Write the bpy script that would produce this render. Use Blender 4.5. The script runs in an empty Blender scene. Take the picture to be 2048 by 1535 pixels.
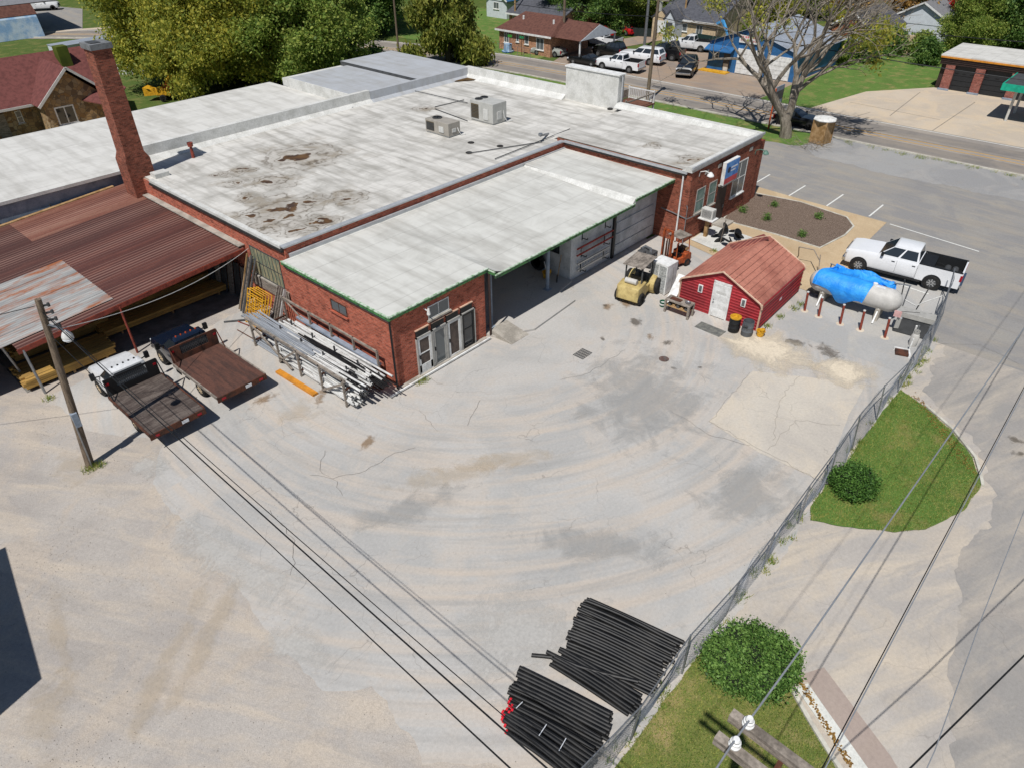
import bpy, math, random
from mathutils import Vector, Matrix, noise as mnoise
R = math.radians
SC = bpy.context.scene
COL = SC.collection
rng = random.Random(7)

# ---------------------------------------------------------------- camera
cam_d = bpy.data.cameras.new('camera'); cam = bpy.data.objects.new('camera', cam_d); COL.objects.link(cam)
cam_d.sensor_width = 36.0; cam_d.lens = 24.785; cam_d.clip_start = 0.1; cam_d.clip_end = 2000
_p, _r, _y = R(36.2), R(0.46), R(42.3)
_fw = Vector((math.cos(_p)*math.cos(_y), math.cos(_p)*math.sin(_y), -math.sin(_p)))
_rt = Vector((math.sin(_y), -math.cos(_y), 0)); _dn = _fw.cross(_rt)
_r2 = _rt*math.cos(_r)+_dn*math.sin(_r); _d2 = -_rt*math.sin(_r)+_dn*math.cos(_r)
cam.matrix_world = Matrix(((_r2.x, -_d2.x, -_fw.x, 0), (_r2.y, -_d2.y, -_fw.y, 0), (_r2.z, -_d2.z, -_fw.z, 20.0), (0, 0, 0, 1)))
SC.camera = cam
# ---------------------------------------------------------------- light
SUN_TO = Vector((-0.58, -0.18, 1.0)).normalized()
world = bpy.data.worlds.new('World'); SC.world = world; world.use_nodes = True
_nt = world.node_tree; _bg = _nt.nodes['Background']
_sky = _nt.nodes.new('ShaderNodeTexSky'); _sky.sky_type = 'NISHITA'; _sky.sun_disc = False
_sky.sun_elevation = math.asin(SUN_TO.z); _sky.sun_rotation = math.atan2(SUN_TO.x, SUN_TO.y)
_sky.air_density = 1.0; _sky.dust_density = 0.3; _sky.ozone_density = 2.5
_nt.links.new(_sky.outputs[0], _bg.inputs[0]); _bg.inputs[1].default_value = 0.06
_sl = bpy.data.lights.new('sun', 'SUN'); _sl.energy = 4.4; _sl.angle = R(0.53); _sl.color = (1.0, 0.972, 0.935)
sun = bpy.data.objects.new('sun', _sl); COL.objects.link(sun); sun.rotation_euler = SUN_TO.to_track_quat('Z', 'Y').to_euler()
sun.location = (0, 0, 60)
vs = SC.view_settings; vs.view_transform = 'Standard'; vs.look = 'None'; vs.exposure = 0.0; vs.gamma = 1.0; vs.use_curve_mapping = False
SC.cycles.max_bounces = 6; SC.cycles.transparent_max_bounces = 8

# ---------------------------------------------------------------- mesh helpers
class MB:
    def __init__(s): s.v = []; s.f = []; s.m = []; s.k = 0; s.T = None
    def P(s, p):
        p = Vector(p)
        if s.T is not None: p = s.T @ p
        s.v.append(p); return len(s.v)-1
    def F(s, *ix): s.f.append(tuple(ix)); s.m.append(s.k)
    def quad(s, a, b, c, d): s.F(s.P(a), s.P(b), s.P(c), s.P(d)); return s
    def poly(s, pts): s.F(*[s.P(p) for p in pts]); return s
    def box(s, x0, x1, y0, y1, z0, z1):
        a = [s.P((x, y, z)) for z in (z0, z1) for x, y in ((x0, y0), (x1, y0), (x1, y1), (x0, y1))]
        for q in ((3, 2, 1, 0), (4, 5, 6, 7), (0, 1, 5, 4), (1, 2, 6, 5), (2, 3, 7, 6), (3, 0, 4, 7)): s.F(*[a[i] for i in q])
        return s
    def bar(s, p, q, w, h=None, up=(0, 0, 1)):
        h = h or w; p = Vector(p); q = Vector(q); d = (q-p).normalized(); u = Vector(up)
        if abs(d.dot(u)) > .98: u = Vector((1, 0, 0))
        r = d.cross(u).normalized(); u = r.cross(d)
        ring = [r*w/2+u*h/2, -r*w/2+u*h/2, -r*w/2-u*h/2, r*w/2-u*h/2]
        a = [s.P(p+o) for o in ring]; b = [s.P(q+o) for o in ring]
        for i in range(4): s.F(a[i], b[i], b[(i+1) % 4], a[(i+1) % 4])
        s.F(*a); s.F(*b[::-1]); return s
    def cyl(s, p, q, r0, r1=None, n=10, caps=True):
        r1 = r0 if r1 is None else r1; p = Vector(p); q = Vector(q); d = (q-p).normalized()
        u = Vector((0, 0, 1)) if abs(d.z) < .9 else Vector((1, 0, 0))
        a = d.cross(u).normalized(); b = d.cross(a)
        A = []; B = []
        for i in range(n):
            t = 2*math.pi*i/n; o = a*math.cos(t)+b*math.sin(t); A.append(s.P(p+o*r0)); B.append(s.P(q+o*r1))
        for i in range(n): s.F(A[i], A[(i+1) % n], B[(i+1) % n], B[i])
        if caps: s.F(*A[::-1]); s.F(*B)
        return s
    def tube(s, pts, r, n=6, r1=None, caps=True):
        pts = [Vector(p) for p in pts]; rings = []; N = len(pts)
        prev = None
        for i, p in enumerate(pts):
            d = (pts[min(i+1, N-1)]-pts[max(i-1, 0)]).normalized()
            if prev is None:
                u = Vector((0, 0, 1)) if abs(d.z) < .9 else Vector((1, 0, 0)); a = d.cross(u).normalized()
            else: a = (prev-d*prev.dot(d)).normalized()
            prev = a; b = d.cross(a); rr = r if r1 is None else r+(r1-r)*i/(N-1)
            rings.append([s.P(p+(a*math.cos(2*math.pi*k/n)+b*math.sin(2*math.pi*k/n))*rr) for k in range(n)])
        for A, B in zip(rings, rings[1:]):
            for i in range(n): s.F(A[i], A[(i+1) % n], B[(i+1) % n], B[i])
        if caps: s.F(*rings[0][::-1]); s.F(*rings[-1])
        return s
    def loft(s, rings, caps=True, closed=True):
        R_ = [[s.P(p) for p in r] for r in rings]; n = len(R_[0])
        for A, B in zip(R_, R_[1:]):
            for i in range(n if closed else n-1): s.F(A[i], A[(i+1) % n], B[(i+1) % n], B[i])
        if caps: s.F(*R_[0][::-1]); s.F(*R_[-1])
        return s
    def lathe(s, prof, o=(0, 0, 0), n=16, axis='z'):
        rings = []
        for r, z in prof:
            ring = []
            for i in range(n):
                t = 2*math.pi*i/n; c, d = r*math.cos(t), r*math.sin(t)
                p = (c, d, z) if axis == 'z' else ((z, c, d) if axis == 'x' else (d, z, c))
                ring.append((o[0]+p[0], o[1]+p[1], o[2]+p[2]))
            rings.append(ring)
        return s.loft(rings)
    def prism(s, poly, z0, z1):
        return s.loft([[(x, y, z0) for x, y in poly], [(x, y, z1) for x, y in poly]])
    def ext(s, poly, a, b, axis):
        mk = {'x': lambda p, t: (t, p[0], p[1]), 'y': lambda p, t: (p[0], t, p[1])}[axis]
        return s.loft([[mk(p, a) for p in poly], [mk(p, b) for p in poly]])
    def at(s, loc, rz=0, ry=0, rx=0, sc=1):
        s.T = Matrix.Translation(loc) @ Matrix.Rotation(rz, 4, 'Z') @ Matrix.Rotation(ry, 4, 'Y') @ Matrix.Rotation(rx, 4, 'X') @ Matrix.Scale(sc, 4); return s
    def mesh(s, name, mats, smooth=False):
        me = bpy.data.meshes.new(name); me.from_pydata([tuple(p) for p in s.v], [], s.f)
        for m in (mats if isinstance(mats, (list, tuple)) else [mats]): me.materials.append(m)
        if any(s.m): me.polygons.foreach_set('material_index', s.m)
        if smooth:
            me.polygons.foreach_set('use_smooth', [True]*len(me.polygons))
            try: me.set_sharp_from_angle(angle=R(35))
            except Exception: pass
        me.update(); return me
    def build(s, name, mats, parent=None, smooth=False, bevel=0, loc=None, rz=None):
        o = bpy.data.objects.new(name, s.mesh(name, mats, smooth)); COL.objects.link(o)
        if parent: o.parent = parent
        if loc: o.location = loc
        if rz is not None: o.rotation_euler = (0, 0, rz)
        if bevel:
            b = o.modifiers.new('bevel', 'BEVEL'); b.width = bevel; b.segments = 2; b.limit_method = 'ANGLE'; b.angle_limit = R(40)
        return o
def tag(o, label=None, cat=None, group=None, kind=None):
    if label: o['label'] = label
    if cat: o['category'] = cat
    if group: o['group'] = group
    if kind: o['kind'] = kind
    return o
def thing(name, label, cat, loc=(0, 0, 0), rz=0, group=None):
    o = bpy.data.objects.new(name, None); COL.objects.link(o); o.empty_display_size = .2
    if len(loc) == 2: loc = (loc[0], loc[1], 0)
    o.location = loc; o.rotation_euler = (0, 0, rz); return tag(o, label, cat, group)
KIDS = {}
def copy_tree(o, parent=None):
    c = o.copy(); COL.objects.link(c)
    if parent: c.parent = parent
    for ch in o.children: copy_tree(ch, c)
    return c
def dup(o, label, loc, rz=0, group=None, sc=None, cat=None):
    c = copy_tree(o); c.location = loc if len(loc) == 3 else (loc[0], loc[1], 0); c.rotation_euler = (0, 0, rz)
    if sc: c.scale = sc if isinstance(sc, tuple) else (sc, sc, sc)
    return tag(c, label, cat, group)
def struct(name, mb, mat): return tag(mb.build(name, mat), kind='structure')
def inst(name, me, parent=None, loc=(0, 0, 0), rot=(0, 0, 0), sc=None):
    o = bpy.data.objects.new(name, me); COL.objects.link(o); o.location = loc; o.rotation_euler = rot
    if parent: o.parent = parent
    if sc: o.scale = sc
    return o
# ---------------------------------------------------------------- materials
def hx(h):
    c = [int(h[i:i+2], 16)/255 for i in (1, 3, 5)]
    return tuple([(x/12.92 if x < .04045 else ((x+.055)/1.055)**2.4) for x in c])
class NG:
    def __init__(s, name):
        s.mat = bpy.data.materials.new(name); s.mat.use_nodes = True; s.t = s.mat.node_tree; s.b = s.t.nodes['Principled BSDF']
        s.tc = s.t.nodes.new('ShaderNodeTexCoord')
    def n(s, typ, **kw):
        x = s.t.nodes.new(typ)
        for k, v in kw.items(): setattr(x, k, v)
        return x
    def L(s, a, b): s.t.links.new(a, b)
    def pos(s): return s.n('ShaderNodeNewGeometry').outputs['Position']
    def obj(s): return s.tc.outputs['Object']
    def inp(s, sock, v):
        if hasattr(v, 'is_linked') or isinstance(v, bpy.types.NodeSocket): s.L(v, sock)
        elif isinstance(v, (tuple, list)) and len(v) == 3 and sock.type == 'RGBA': sock.default_value = (*v, 1)
        else: sock.default_value = v
    def map(s, v, scale=(1, 1, 1), rot=(0, 0, 0), loc=(0, 0, 0)):
        m = s.n('ShaderNodeMapping'); s.L(v, m.inputs[0]); m.inputs['Scale'].default_value = scale; m.inputs['Rotation'].default_value = rot; m.inputs['Location'].default_value = loc
        return m.outputs[0]
    def noise(s, v, scale, detail=4, rough=.55, dist=0):
        x = s.n('ShaderNodeTexNoise'); s.L(v, x.inputs['Vector']); x.inputs['Scale'].default_value = scale; x.inputs['Detail'].default_value = detail
        x.inputs['Roughness'].default_value = rough; x.inputs['Distortion'].default_value = dist; return x.outputs['Fac']
    def vor(s, v, scale, feature='F1', out='Distance'):
        x = s.n('ShaderNodeTexVoronoi', feature=feature); s.L(v, x.inputs['Vector']); x.inputs['Scale'].default_value = scale; return x.outputs[out]
    def ramp(s, f, stops):
        x = s.n('ShaderNodeValToRGB'); s.L(f, x.inputs[0]); e = x.color_ramp.elements
        while len(e) < len(stops): e.new(.5)
        for el, (p, c) in zip(e, stops): el.position = p; el.color = (c, c, c, 1) if isinstance(c, (int, float)) else (*c, 1)
        return x.outputs[0]
    def mix(s, f, a, b, mode='MIX'):
        x = s.n('ShaderNodeMix', data_type='RGBA', blend_type=mode); s.inp(x.inputs[0], f); s.inp(x.inputs[6], a); s.inp(x.inputs[7], b); return x.outputs[2]
    def math(s, op, a, b=0.0, clamp=False):
        x = s.n('ShaderNodeMath', operation=op, use_clamp=clamp); s.inp(x.inputs[0], a); s.inp(x.inputs[1], b); return x.outputs[0]
    def sep(s, v): x = s.n('ShaderNodeSeparateXYZ'); s.L(v, x.inputs[0]); return x.outputs
    def comb(s, x, y, z=0.0):
        c = s.n('ShaderNodeCombineXYZ'); s.inp(c.inputs[0], x); s.inp(c.inputs[1], y); s.inp(c.inputs[2], z); return c.outputs[0]
    def bump(s, h, strength=.3, dist=.02):
        b = s.n('ShaderNodeBump'); s.L(h, b.inputs['Height']); b.inputs['Strength'].default_value = strength; b.inputs['Distance'].default_value = dist
        s.L(b.outputs[0], s.b.inputs['Normal'])
    def out(s, col=None, rough=.8, metal=0, spec=.5):
        if col is not None: s.inp(s.b.inputs['Base Color'], col)
        s.inp(s.b.inputs['Roughness'], rough); s.b.inputs['Metallic'].default_value = metal; s.b.inputs['Specular IOR Level'].default_value = spec
        return s.mat
def sc3(c, k): return tuple(min(1, x*k) for x in c)
def MAT(name, col, rough=.75, var=.18, scale=2.5, metal=0, col2=None, bump=0, bscale=60, spec=.4, fine=.12, stretch=(1, 1, 1), patch=(.42, .62), coat=0, per=0.0):
    g_ = NG(name); col = hx(col) if isinstance(col, str) else col
    c2 = (hx(col2) if isinstance(col2, str) else col2) if col2 else sc3(col, 1-var*1.6)
    v = g_.map(g_.obj(), stretch)
    a = g_.ramp(g_.noise(v, scale, 5, .6), [(patch[0], 0), (patch[1], 1)])
    c = g_.mix(a, col, c2)
    f = g_.ramp(g_.noise(g_.obj(), scale*9, 3), [(.3, 1-fine), (.7, 1+fine)])
    c = g_.mix(1.0, c, f, 'MULTIPLY')
    if per:
        oi = g_.n('ShaderNodeObjectInfo'); k = g_.math('MULTIPLY_ADD', oi.outputs['Random'], per); k.node.inputs[2].default_value = 1-per/2
        c = g_.mix(1.0, c, g_.comb(k, k, k), 'MULTIPLY')
    if bump: g_.bump(g_.noise(g_.obj(), bscale, 3), bump, .01)
    m = g_.out(c, rough, metal, spec)
    if coat: g_.b.inputs['Coat Weight'].default_value = coat; g_.b.inputs['Coat Roughness'].default_value = .06
    return m
def GLASS(name, col=(.02, .025, .03), rough=.06):
    g_ = NG(name); m = g_.out(col, rough, 0, .8); return m
def BRICK(name, c1, c2, mort, dark, scale=1.0):
    g_ = NG(name); s = g_.sep(g_.obj()); u = g_.math('ADD', s[0], s[1]); v = g_.comb(u, s[2])
    b = g_.n('ShaderNodeTexBrick'); g_.L(v, b.inputs['Vector']); b.inputs['Scale'].default_value = scale
    b.inputs['Brick Width'].default_value = .215; b.inputs['Row Height'].default_value = .075; b.inputs['Mortar Size'].default_value = .007; b.inputs['Mortar Smooth'].default_value = .3
    b.inputs['Color1'].default_value = (*hx(c1), 1); b.inputs['Color2'].default_value = (*hx(c2), 1); b.inputs['Mortar'].default_value = (*hx(mort), 1); b.inputs['Bias'].default_value = -.1
    c = g_.mix(g_.ramp(g_.noise(g_.obj(), 1.3, 6, .7), [(.5, 0), (.72, .55)]), b.outputs[0], hx(dark))
    cell = g_.n('ShaderNodeTexWhiteNoise', noise_dimensions='2D')
    sn = g_.n('ShaderNodeVectorMath', operation='SNAP'); g_.L(v, sn.inputs[0]); sn.inputs[1].default_value = (.215, .075, 1); g_.L(sn.outputs[0], cell.inputs['Vector'])
    c = g_.mix(1.0, c, g_.ramp(cell.outputs[0], [(0, .6), (.25, .92), (1, 1.2)]), 'MULTIPLY')
    g_.bump(b.outputs['Fac'], -.5, .012)
    return g_.out(c, .9, 0, .2)
m_brick = BRICK('brick_red', '#b25a42', '#974735', '#a58c7c', '#6a3c2f')
m_brick2 = BRICK('brick_brown', '#944e3a', '#75392b', '#8f7765', '#4c2b22')
m_brick_chim = BRICK('brick_chimney', '#91503d', '#66372b', '#82695b', '#45302a')
m_brick_house = BRICK('brick_tan', '#b07e5c', '#8f5b44', '#b8a692', '#6b4a38')
m_brick_orange = BRICK('brick_orange', '#9a5734', '#854628', '#a08064', '#6b3a22')
m_brick_garage = BRICK('brick_garage', '#8a4438', '#77382e', '#b39c90', '#5a2c24')

PUDDLES = (((25.44, 41.90, 4.5), 1.5), ((24.66, 42.19, 4.5), .8), ((19.45, 35.23, 4.5), 1.2), ((20.12, 35.14, 4.5), .9), ((21.52, 39.32, 4.5), .8), ((18.05, 34.19, 4.5), .8), ((18.99, 33.94, 4.5), .7), ((18.67, 32.27, 4.5), .7), ((19.93, 41.02, 4.5), .45), ((19.21, 38.13, 4.5), .5), ((20.11, 42.81, 4.5), .4), ((22.75, 33.73, 4.5), .75), ((17.81, 35.82, 4.5), .6), ((21.31, 35.14, 4.5), .55), ((19.97, 32.29, 4.5), .5), ((21.33, 42.80, 4.5), .5), ((38.65, 44.32, 4.5), .5), ((41.23, 21.41, 4.8), .7), ((41.87, 25.30, 4.8), .4))
def white_roof(name, base, dirt=.5, puddle=False, seed=0.0):
    g_ = NG(name); p = g_.map(g_.pos(), loc=(seed, seed*.7, 0)); base = hx(base)
    c = g_.mix(g_.ramp(g_.noise(p, .55, 6, .65, .6), [(.44, 0), (.74, .7*dirt)]), base, hx('#8f8c84'))
    st = g_.noise(g_.map(p, (.28, 2.6, 1)), 1.0, 5, .6); c = g_.mix(g_.ramp(st, [(.53, 0), (.75, .35*dirt)]), c, hx('#86827b'))
    st2 = g_.noise(g_.map(p, (1.9, .25, 1)), .9, 4, .6); c = g_.mix(g_.ramp(st2, [(.45, 0), (.70, .7*dirt)]), c, hx('#8b877e'))
    # roll seams every 1.5 m along X
    s = g_.sep(p); fr = g_.math('FRACT', g_.math('MULTIPLY', s[1], .55)); seam = g_.ramp(fr, [(0, 1), (.025, 0), (.975, 0), (1, 1)])
    c = g_.mix(g_.math('MULTIPLY', seam, .28), c, hx('#6f6d68'))
    if puddle:   # ponding stains with dark tide lines, on the low south-west part of the roof
        wn = g_.n('ShaderNodeTexNoise'); g_.L(g_.pos(), wn.inputs['Vector']); wn.inputs['Scale'].default_value = .85; wn.inputs['Detail'].default_value = 4
        wv = g_.n('ShaderNodeVectorMath', operation='MULTIPLY_ADD'); g_.L(wn.outputs['Color'], wv.inputs[0]); wv.inputs[1].default_value = (2.6, 2.6, 0); g_.L(g_.pos(), wv.inputs[2])
        dm = None
        for (cx, cy, _z), rd in PUDDLES:
            d = g_.n('ShaderNodeVectorMath', operation='DISTANCE'); g_.L(wv.outputs[0], d.inputs[0]); d.inputs[1].default_value = (cx+1.3, cy+1.3, 4.5)
            e = g_.math('DIVIDE', d.outputs['Value'], rd); dm = e if dm is None else g_.math('SMOOTH_MIN', dm, e)
            if dm is not e: dm.node.inputs[2].default_value = .15
        cn = g_.noise(g_.pos(), 1.1, 3, .5, .6); dm = g_.math('ADD', dm, g_.math('MULTIPLY', cn, .9)); dm = g_.math('SUBTRACT', dm, .45); halo = g_.ramp(g_.math('MULTIPLY', dm, .25), [(.20, .45), (.6, .0)]); c = g_.mix(halo, c, hx('#8a8072'))
        ring = g_.ramp(g_.math('MULTIPLY', dm, .25), [(.215, 0), (.25, .9), (.29, .12), (.38, .05), (.405, .75), (.45, .08), (.56, .0)]); rk = g_.ramp(g_.noise(g_.pos(), .9, 4, .6), [(.36, .12), (.54, 1)]); sm = g_.ramp(g_.noise(g_.map(g_.pos(), loc=(7, 3, 0)), .8, 4, .6, .5), [(.52, 0), (.62, .7)]); c = g_.mix(g_.math('MULTIPLY', sm, g_.ramp(g_.math('MULTIPLY', dm, .25), [(.3, 1), (.85, 0)])), c, hx('#8d8271'))
        c = g_.mix(g_.math('MULTIPLY', ring, rk), c, hx('#5f5548'))
        core = g_.ramp(g_.math('MULTIPLY', dm, .25), [(.105, 1), (.13, 0)]); c = g_.mix(g_.math('MULTIPLY', core, .95), c, g_.mix(g_.ramp(g_.noise(g_.pos(), 1.6, 4), [(.4, 0), (.6, 1)]), hx('#3a2415'), hx('#5f4220')))
    g_.bump(g_.noise(p, 1.2, 5), .25, .05)
    return g_.out(c, .62, 0, .3)
m_roof_main = white_roof('roof_membrane_main', '#cfccc5', 1.0, True)
m_roof_annex = white_roof('roof_membrane_annex', '#cbcac3', .6, False, 11.3)
m_roof_back = white_roof('roof_membrane_back', '#cfcdc7', .5, False, 31.7)
m_roof_grey = white_roof('roof_membrane_grey', '#acafb3', .5, False, 51.1)
m_white_wall = MAT('white_coating', '#cfcec9', .6, .1, 1.2, col2='#bdbcb6')
m_white_paint = MAT('white_paint', '#e2e2df', .5, .08, 3, col2='#c9c8c4')
m_flash = MAT('flashing', '#b9bbbd', .45, .1, 2, metal=.3)
m_dark_seal = MAT('dark_seal', '#2c2a28', .8)
m_green_trim = MAT('green_fascia', '#4f8a4d', .6, .2, 4, col2='#2d4a33')
m_green_lite = MAT('gutter_pale', '#c7d3c2', .5, .15, 5, col2='#6f9468')
m_bluewall = MAT('grey_blue_wall', '#8d97a3', .8, .15, 1.5, col2='#788390')
m_whiteblock = MAT('white_block', '#c6c8c8', .8, .15, 1.0, col2='#a9acab')
m_concrete = MAT('concrete', '#aaa398', .9, .2, 1.2, col2='#8c867c', bump=.2)
m_conc_dark = MAT('concrete_dark', '#7d7a74', .9, .25, 1.1, bump=.2)
m_black = MAT('black_paint', '#17181a', .5)
m_rubber = MAT('rubber', '#161616', .85, .3, 6, col2='#2a2826')
m_steel = MAT('galvanised', '#9a9da0', .4, .15, 6, metal=.7)
m_alu = MAT('aluminium', '#b6b8ba', .35, .1, 6, metal=.8)
m_grey_paint = MAT('grey_paint', '#a7a59f', .5, .1, 4)
m_grey_lt = MAT('grey_light', '#c9c8c3', .45, .1, 4)
m_dgrey = MAT('grey_dark', '#4a4b4c', .6)
m_chrome = MAT('chrome', '#c8cacc', .15, .05, 4, metal=1)
m_pane = GLASS('window_pane'); m_pane2 = GLASS('window_pane_dusty', (.10, .115, .12), .2)
m_screen = MAT('insect_screen', '#5d5048', .7, .2, 2, col2='#453c38')
m_wood_grey = MAT('weathered_wood', '#958b80', .9, .25, 3, col2='#6a6259', stretch=(1, 1, 6), fine=.25)
m_wood_pole = MAT('pole_wood', '#7a6b5a', .95, .25, 3, col2='#564a3e', stretch=(6, 6, .5), fine=.25)
m_wood_tan = MAT('plywood_tan', '#a98a63', .85, .25, 2.5, col2='#86683f', fine=.2)
m_yellow_wood = MAT('yellow_boards', '#b48f4a', .8, .2, 3, col2='#947440', stretch=(.4, 4, 4), per=.35)
m_yellow_paint = MAT('yellow_paint', '#d6a228', .5, .12, 6, col2='#b4831d', per=.2)
m_rust = MAT('rust_brown', '#5b3626', .85, .3, 3, col2='#3a261d', fine=.25, bump=.2)
m_rust_deck = MAT('rusty_deck', '#463c37', .8, .3, 1.6, col2='#655b54', stretch=(3, .8, 1), fine=.2)
m_rust_deck2 = MAT('rusty_deck_red', '#5c3d32', .75, .3, 1.4, col2='#47322b', stretch=(.6, 3, 1), fine=.2)
m_redpost = MAT('red_oxide_steel', '#8c4030', .7, .2, 4, col2='#6a2f25')
m_pvc = MAT('pvc_white', '#cdcdca', .4, .2, 1.5, col2='#b0afab', per=.3)
m_pvc_grey = MAT('pvc_grey', '#8d9298', .45, .08, 3, per=.3)
m_hdpe = MAT('black_pipe', '#0e0f11', .5, .3, 2, col2='#201f1e', per=.6, spec=.35)
def tarpmat():
    g_ = NG('blue_tarp'); o = g_.obj(); n_ = g_.noise(g_.map(o, (1.2, 3.2, 2.0), (0, 0, .5)), 2.2, 4, .55, 1.2); m_ = g_.noise(g_.map(o, (3.5, 1.0, 1.5), (0, 0, -.4)), 2.0, 4, .55, 1.0)
    c = g_.mix(g_.ramp(g_.noise(o, 1.5, 4), [(.4, 0), (.65, 1)]), hx('#1c86e0'), hx('#3ca2f0')); g_.bump(g_.math('ADD', n_, m_), .5, .07); return g_.out(c, .5, 0, .4)
m_tarp = tarpmat()
m_tank = MAT('tank_grey', '#c4c1bb', .5, .08, 1.5, col2='#b3b0aa', fine=.05)
m_red_metal = MAT('red_siding', '#a32a31', .6, .2, .7, col2='#85262b', fine=.14)
m_red_roof = MAT('red_roof_faded', '#b07563', .7, .2, .6, col2='#945c4d', fine=.16)
m_red_roof_dk = MAT('red_roof_patched', '#8d4a40', .6, .2, 1.2, col2='#6a3c38')
m_trim_tan = MAT('tan_trim', '#cfae96', .5)
m_foam = MAT('mat_grey', '#5c5d5a', .95, .25, 5, col2='#777770', fine=.3, bump=.4)
m_redcap = MAT('red_plastic', '#d5182c', .4)
m_redsign = MAT('red_paint', '#a5322c', .6)
m_orange = MAT('orange_paint', '#b0552a', .65, .25, 4, col2='#7a3a20')
m_fork_y = MAT('forklift_yellow', '#c0ac72', .6, .2, 2.2, col2='#a48f5c')
m_bluedark = MAT('navy_paint', '#111b2c', .25, .1, 3, coat=.6)
m_carwhite = MAT('car_white', '#e4e5e6', .3, .04, 1, coat=.6, fine=.02)
m_carwhite2 = MAT('car_white_dusty', '#d3d4d4', .4, .08, 2, coat=.3)
m_carblack = MAT('car_black', '#141517', .3, .1, 2, coat=.6)
m_carsilver = MAT('car_silver', '#9c9f98', .35, .08, 2, coat=.5)
m_carred = MAT('car_red', '#b1141c', .3, .08, 2, coat=.6)
m_tail = MAT('tail_lamp', '#9c1020', .2, .05)
m_lampglass = MAT('lamp_lens', '#d7dade', .12, .05)
m_plastic_blk = MAT('black_plastic', '#1b1c1e', .6)
m_deckdark = MAT('bed_liner', '#1a1b1d', .7)
m_amber = MAT('amber_lens', '#b8481c', .3)
m_bluebldg = MAT('blue_steel', '#2f6598', .55, .1, 1, col2='#285680')
m_bluesign = MAT('sign_blue', '#2767b3', .4, .12, 2.5, col2='#4f8fd0')
m_signred = MAT('sign_red', '#c23a45', .4)
m_teal = MAT('teal_fascia', '#17a587', .5)
m_blk_door = MAT('black_door', '#26282b', .45, .1, 3)
m_brown_metal = MAT('brown_fascia', '#3b2c28', .6)
m_orange_trim = MAT('orange_fascia', '#d08a2e', .5)
m_shingle_red = MAT('shingle_red', '#6e3f3a', .9, .15, 3, col2='#5c332f', fine=.2)
m_shingle_grey = MAT('shingle_grey', '#55565c', .9, .15, 3, col2='#45464c', fine=.2)
m_shingle_brown = MAT('shingle_brown', '#664338', .9, .15, 3, col2='#54352d', fine=.2)
m_shingle_lt = MAT('shingle_light', '#7d7d80', .9, .12, 3)
m_metalroof = MAT('metal_roof', '#aab0b8', .45, .1, 1, metal=.3)
m_siding_w = MAT('siding_white', '#c9cfd4', .6, .06, 2)
m_siding_blue = MAT('siding_blue', '#3f6a91', .6)
m_barnblue = MAT('barn_blue', '#7d9cba', .6, .2, .8, col2='#a9b9c4')
m_cream = MAT('cream', '#cbb593', .7)
m_curb = MAT('kerb', '#c3bfb2', .85, .15, 1.5, col2='#aaa598')
def stone_mat():
    g_ = NG('field_stone'); s = g_.sep(g_.obj()); v = g_.comb(g_.math('ADD', s[0], s[1]), s[2])
    col = g_.vor(v, 2.6, 'F1', 'Color'); e = g_.vor(v, 2.6, 'DISTANCE_TO_EDGE')
    w = g_.n('ShaderNodeSeparateColor'); g_.L(col, w.inputs[0])
    c = g_.ramp(w.outputs[0], [(0, hx('#8a6a45')), (.4, hx('#a98d66')), (.7, hx('#6e5a45')), (1, hx('#b39d7c'))])
    c = g_.mix(g_.ramp(e, [(.0, 1), (.06, 0)]), c, hx('#5e564b')); g_.bump(e, .5, .05)
    return g_.out(c, .95, 0, .2)
m_stone = stone_mat()
def leafmat(name, c1, c2, c3, trans=.35):
    g_ = NG(name); g_.b.inputs['Roughness'].default_value = .6
    v = g_.pos(); a = g_.noise(v, .45, 3, .6); w = g_.n('ShaderNodeAttribute', attribute_name='lv')
    k = g_.math('ADD', g_.math('MULTIPLY', a, .6), g_.math('MULTIPLY', w.outputs['Fac'], .55))
    c = g_.ramp(k, [(.25, sc3(hx(c1), 1.25)), (.5, sc3(hx(c2), 1.35)), (.78, sc3(hx(c3), 1.35))])
    g_.out(c, .55, 0, .25)
    tr = g_.n('ShaderNodeBsdfTranslucent'); g_.L(c, tr.inputs[0]); ms = g_.n('ShaderNodeMixShader'); ms.inputs[0].default_value = trans
    g_.L(g_.b.outputs[0], ms.inputs[1]); g_.L(tr.outputs[0], ms.inputs[2]); g_.L(ms.outputs[0], g_.t.nodes['Material Output'].inputs[0])
    return g_.mat
m_leaf_yel = leafmat('leaf_yellow_green', '#5c6a30', '#868e3e', '#b4ac4c', .55)
m_leaf_grn = leafmat('leaf_green', '#465c28', '#6c8238', '#98a050', .5)
m_leaf_dk = leafmat('leaf_dark', '#30491f', '#4e6c34', '#768c48', .45)
m_leaf_cyp = leafmat('leaf_cypress', '#465420', '#66702e', '#86843c', .35)
m_leaf_bush = leafmat('leaf_bush', '#2c4420', '#48682c', '#6f8c46', .35)
m_leaf_box = leafmat('leaf_boxwood', '#243c1a', '#3a5a26', '#5a7c38', .35)
m_leaf_red = leafmat('leaf_red', '#8a2020', '#b83028', '#c84a30')
m_leaf_brn = leafmat('leaf_brown', '#5a4424', '#7c5c2e', '#9a7a40')
m_bark = MAT('bark', '#5b5145', .95, .3, 4, col2='#3d362f', stretch=(3, 3, .6), fine=.3, bump=.4, bscale=15)
m_bark_lt = MAT('bark_pale', '#8d8477', .95, .3, 3, col2='#655c50', stretch=(3, 3, .6), fine=.3, bump=.4, bscale=15)
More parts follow.
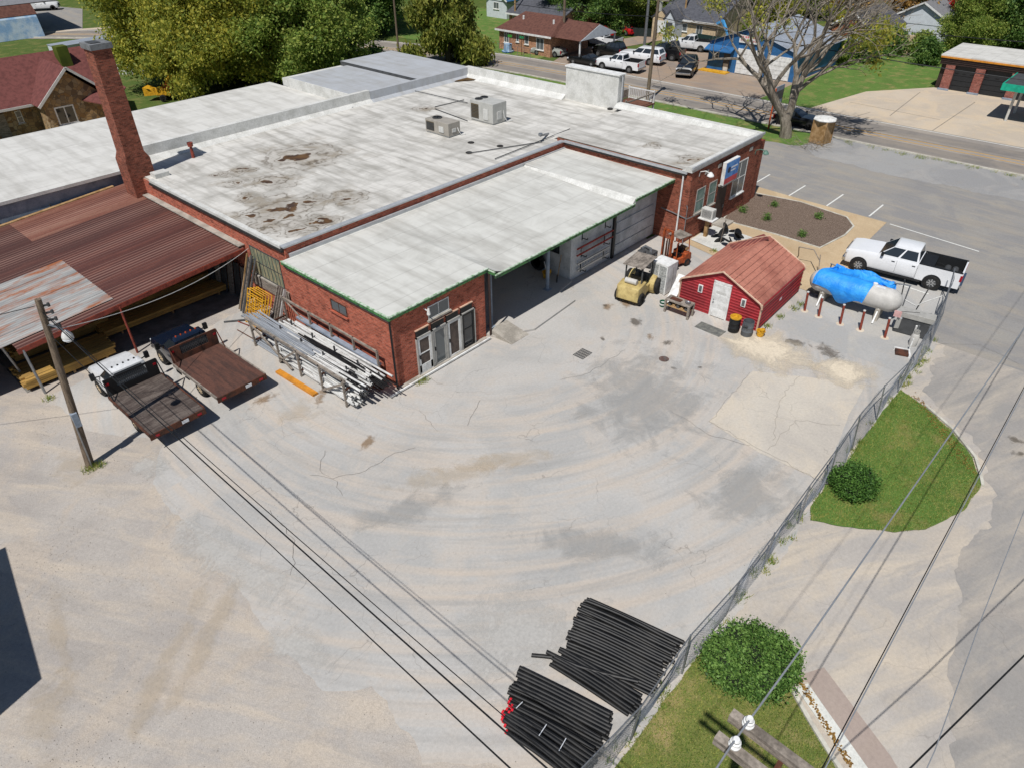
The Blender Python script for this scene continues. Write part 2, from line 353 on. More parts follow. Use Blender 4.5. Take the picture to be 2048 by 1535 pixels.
# ---------------------------------------------------------------- ground and roads
def dusty(name, a, b, c, tan, gravel=0.0, arc=None, streak=None, cracks=0.0, speck=.5):
    g_ = NG(name); p = g_.pos(); a, b, c, tan = map(hx, (a, b, c, tan))
    n1 = g_.noise(p, .16, 4, .62, .5); n2 = g_.noise(g_.map(p, loc=(40, 7, 0)), .33, 4, .66, .8); n3 = g_.noise(g_.map(p, loc=(9, 77, 0)), .9, 4, .65)
    col = g_.mix(g_.ramp(n1, [(.42, 0), (.56, 1)]), a, b)
    col = g_.mix(g_.ramp(n2, [(.48, 0), (.62, .8)]), col, c)
    if arc:
        d = g_.n('ShaderNodeVectorMath', operation='SUBTRACT'); g_.L(p, d.inputs[0]); d.inputs[1].default_value = (*arc, 0)
        s = g_.sep(d.outputs[0]); rad = g_.math('SQRT', g_.math('ADD', g_.math('MULTIPLY', s[0], s[0]), g_.math('MULTIPLY', s[1], s[1])))
        ang = g_.math('ARCTAN2', s[1], s[0]); pv = g_.comb(g_.math('MULTIPLY', rad, 1.5), g_.math('MULTIPLY', ang, 1.6))
        t = g_.noise(pv, .8, 3, .65, .25); zone = g_.ramp(g_.math('DIVIDE', rad, 40.0), [(.12, 0), (.26, 1), (.62, 1), (.85, .2)])
        col = g_.mix(g_.math('MULTIPLY', g_.ramp(t, [(.46, 0), (.66, .8)]), zone), col, tan)
        t2 = g_.noise(g_.map(pv, loc=(5, 3, 0)), 1.3, 3, .65, .2)
        col = g_.mix(g_.math('MULTIPLY', g_.ramp(t2, [(.50, 0), (.70, .55)]), zone), col, sc3(b, .80))
    if streak:
        v = g_.map(p, rot=(0, 0, streak)); t = g_.noise(g_.map(v, (.22, 1.0, 1)), 1.0, 4, .65, .5)
        col = g_.mix(g_.ramp(t, [(.46, 0), (.66, .75)]), col, tan)
        t2 = g_.noise(g_.map(v, (.15, 1.5, 1), loc=(3, 8, 0)), 1.0, 3, .65, .3); col = g_.mix(g_.ramp(t2, [(.52, 0), (.72, .4)]), col, sc3(b, .8))
    col = g_.mix(g_.ramp(n3, [(.55, 0), (.75, .45)]), col, sc3(tan, .93))
    col = g_.mix(g_.ramp(g_.noise(g_.map(p, loc=(2, 31, 0)), 2.6, 3, .7), [(.60, 0), (.74, .35)]), col, sc3(b, .72))
    fine = g_.noise(p, 9, 3, .7); col = g_.mix(1.0, col, g_.ramp(fine, [(.25, .9), (.75, 1.09)]), 'MULTIPLY')
    gr = g_.noise(p, 34, 2, .8); col = g_.mix(1.0, col, g_.ramp(gr, [(.28, 1-.2*speck-.15*gravel), (.6, 1.0), (.8, 1+.15*speck)]), 'MULTIPLY')
    sp = g_.vor(p, 3.1); col = g_.mix(g_.math('MULTIPLY', g_.ramp(sp, [(.025, .6), (.045, 0)]), g_.ramp(n3, [(.54, 0), (.64, 1)])), col, hx('#5c5650'))
    if cracks:
        wv = g_.n('ShaderNodeVectorMath', operation='ADD'); g_.L(p, wv.inputs[0]); nn = g_.n('ShaderNodeTexNoise'); g_.L(p, nn.inputs['Vector']); nn.inputs['Scale'].default_value = .9; nn.inputs['Detail'].default_value = 3
        g_.L(nn.outputs['Color'], wv.inputs[1]); e = g_.vor(wv.outputs[0], .42, 'DISTANCE_TO_EDGE')
        mk = g_.ramp(g_.noise(p, .2, 2), [(.48, 0), (.56, 1)])
        col = g_.mix(g_.math('MULTIPLY', g_.math('MULTIPLY', g_.ramp(e, [(.0, 1), (.0045, 0)]), mk), cracks*.55), col, hx('#544e48'))
    h = g_.math('ADD', g_.math('MULTIPLY', fine, .5), gr); g_.bump(h, .22+.5*gravel, .015+.03*gravel)
    return g_.out(col, .95, 0, .15)
m_yard = dusty('yard_concrete', '#b6b3ae', '#aba9a5', '#b9b2a9', '#bfb3a5', 0, arc=(24, 24), cracks=.8)
m_gravel = dusty('yard_gravel', '#b5aea6', '#aaa39c', '#b9ad9f', '#c5b8a7', .55, streak=R(62), speck=.75)
m_patch = dusty('pale_patch', '#bdbab4', '#b6b3ad', '#c0b9ae', '#c2b7a8', 0, cracks=.5)
m_patch_grey = dusty('grey_patch', '#b0aeaa', '#a5a4a1', '#b3afa7', '#b9ad9d', 0, cracks=.4)
m_slab = dusty('pale_slab', '#c3bbae', '#b6afa5', '#c8bdac', '#ccc0ac', 0, cracks=.7)
m_sand = dusty('sand_dust', '#cdbfab', '#c6b8a4', '#d2c6b3', '#cdbb9f', .1, speck=.3)
m_street = dusty('street_surface', '#b5aea5', '#a9a39c', '#b9ae9f', '#c6b9a6', 0, streak=R(28), cracks=.5)
m_lot = dusty('parking_asphalt', '#918e8a', '#8a8886', '#97938c', '#9c9488', 0, streak=R(95), speck=.4)
m_lotgravel = dusty('grey_gravel', '#9f9e9c', '#969594', '#a5a29e', '#a0988d', .6, speck=.7)
m_road = dusty('road_asphalt', '#989189', '#8d8781', '#9f978d', '#a3988b', 0, streak=R(90), speck=.4)
m_road_dk = dusty('road_wheel_lane', '#86807a', '#7d7873', '#8d867e', '#90877c', 0, streak=R(90), speck=.4)
m_lotbrown = dusty('worn_lot', '#9a8c7e', '#8c8076', '#a08b78', '#a58d75', .2, streak=R(90))
m_conclot = dusty('concrete_forecourt', '#c2b4a1', '#b8ab9a', '#c8b69d', '#ccb491', 0, cracks=.3)
m_walk = dusty('sidewalk', '#c0aa8a', '#b59f80', '#c5b090', '#b08f66', 0)
m_taupe = dusty('taupe_strip', '#a3948a', '#9d8f86', '#a8998e', '#a8988a', 0, speck=.2)
def grassmat(name, c1, c2, dry):
    g_ = NG(name); p = g_.pos(); a = g_.noise(p, .5, 6, .7); b = g_.noise(p, 14, 4, .75)
    col = g_.mix(g_.ramp(g_.math('ADD', g_.math('MULTIPLY', a, .5), g_.math('MULTIPLY', b, .5)), [(.35, 0), (.62, 1)]), hx(c1), hx(c2))
    d = g_.noise(g_.map(p, loc=(13, 5, 0)), .7, 6, .7); col = g_.mix(g_.ramp(d, [(.50, 0), (.66, .75)]), col, hx(dry))
    col = g_.mix(1.0, col, g_.ramp(g_.noise(p, 45, 2, .8), [(.25, .62), (.75, 1.3)]), 'MULTIPLY')
    g_.bump(b, .8, .06); return g_.out(col, .95, 0, .1)
m_grass = grassmat('grass_lawn', '#506a34', '#688440', '#948658')
m_grass_dry = grassmat('grass_dry', '#5c6e38', '#7f8048', '#a8946a')
m_grass_far = grassmat('grass_far', '#43592a', '#5c6a35', '#7f784a')
m_mulch = (lambda g_: (g_.bump(g_.noise(g_.pos(), 18, 4, .8), 1.0, .08), g_.out(g_.mix(g_.ramp(g_.noise(g_.pos(), 26, 3, .85), [(.38, 0), (.62, 1)]), hx('#43352e'), hx('#a08d7d')), .98, 0, .1))[1])(NG('mulch'))
m_line_w = MAT('line_white', '#d8d8d2', .8, .1, 6, col2='#b0aea8', patch=(.55, .8))
m_line_y = MAT('line_yellow', '#c99a45', .8, .1, 3, col2='#a58a5a', patch=(.5, .75))

def wob(poly, amp, step=.6, seed=1):
    """ragged outline: two scales of noise along every edge"""
    r = random.Random(seed); out = []; step = min(step, .22); n = len(poly)
    for i in range(n):
        a = Vector(poly[i]); b = Vector(poly[(i+1) % n]); L_ = (b-a).length; k = max(1, int(L_/step)); d = (b-a).normalized(); nn = Vector((-d.y, d.x))
        for j in range(k):
            t = j/k; q = a.lerp(b, t); e = min(1, 4*t*(1-t)+.25)
            q += nn*e*amp*(1.6*mnoise.noise((q.x*.45+seed, q.y*.45, 0))+.9*mnoise.noise((q.x*1.6+seed, q.y*1.6, 4))+.5*mnoise.noise((q.x*5+seed, q.y*5, 9))+r.uniform(-.15, .15))
            out.append((q.x, q.y))
    return out
def sheet(name, poly, z, mat, kind='structure'):
    mb = MB(); ids = [mb.P((x, y, z)) for x, y in poly]; mb.F(*ids); o = mb.build(name, mat)
    nm = o.data.polygons[0].normal
    if nm.z < 0: o.data.flip_normals()
    return tag(o, kind=kind)
def strip(name, pts, w, z, mat):
    mb = MB(); pts = [Vector(p) for p in pts]; A = []; B = []
    for i, p in enumerate(pts):
        d = (pts[min(i+1, len(pts)-1)]-pts[max(i-1, 0)]).normalized(); n_ = Vector((-d.y, d.x))*w/2
        A.append(mb.P((*(p+n_), z))); B.append(mb.P((*(p-n_), z)))
    for i in range(len(pts)-1): mb.F(B[i], B[i+1], A[i+1], A[i])
    return tag(mb.build(name, mat), kind='structure')
def kerb(name, pts, w=.15, h=.12, mat=None):
    mb = MB(); pts = [Vector(p) for p in pts]; rings = []
    for i, p in enumerate(pts):
        d = (pts[min(i+1, len(pts)-1)]-pts[max(i-1, 0)]).normalized(); n_ = Vector((-d.y, d.x))*w/2
        rings.append([(*(p+n_), -.02), (*(p+n_), h), (*(p-n_), h), (*(p-n_), -.02)])
    mb.loft(rings); return struct(name, mb, mat or m_curb)

g0 = MB(); g0.quad((-400, -400, -.03), (700, -400, -.03), (700, 700, -.03), (-400, 700, -.03)); struct('ground', g0, m_grass_far)
sheet('gravel_yard', [(-60, -30), (8, -30), (9.5, 4.3), (38, 4.3), (38.5, 34), (17, 34), (17, 50), (4.5, 50.5), (-60, 52)], -.010, m_gravel)
# left edge of the concrete follows the broken line seen in the yard
sheet('concrete_yard', wob([(16.5, 34.4), (4.75, 34.2), (5.0, 30.5), (6.4, 28.0), (7.1, 26.9), (5.5, 24.7), (5.2, 20.3), (5.1, 16.7), (4.7, 14.3), (4.8, 12.2), (5.9, 11.2), (5.6, 9.8), (5.3, 8.3), (6.6, 7.0), (7.5, 4.2), (37.6, 4.2), (38.8, 12), (41, 22.6), (16.5, 22.6)], .16, .35, 3), -.002, m_yard)
sheet('concrete_slab', wob([(23.95, 9.92), (28.82, 10.27), (29.95, 8.35), (31.29, 5.73), (27.69, 5.28), (23.57, 4.60), (23.50, 7.26)], .05, .4, 16), .007, m_slab)
sheet('dark_pad', [(33.4, 4.7), (38.3, 4.9), (44.6, 5.6), (44.6, 10.8), (38.3, 11.5), (33.4, 11.4)], .003, m_patch_grey)
# side street beyond the fence
sheet('side_street', [(8.5, 4.3), (8.8, -40), (45, -40), (44.5, 1.5), (38.2, 4.3)], -.004, m_street)
m_street2 = dusty('street_asphalt', '#9f9a94', '#96928d', '#a59d94', '#b4aa9c', 0, streak=R(20), cracks=.5)
sheet('street_asphalt', wob([(14.5, -2.6), (19, -1.6), (23, -.6), (27.4, -.9), (30.6, .9), (32.6, 3.6), (38.0, 4.0), (44.4, 1.6), (44.9, -39), (9.2, -39)], .3, .5, 19), .0, m_street2)
sheet('parking_lot', [(37.5, -60), (67.6, -60), (67.6, 22.2), (62.4, 26.2), (62.2, 60), (48.4, 60), (48.4, 21.5), (43, 11), (37.5, 4.6)], .0015, m_lot)
sheet('gravel_strip', wob([(63.6, 23.2), (61.5, 21), (61.2, 14), (61.8, 7), (62, -30), (67.5, -30), (67.6, 22.3)], .35, .8, 4), .006, m_lotgravel)
sheet('grass_verge', wob([(67.5, 22.3), (67.6, 60), (63.0, 60), (62.6, 26.4), (63.4, 23.2)], .15, .7, 6), .010, m_grass)
# main road, running along Y and swinging left in the distance
def rx(y): return 0.0 if y < 55 else -((y-55)**2)/190.0
ys = [-60+4*i for i in range(52)]
def offs(x): return [(x+rx(y), y) for y in ys]
strip('main_road', offs(71.7), 8.0, .004, m_road)
for x_ in (69.3, 73.3): strip('wheel_lane', offs(x_), 1.9, .008, m_road_dk)
for x_ in (70.75, 71.55): strip('centre_line', offs(x_), .13, .012, m_line_y)
strip('edge_line', offs(75.3), .13, .012, m_line_w); strip('edge_line', offs(68.0), .12, .012, m_line_w)
kerb('kerb', [(67.7+rx(y), y) for y in ys if y > -55], .16, .1, m_curb)
sheet('far_forecourt', [(75.65, 60), (75.65, 47), (75.65, 33), (92, 33), (101, 46), (96, 54), (84, 59)], .003, m_lotbrown)
sheet('concrete_forecourt', [(75.65, 27.5), (75.65, -30), (92.4, -30), (92.6, 20.6), (86, 25.6), (78.5, 27)], .005, m_conclot)
strip('side_road', [(74.5, 58.5), (80, 60.5), (88, 61.5), (96, 60), (110, 57)], 4.2, .007, m_lotbrown)
sheet('far_lawn', [(75.7, 33), (75.7, 27), (92, 21), (112, 22), (112, 33)], .004, m_grass)
sheet('house_lawn', [(73.0, 92), (74.2, 62.5), (76, 63.5), (100, 66), (100, 100)], .002, m_grass)
sheet('distant_lot', [(49.81, 166.56), (53.77, 152.64), (45.21, 131.17), (35.00, 135.80), (37.36, 143.26), (42.98, 147.88)], .006, m_lot)
strip('distant_lane', [(31.50, 137.58), (35.14, 136.25), (39.90, 133.68), (45.65, 131.31), (54.13, 127.22)], 1.6, .010, m_conclot)
sheet('stone_yard', [(8, 63.5), (30, 63.5), (30, 75.5), (8, 75.5)], .004, m_walk)
# parking bay lines
for a, b in (((51.9, 21.9), (55.0, 21.9)), ((51.5, 18.8), (54.5, 18.75)), ((51.6, 15.9), (54.6, 15.85)), ((51.7, 12.9), (54.5, 12.9)), ((51.3, 11.35), (50.6, 5.6)), ((42.8, 8.7), (42.6, 6.25))): strip('parking_line', [a, b], .11, .012, m_line_w)
# planting bed, walk
bed = [(48.7, 21.2), (50.4, 21.2), (51.0, 17.6), (50.45, 14.0), (49.2, 13.05), (47.4, 12.95), (44.4, 13.4), (44.5, 16.5), (44.3, 20.3)]
sheet('sidewalk', [(48.5, 22.4), (51.9, 22.2), (51.6, 17.6), (51.4, 11.6), (48.0, 11.5), (44.1, 10.7), (38.3, 10.4), (38.6, 16.5), (39.4, 20.4), (48.5, 20.4)], .016, m_walk)
sheet('mulch_bed', bed, .05, m_mulch); kerb('bed_edge', bed+[bed[0]], .12, .07, m_curb)
sheet('white_slab', [(40.0, 20.3), (39.4, 16.9), (42.9, 16.6), (43.3, 20.3)], .05, MAT('white_slab', '#c9c8c2', .8, .1, 1.5))
# grass island with its kerb and the corner lawn
isl = [(32.0, 4.35), (31.3, 3.0), (30.4, 1.7), (29.1, 0.5), (27.4, -0.2), (25.6, -0.1), (23.6, 0.7), (22.7, 1.5), (21.9, 2.8), (21.2, 4.1), (21.9, 4.38)]
sheet('grass_island', wob(isl, .07, .25, 9), .035, m_grass)
kerb('kerb', [(31.5, 3.1), (30.5, 1.65), (29.15, .42), (28.2, .0), (27.5, -.26)], .12, .09)
law = [(8.5, 4.3), (8.6, -.6), (12.5, -.6), (13.3, 0.4), (14.0, 1.3), (14.25, 1.75), (15.2, 2.6), (14.4, 4.35)]
sheet('corner_lawn', wob(law, .05, .3, 10), .030, m_grass_dry)
kerb('kerb', [(12.55, -.9), (13.05, .0), (13.6, .85), (14.15, 1.6)], .12, .12)
sheet('taupe_strip', [(14.6, 1.85), (15.6, 1.25), (14.2, -1.2), (13.6, -2.0), (12.6, -2.0), (13.3, -.9), (14.8, 1.4)], .006, m_taupe)
kerb('white_gutter', [(12.85, -1.6), (13.25, -.75), (14.55, 1.5)], .42, .035, MAT('white_concrete', '#d2d2ca', .8, .06, 2))
def blades(name, poly, z, n, mat, h=.06, seed=1):
    r = random.Random(seed); mb = MB(); xs = [p[0] for p in poly]; yy = [p[1] for p in poly]; k = 0
    def inside(x, y):
        c = False; j = len(poly)-1
        for i in range(len(poly)):
            if (poly[i][1] > y) != (poly[j][1] > y) and x < (poly[j][0]-poly[i][0])*(y-poly[i][1])/(poly[j][1]-poly[i][1])+poly[i][0]: c = not c
            j = i
        return c
    while k < n:
        x = r.uniform(min(xs), max(xs)); y = r.uniform(min(yy), max(yy))
        if not inside(x, y): continue
        k += 1; a = r.uniform(0, 6.28); hh = h*r.uniform(.5, 1.5); w = .012
        mb.poly([(x-w*math.cos(a), y-w*math.sin(a), z), (x+w*math.cos(a), y+w*math.sin(a), z), (x+r.uniform(-.05, .05), y+r.uniform(-.05, .05), z+hh)])
    o = mb.build(name, mat); return o
def leafattr(me, seed=1):
    r = random.Random(seed); at = me.attributes.new('lv', 'FLOAT', 'FACE'); at.data.foreach_set('value', [r.random() for _ in me.polygons])
m_blade = leafmat('grass_blades', '#4a6428', '#6b8438', '#a09a58', .4)
for nm, po, z, n, lab in (('grass', isl, .03, 30000, 'short mown grass of the kerbed island beside the fence'), ('grass', law, .03, 26000, 'patchy dry grass of the street corner below the fence')):
    o = blades(nm, po, z, n, m_blade, .06, n); leafattr(o.data); tag(o, lab, 'grass', kind='stuff')

# stains, joints and loose stones
DM = {}
def decal_mat(key, col, a, edge=.55, nscale=1.6, amp=2.6):
    g_ = NG('stain_'+key); o = g_.sep(g_.obj()); ln = g_.math('SQRT', g_.math('ADD', g_.math('MULTIPLY', o[0], o[0]), g_.math('MULTIPLY', o[1], o[1])))
    n_ = g_.math('MULTIPLY', g_.noise(g_.pos(), nscale, 5, .68, .6), amp); al = g_.ramp(g_.math('ADD', ln, g_.math('SUBTRACT', n_, amp/2)), [(edge-.3, a), (min(.99, edge+.25), 0)])
    c = g_.mix(1.0, hx(col), g_.ramp(g_.noise(g_.pos(), 11, 3, .7), [(.3, .85), (.7, 1.15)]), 'MULTIPLY'); g_.out(c, .95, 0, .1)
    tr = g_.n('ShaderNodeBsdfTransparent'); ms = g_.n('ShaderNodeMixShader'); g_.L(al, ms.inputs[0]); g_.L(tr.outputs[0], ms.inputs[1]); g_.L(g_.b.outputs[0], ms.inputs[2]); g_.L(ms.outputs[0], g_.t.nodes['Material Output'].inputs[0]); return g_.mat
for k_, c_, a_ in (('rust', '#8f7250', .5), ('oil', '#6a6258', .6), ('sand', '#d3c6b0', .95), ('grey', '#a5a4a1', .38), ('pale', '#c4c1bb', .6), ('pink', '#aa9a8f', .4), ('tan', '#c4b59f', .3)): DM[k_] = decal_mat(k_, c_, a_, .62 if k_ in ('sand', 'grey', 'pale') else .5, 2.2 if k_ in ('rust', 'oil') else .8, 1.5 if k_ == 'sand' else 2.6)
dq = MB(); dq.quad((-1.15, -1.15, 0), (1.15, -1.15, 0), (1.15, 1.15, 0), (-1.15, 1.15, 0)); DMESH = {}
LV = []
def decal(name, c, rx_, ry_, rot, key, z):
    rr_ = 1.35*max(rx_, ry_); lv = 0
    while any(l == lv and (c[0]-a)**2+(c[1]-b)**2 < (rr_+q)**2 for a, b, q, l in LV): lv += 1
    LV.append((c[0], c[1], rr_, lv)); z = .019+.004*lv
    if key not in DMESH: DMESH[key] = dq.mesh('stain', DM[key])
    o = inst(name, DMESH[key], None, (c[0], c[1], z), (0, 0, rot), (rx_, ry_, 1)); return tag(o, kind='structure')
m_stain = type('o', (), {'name': 'oil_stain'}); m_rstain = type('o', (), {'name': 'rust_stain'})
for k, (c_, r_, sx_, m_) in enumerate((((29.26, 19.30), .28, 1.3, m_rstain), ((30.15, 18.72), .3, 1.6, m_rstain), ((31.84, 19.01), .35, 1.8, m_rstain), ((29.18, 19.48), .16, 1., m_stain), ((28.24, 14.74), .22, 1.3, m_stain), ((28.84, 17.16), .35, 1.2, m_stain), ((26.32, 17.50), .12, 1.4, m_stain), ((26.46, 13.26), .12, 1.5, m_stain), ((28.09, 15.71), .3, .7, m_rstain), ((11.65, 26.24), .25, 2.6, m_rstain), ((13.43, 24.41), .2, 3.0, m_rstain), ((31.51, -0.55), .22, 1.6, m_stain), ((30.64, -0.92), .2, 1.3, m_stain), ((27.38, 12.34), .1, 1, m_stain), ((12.88, 20.19), .2, 3, m_rstain), ((32.93, 8.08), .4, 2, m_stain), ((32.66, 9.81), .35, 1.8, m_stain))):
    decal('ground_stain', c_, r_*sx_*1.5, r_*1.5, k*.7, {'rust_stain': 'rust', 'oil_stain': 'oil'}[m_.name], .0155)

for k, (c_, a_, b_, r_, ky) in enumerate((((23.61, 13.21), 4.6, 3.4, .5, 'grey'), ((21.04, 6.47), 2.6, 2.0, .2, 'grey'), ((10.03, 9.30), 2.6, 1.9, .4, 'pale'), ((5.53, 19.14), 1.1, 4.6, .15, 'pale'), ((30.97, 10.65), 2.2, 2.9, .0, 'sand'), ((31.69, 6.84), 1.5, 1.8, .3, 'sand'), ((8.17, 5.72), 1.6, .9, .5, 'tan'), ((0.16, 19.94), .45, 3.2, -.25, 'tan'), ((2.00, 16.55), .5, 4.0, -.9, 'tan'), ((-1.24, 17.31), .8, 2.6, -.4, 'tan'), ((3.48, 16.49), .5, 3.5, -.95, 'tan'), ((3.85, 28.21), 1.2, 1.8, .2, 'tan'), ((5.94, 25.85), .8, 1.0, .3, 'pale'), ((13.84, 16.06), 3.2, .8, -.5, 'tan'), ((15.86, 15.15), 3.4, .7, -.7, 'tan'), ((14.93, 9.30), 3.2, 1.0, -.9, 'grey'), ((11.21, 16.10), 3.0, .9, -.4, 'grey'), ((12.25, 24.31), 1.5, 1.2, .0, 'tan'), ((38.43, 10.89), .8, 1.0, 0, 'oil'), ((5.12, 13.85), .8, 1.6, .3, 'pale'))):
    decal('dust_patch', c_, a_, b_, r_, ky, .0045+.0004*k)
m_joint = MAT('joint_dark', '#857d73', .95, .3, 5)
def crackline(pts, seed, w=.011, z=.0165):
    r = random.Random(seed); out = [Vector(pts[0])]
    for a, b in zip(pts, pts[1:]):
        a, b = Vector(a), Vector(b); n = max(2, int((b-a).length/.25)); nn = Vector((-(b-a).y, (b-a).x)).normalized()
        for i in range(1, n+1): out.append(a.lerp(b, i/n)+nn*r.gauss(0, .05)*(i < n))
    strip('ground_crack', out, w, z, m_joint)
for k, pts in enumerate(([(11.36, 21.16), (10.48, 20.29), (10.52, 19.49), (10.03, 20.35)], [(10.52, 19.49), (11.49, 18.93), (13.25, 18.80), (14.03, 18.41)], [(10.52, 19.49), (10.22, 18.42)], [(15.88, 20.22), (15.42, 18.49)], [(28.62, 10.30), (23.95, 9.92), (23.51, 4.67)], [(29.95, 8.35), (27.50, 8.23), (24.61, 7.22)], [(23.86, 7.09), (26.56, 7.08), (27.54, 5.45)], [(18.27, 18.65), (16.59, 17.79)], [(37.19, 4.32), (38.71, 2.60), (38.03, 0.64)], [(23.48, 11.64), (23.12, 9.40), (23.67, 7.79)], [(7.86, 19.87), (7.63, 17.85), (6.59, 16.61)], [(26.23, 16.01), (23.44, 16.15), (21.98, 16.86)])): crackline(pts, k)
for a, b in (((80.52, 25.25), (79.87, 16.31)), ((71.37, 23.66), (78.11, 22.34)), ((75.68, 15.76), (88.88, 15.50)), ((78.14, 20.41), (89.43, 21.07))): strip('slab_joint', [a, b], .07, .012, m_joint)
rpb = random.Random(101); pbm = MB()
for k in range(6500):
    if k < 5200: x_, y_ = rpb.uniform(-3, 5.5), rpb.uniform(5, 33)
    elif k < 7400: x_, y_ = rpb.uniform(5, 30), rpb.uniform(4.6, 22)
    else: x_, y_ = rpb.uniform(61, 67), rpb.uniform(2, 22)
    
    if mnoise.noise((x_*.35, y_*.35, 5)) < rpb.uniform(-.35, .45): continue
    s_ = rpb.uniform(.006, .022)*(1.6 if k > 7400 else 1); a = rpb.uniform(0, 3)
    c_ = [pbm.P((x_+s_*math.cos(a+b), y_+s_*math.sin(a+b), .0)) for b in (0, 1.57, 3.14, 4.71)]; t_ = pbm.P((x_, y_, s_*1.1))
    for i in range(4): pbm.F(c_[i], c_[(i+1) % 4], t_)
tag(pbm.build('pebbles', MAT('pebble', '#aea69c', .95, .4, 4, col2='#8a8278')), 'loose pebbles scattered over the yard and verge', 'pebbles', kind='stuff')
# ---------------------------------------------------------------- the brick workshop (main block, street wing, annex, canopy, chimney)
WS = thing('brick_workshop', 'long low brick workshop with stained white flat roofs filling the yard', 'building')
def part(name, mb, mat, parent=None, label=None, **k):
    o = mb.build(name, mat, parent if parent is not None else WS, **k)
    if label: o['label'] = label
    return o
def rough_roof(name, x0, x1, y0, y1, zf, mat, parent, step=.6, amp=.018, sd=0):
    mb = MB(); nx = max(2, int((x1-x0)/step)); ny = max(2, int((y1-y0)/step)); I = {}
    for i in range(nx+1):
        for j in range(ny+1):
            x = x0+(x1-x0)*i/nx; y = y0+(y1-y0)*j/ny; e = 0 if i in (0, nx) or j in (0, ny) else 1
            I[i, j] = mb.P((x, y, zf(x, y)+e*amp*(mnoise.noise((x*.5+sd, y*.5, sd))+.7*mnoise.noise((x*1.7, y*.35+sd, 3)))))
    for i in range(nx):
        for j in range(ny): mb.F(I[i, j], I[i+1, j], I[i+1, j+1], I[i, j+1])
    return part(name, mb, mat, parent, smooth=True)
def window(parent, axis, pos, a0, a1, z0, z1, cols=2, rows=1, fr=m_white_paint, glass=m_pane, sill=True, w=.05, sash=None, depth=.06):
    """window set in a wall that faces -axis at coordinate pos"""
    def bx(mb, a, b, c, d, p, q):
        return mb.box(p, q, a, b, c, d) if axis == 'x' else mb.box(a, b, p, q, c, d)
    f = MB(); bx(f, a0, a1, z0, z0+w, pos-.03, pos+depth); bx(f, a0, a1, z1-w, z1, pos-.03, pos+depth); bx(f, a0, a0+w, z0+w, z1-w, pos-.03, pos+depth); bx(f, a1-w, a1, z0+w, z1-w, pos-.03, pos+depth)
    for i in range(1, cols): c = a0+(a1-a0)*i/cols; bx(f, c-w*.4, c+w*.4, z0+w, z1-w, pos-.022, pos+depth)
    for i in range(1, rows): c = z0+(z1-z0)*i/rows; bx(f, a0+w, a1-w, c-w*.4, c+w*.4, pos-.026, pos+depth)
    o = f.build('window', fr, parent)
    for i in range(cols):
        for j in range(rows):
            p = MB(); bx(p, a0+(a1-a0)*i/cols+w*.4, a0+(a1-a0)*(i+1)/cols-w*.4, z0+(z1-z0)*j/rows+w*.4, z0+(z1-z0)*(j+1)/rows-w*.4, pos-.012, pos+.02); p.build('pane', glass, o)
    if sill:
        s = MB(); bx(s, a0-.08, a1+.08, z0-.09, z0-.005, pos-.12, pos+.02); s.build('sill', sash or m_concrete, o)
    return o
# walls of the main block
w = MB(); w.box(16.6, 48.6, 30.6, 49.3, -.05, 4.42); part('main_wall', w, m_brick)
rough_roof('main_roof', 16.72, 48.5, 30.75, 49.3, lambda x, y: 4.47+.05*math.sin((x-17)/31*math.pi), m_roof_main, WS)
w = MB(); w.box(16.6, 39.35, 30.58, 30.8, 4.42, 4.56); part('parapet', w, m_brick)
w = MB(); w.box(16.5, 39.3, 30.5, 30.86, 4.56, 4.64); part('coping', w, m_flash)
w = MB(); w.box(16.75, 39.2, 30.44, 30.575, 4.0, 4.2); part('flashing', w, m_flash)
w = MB(); w.box(16.5, 16.78, 30.87, 45.2, 4.44, 4.60); part('roof_edge', w, m_white_wall)
w = MB(); w.box(16.44, 16.6, 30.7, 45.2, 4.30, 4.425); part('gutter', w, m_dark_seal)
# cant strips and upstands north and east
def upstand(name, pts, mat, axis, a0, a1):
    mb = MB(); mb.ext(pts, a0, a1, axis); return part(name, mb, mat)
upstand('north_parapet', [(48.7, 4.46), (49.2, 4.75), (49.25, 5.4), (49.65, 5.4), (49.65, 4.4), (48.7, 4.4)], m_white_wall, 'x', 17.7, 37.1)
upstand('north_parapet', [(48.75, 4.46), (49.2, 4.7), (49.27, 5.3), (49.55, 5.3), (49.55, 4.4), (48.75, 4.4)], m_roof_grey, 'x', 37.12, 48.9)
mb = MB(); mb.ext([(47.9, 4.47), (48.42, 4.8), (48.5, 5.35), (48.95, 5.35), (48.95, 4.0), (47.9, 4.4)], 37.8, 49.6, 'y'); part('east_parapet', mb, m_white_wall)
mb = MB(); mb.box(48.38, 49.15, 32.6, 37.79, 4.3, 6.98); part('sign_wall', mb, m_white_wall)
mb = MB(); mb.box(48.3, 49.23, 32.52, 37.87, 6.98, 7.07); part('coping', mb, m_white_paint)
mb = MB(); mb.box(48.6, 49.6, 20.6, 49, 0, 4.3); part('east_wall', mb, m_brick2)
mb = MB(); mb.cyl((48.75, 32.5, .1), (48.75, 32.5, 6.85), .07, n=8); mb.cyl((48.75, 32.5, 6.85), (48.75, 32.9, 7.0), .07, n=8); part('downpipe', mb, m_flash)
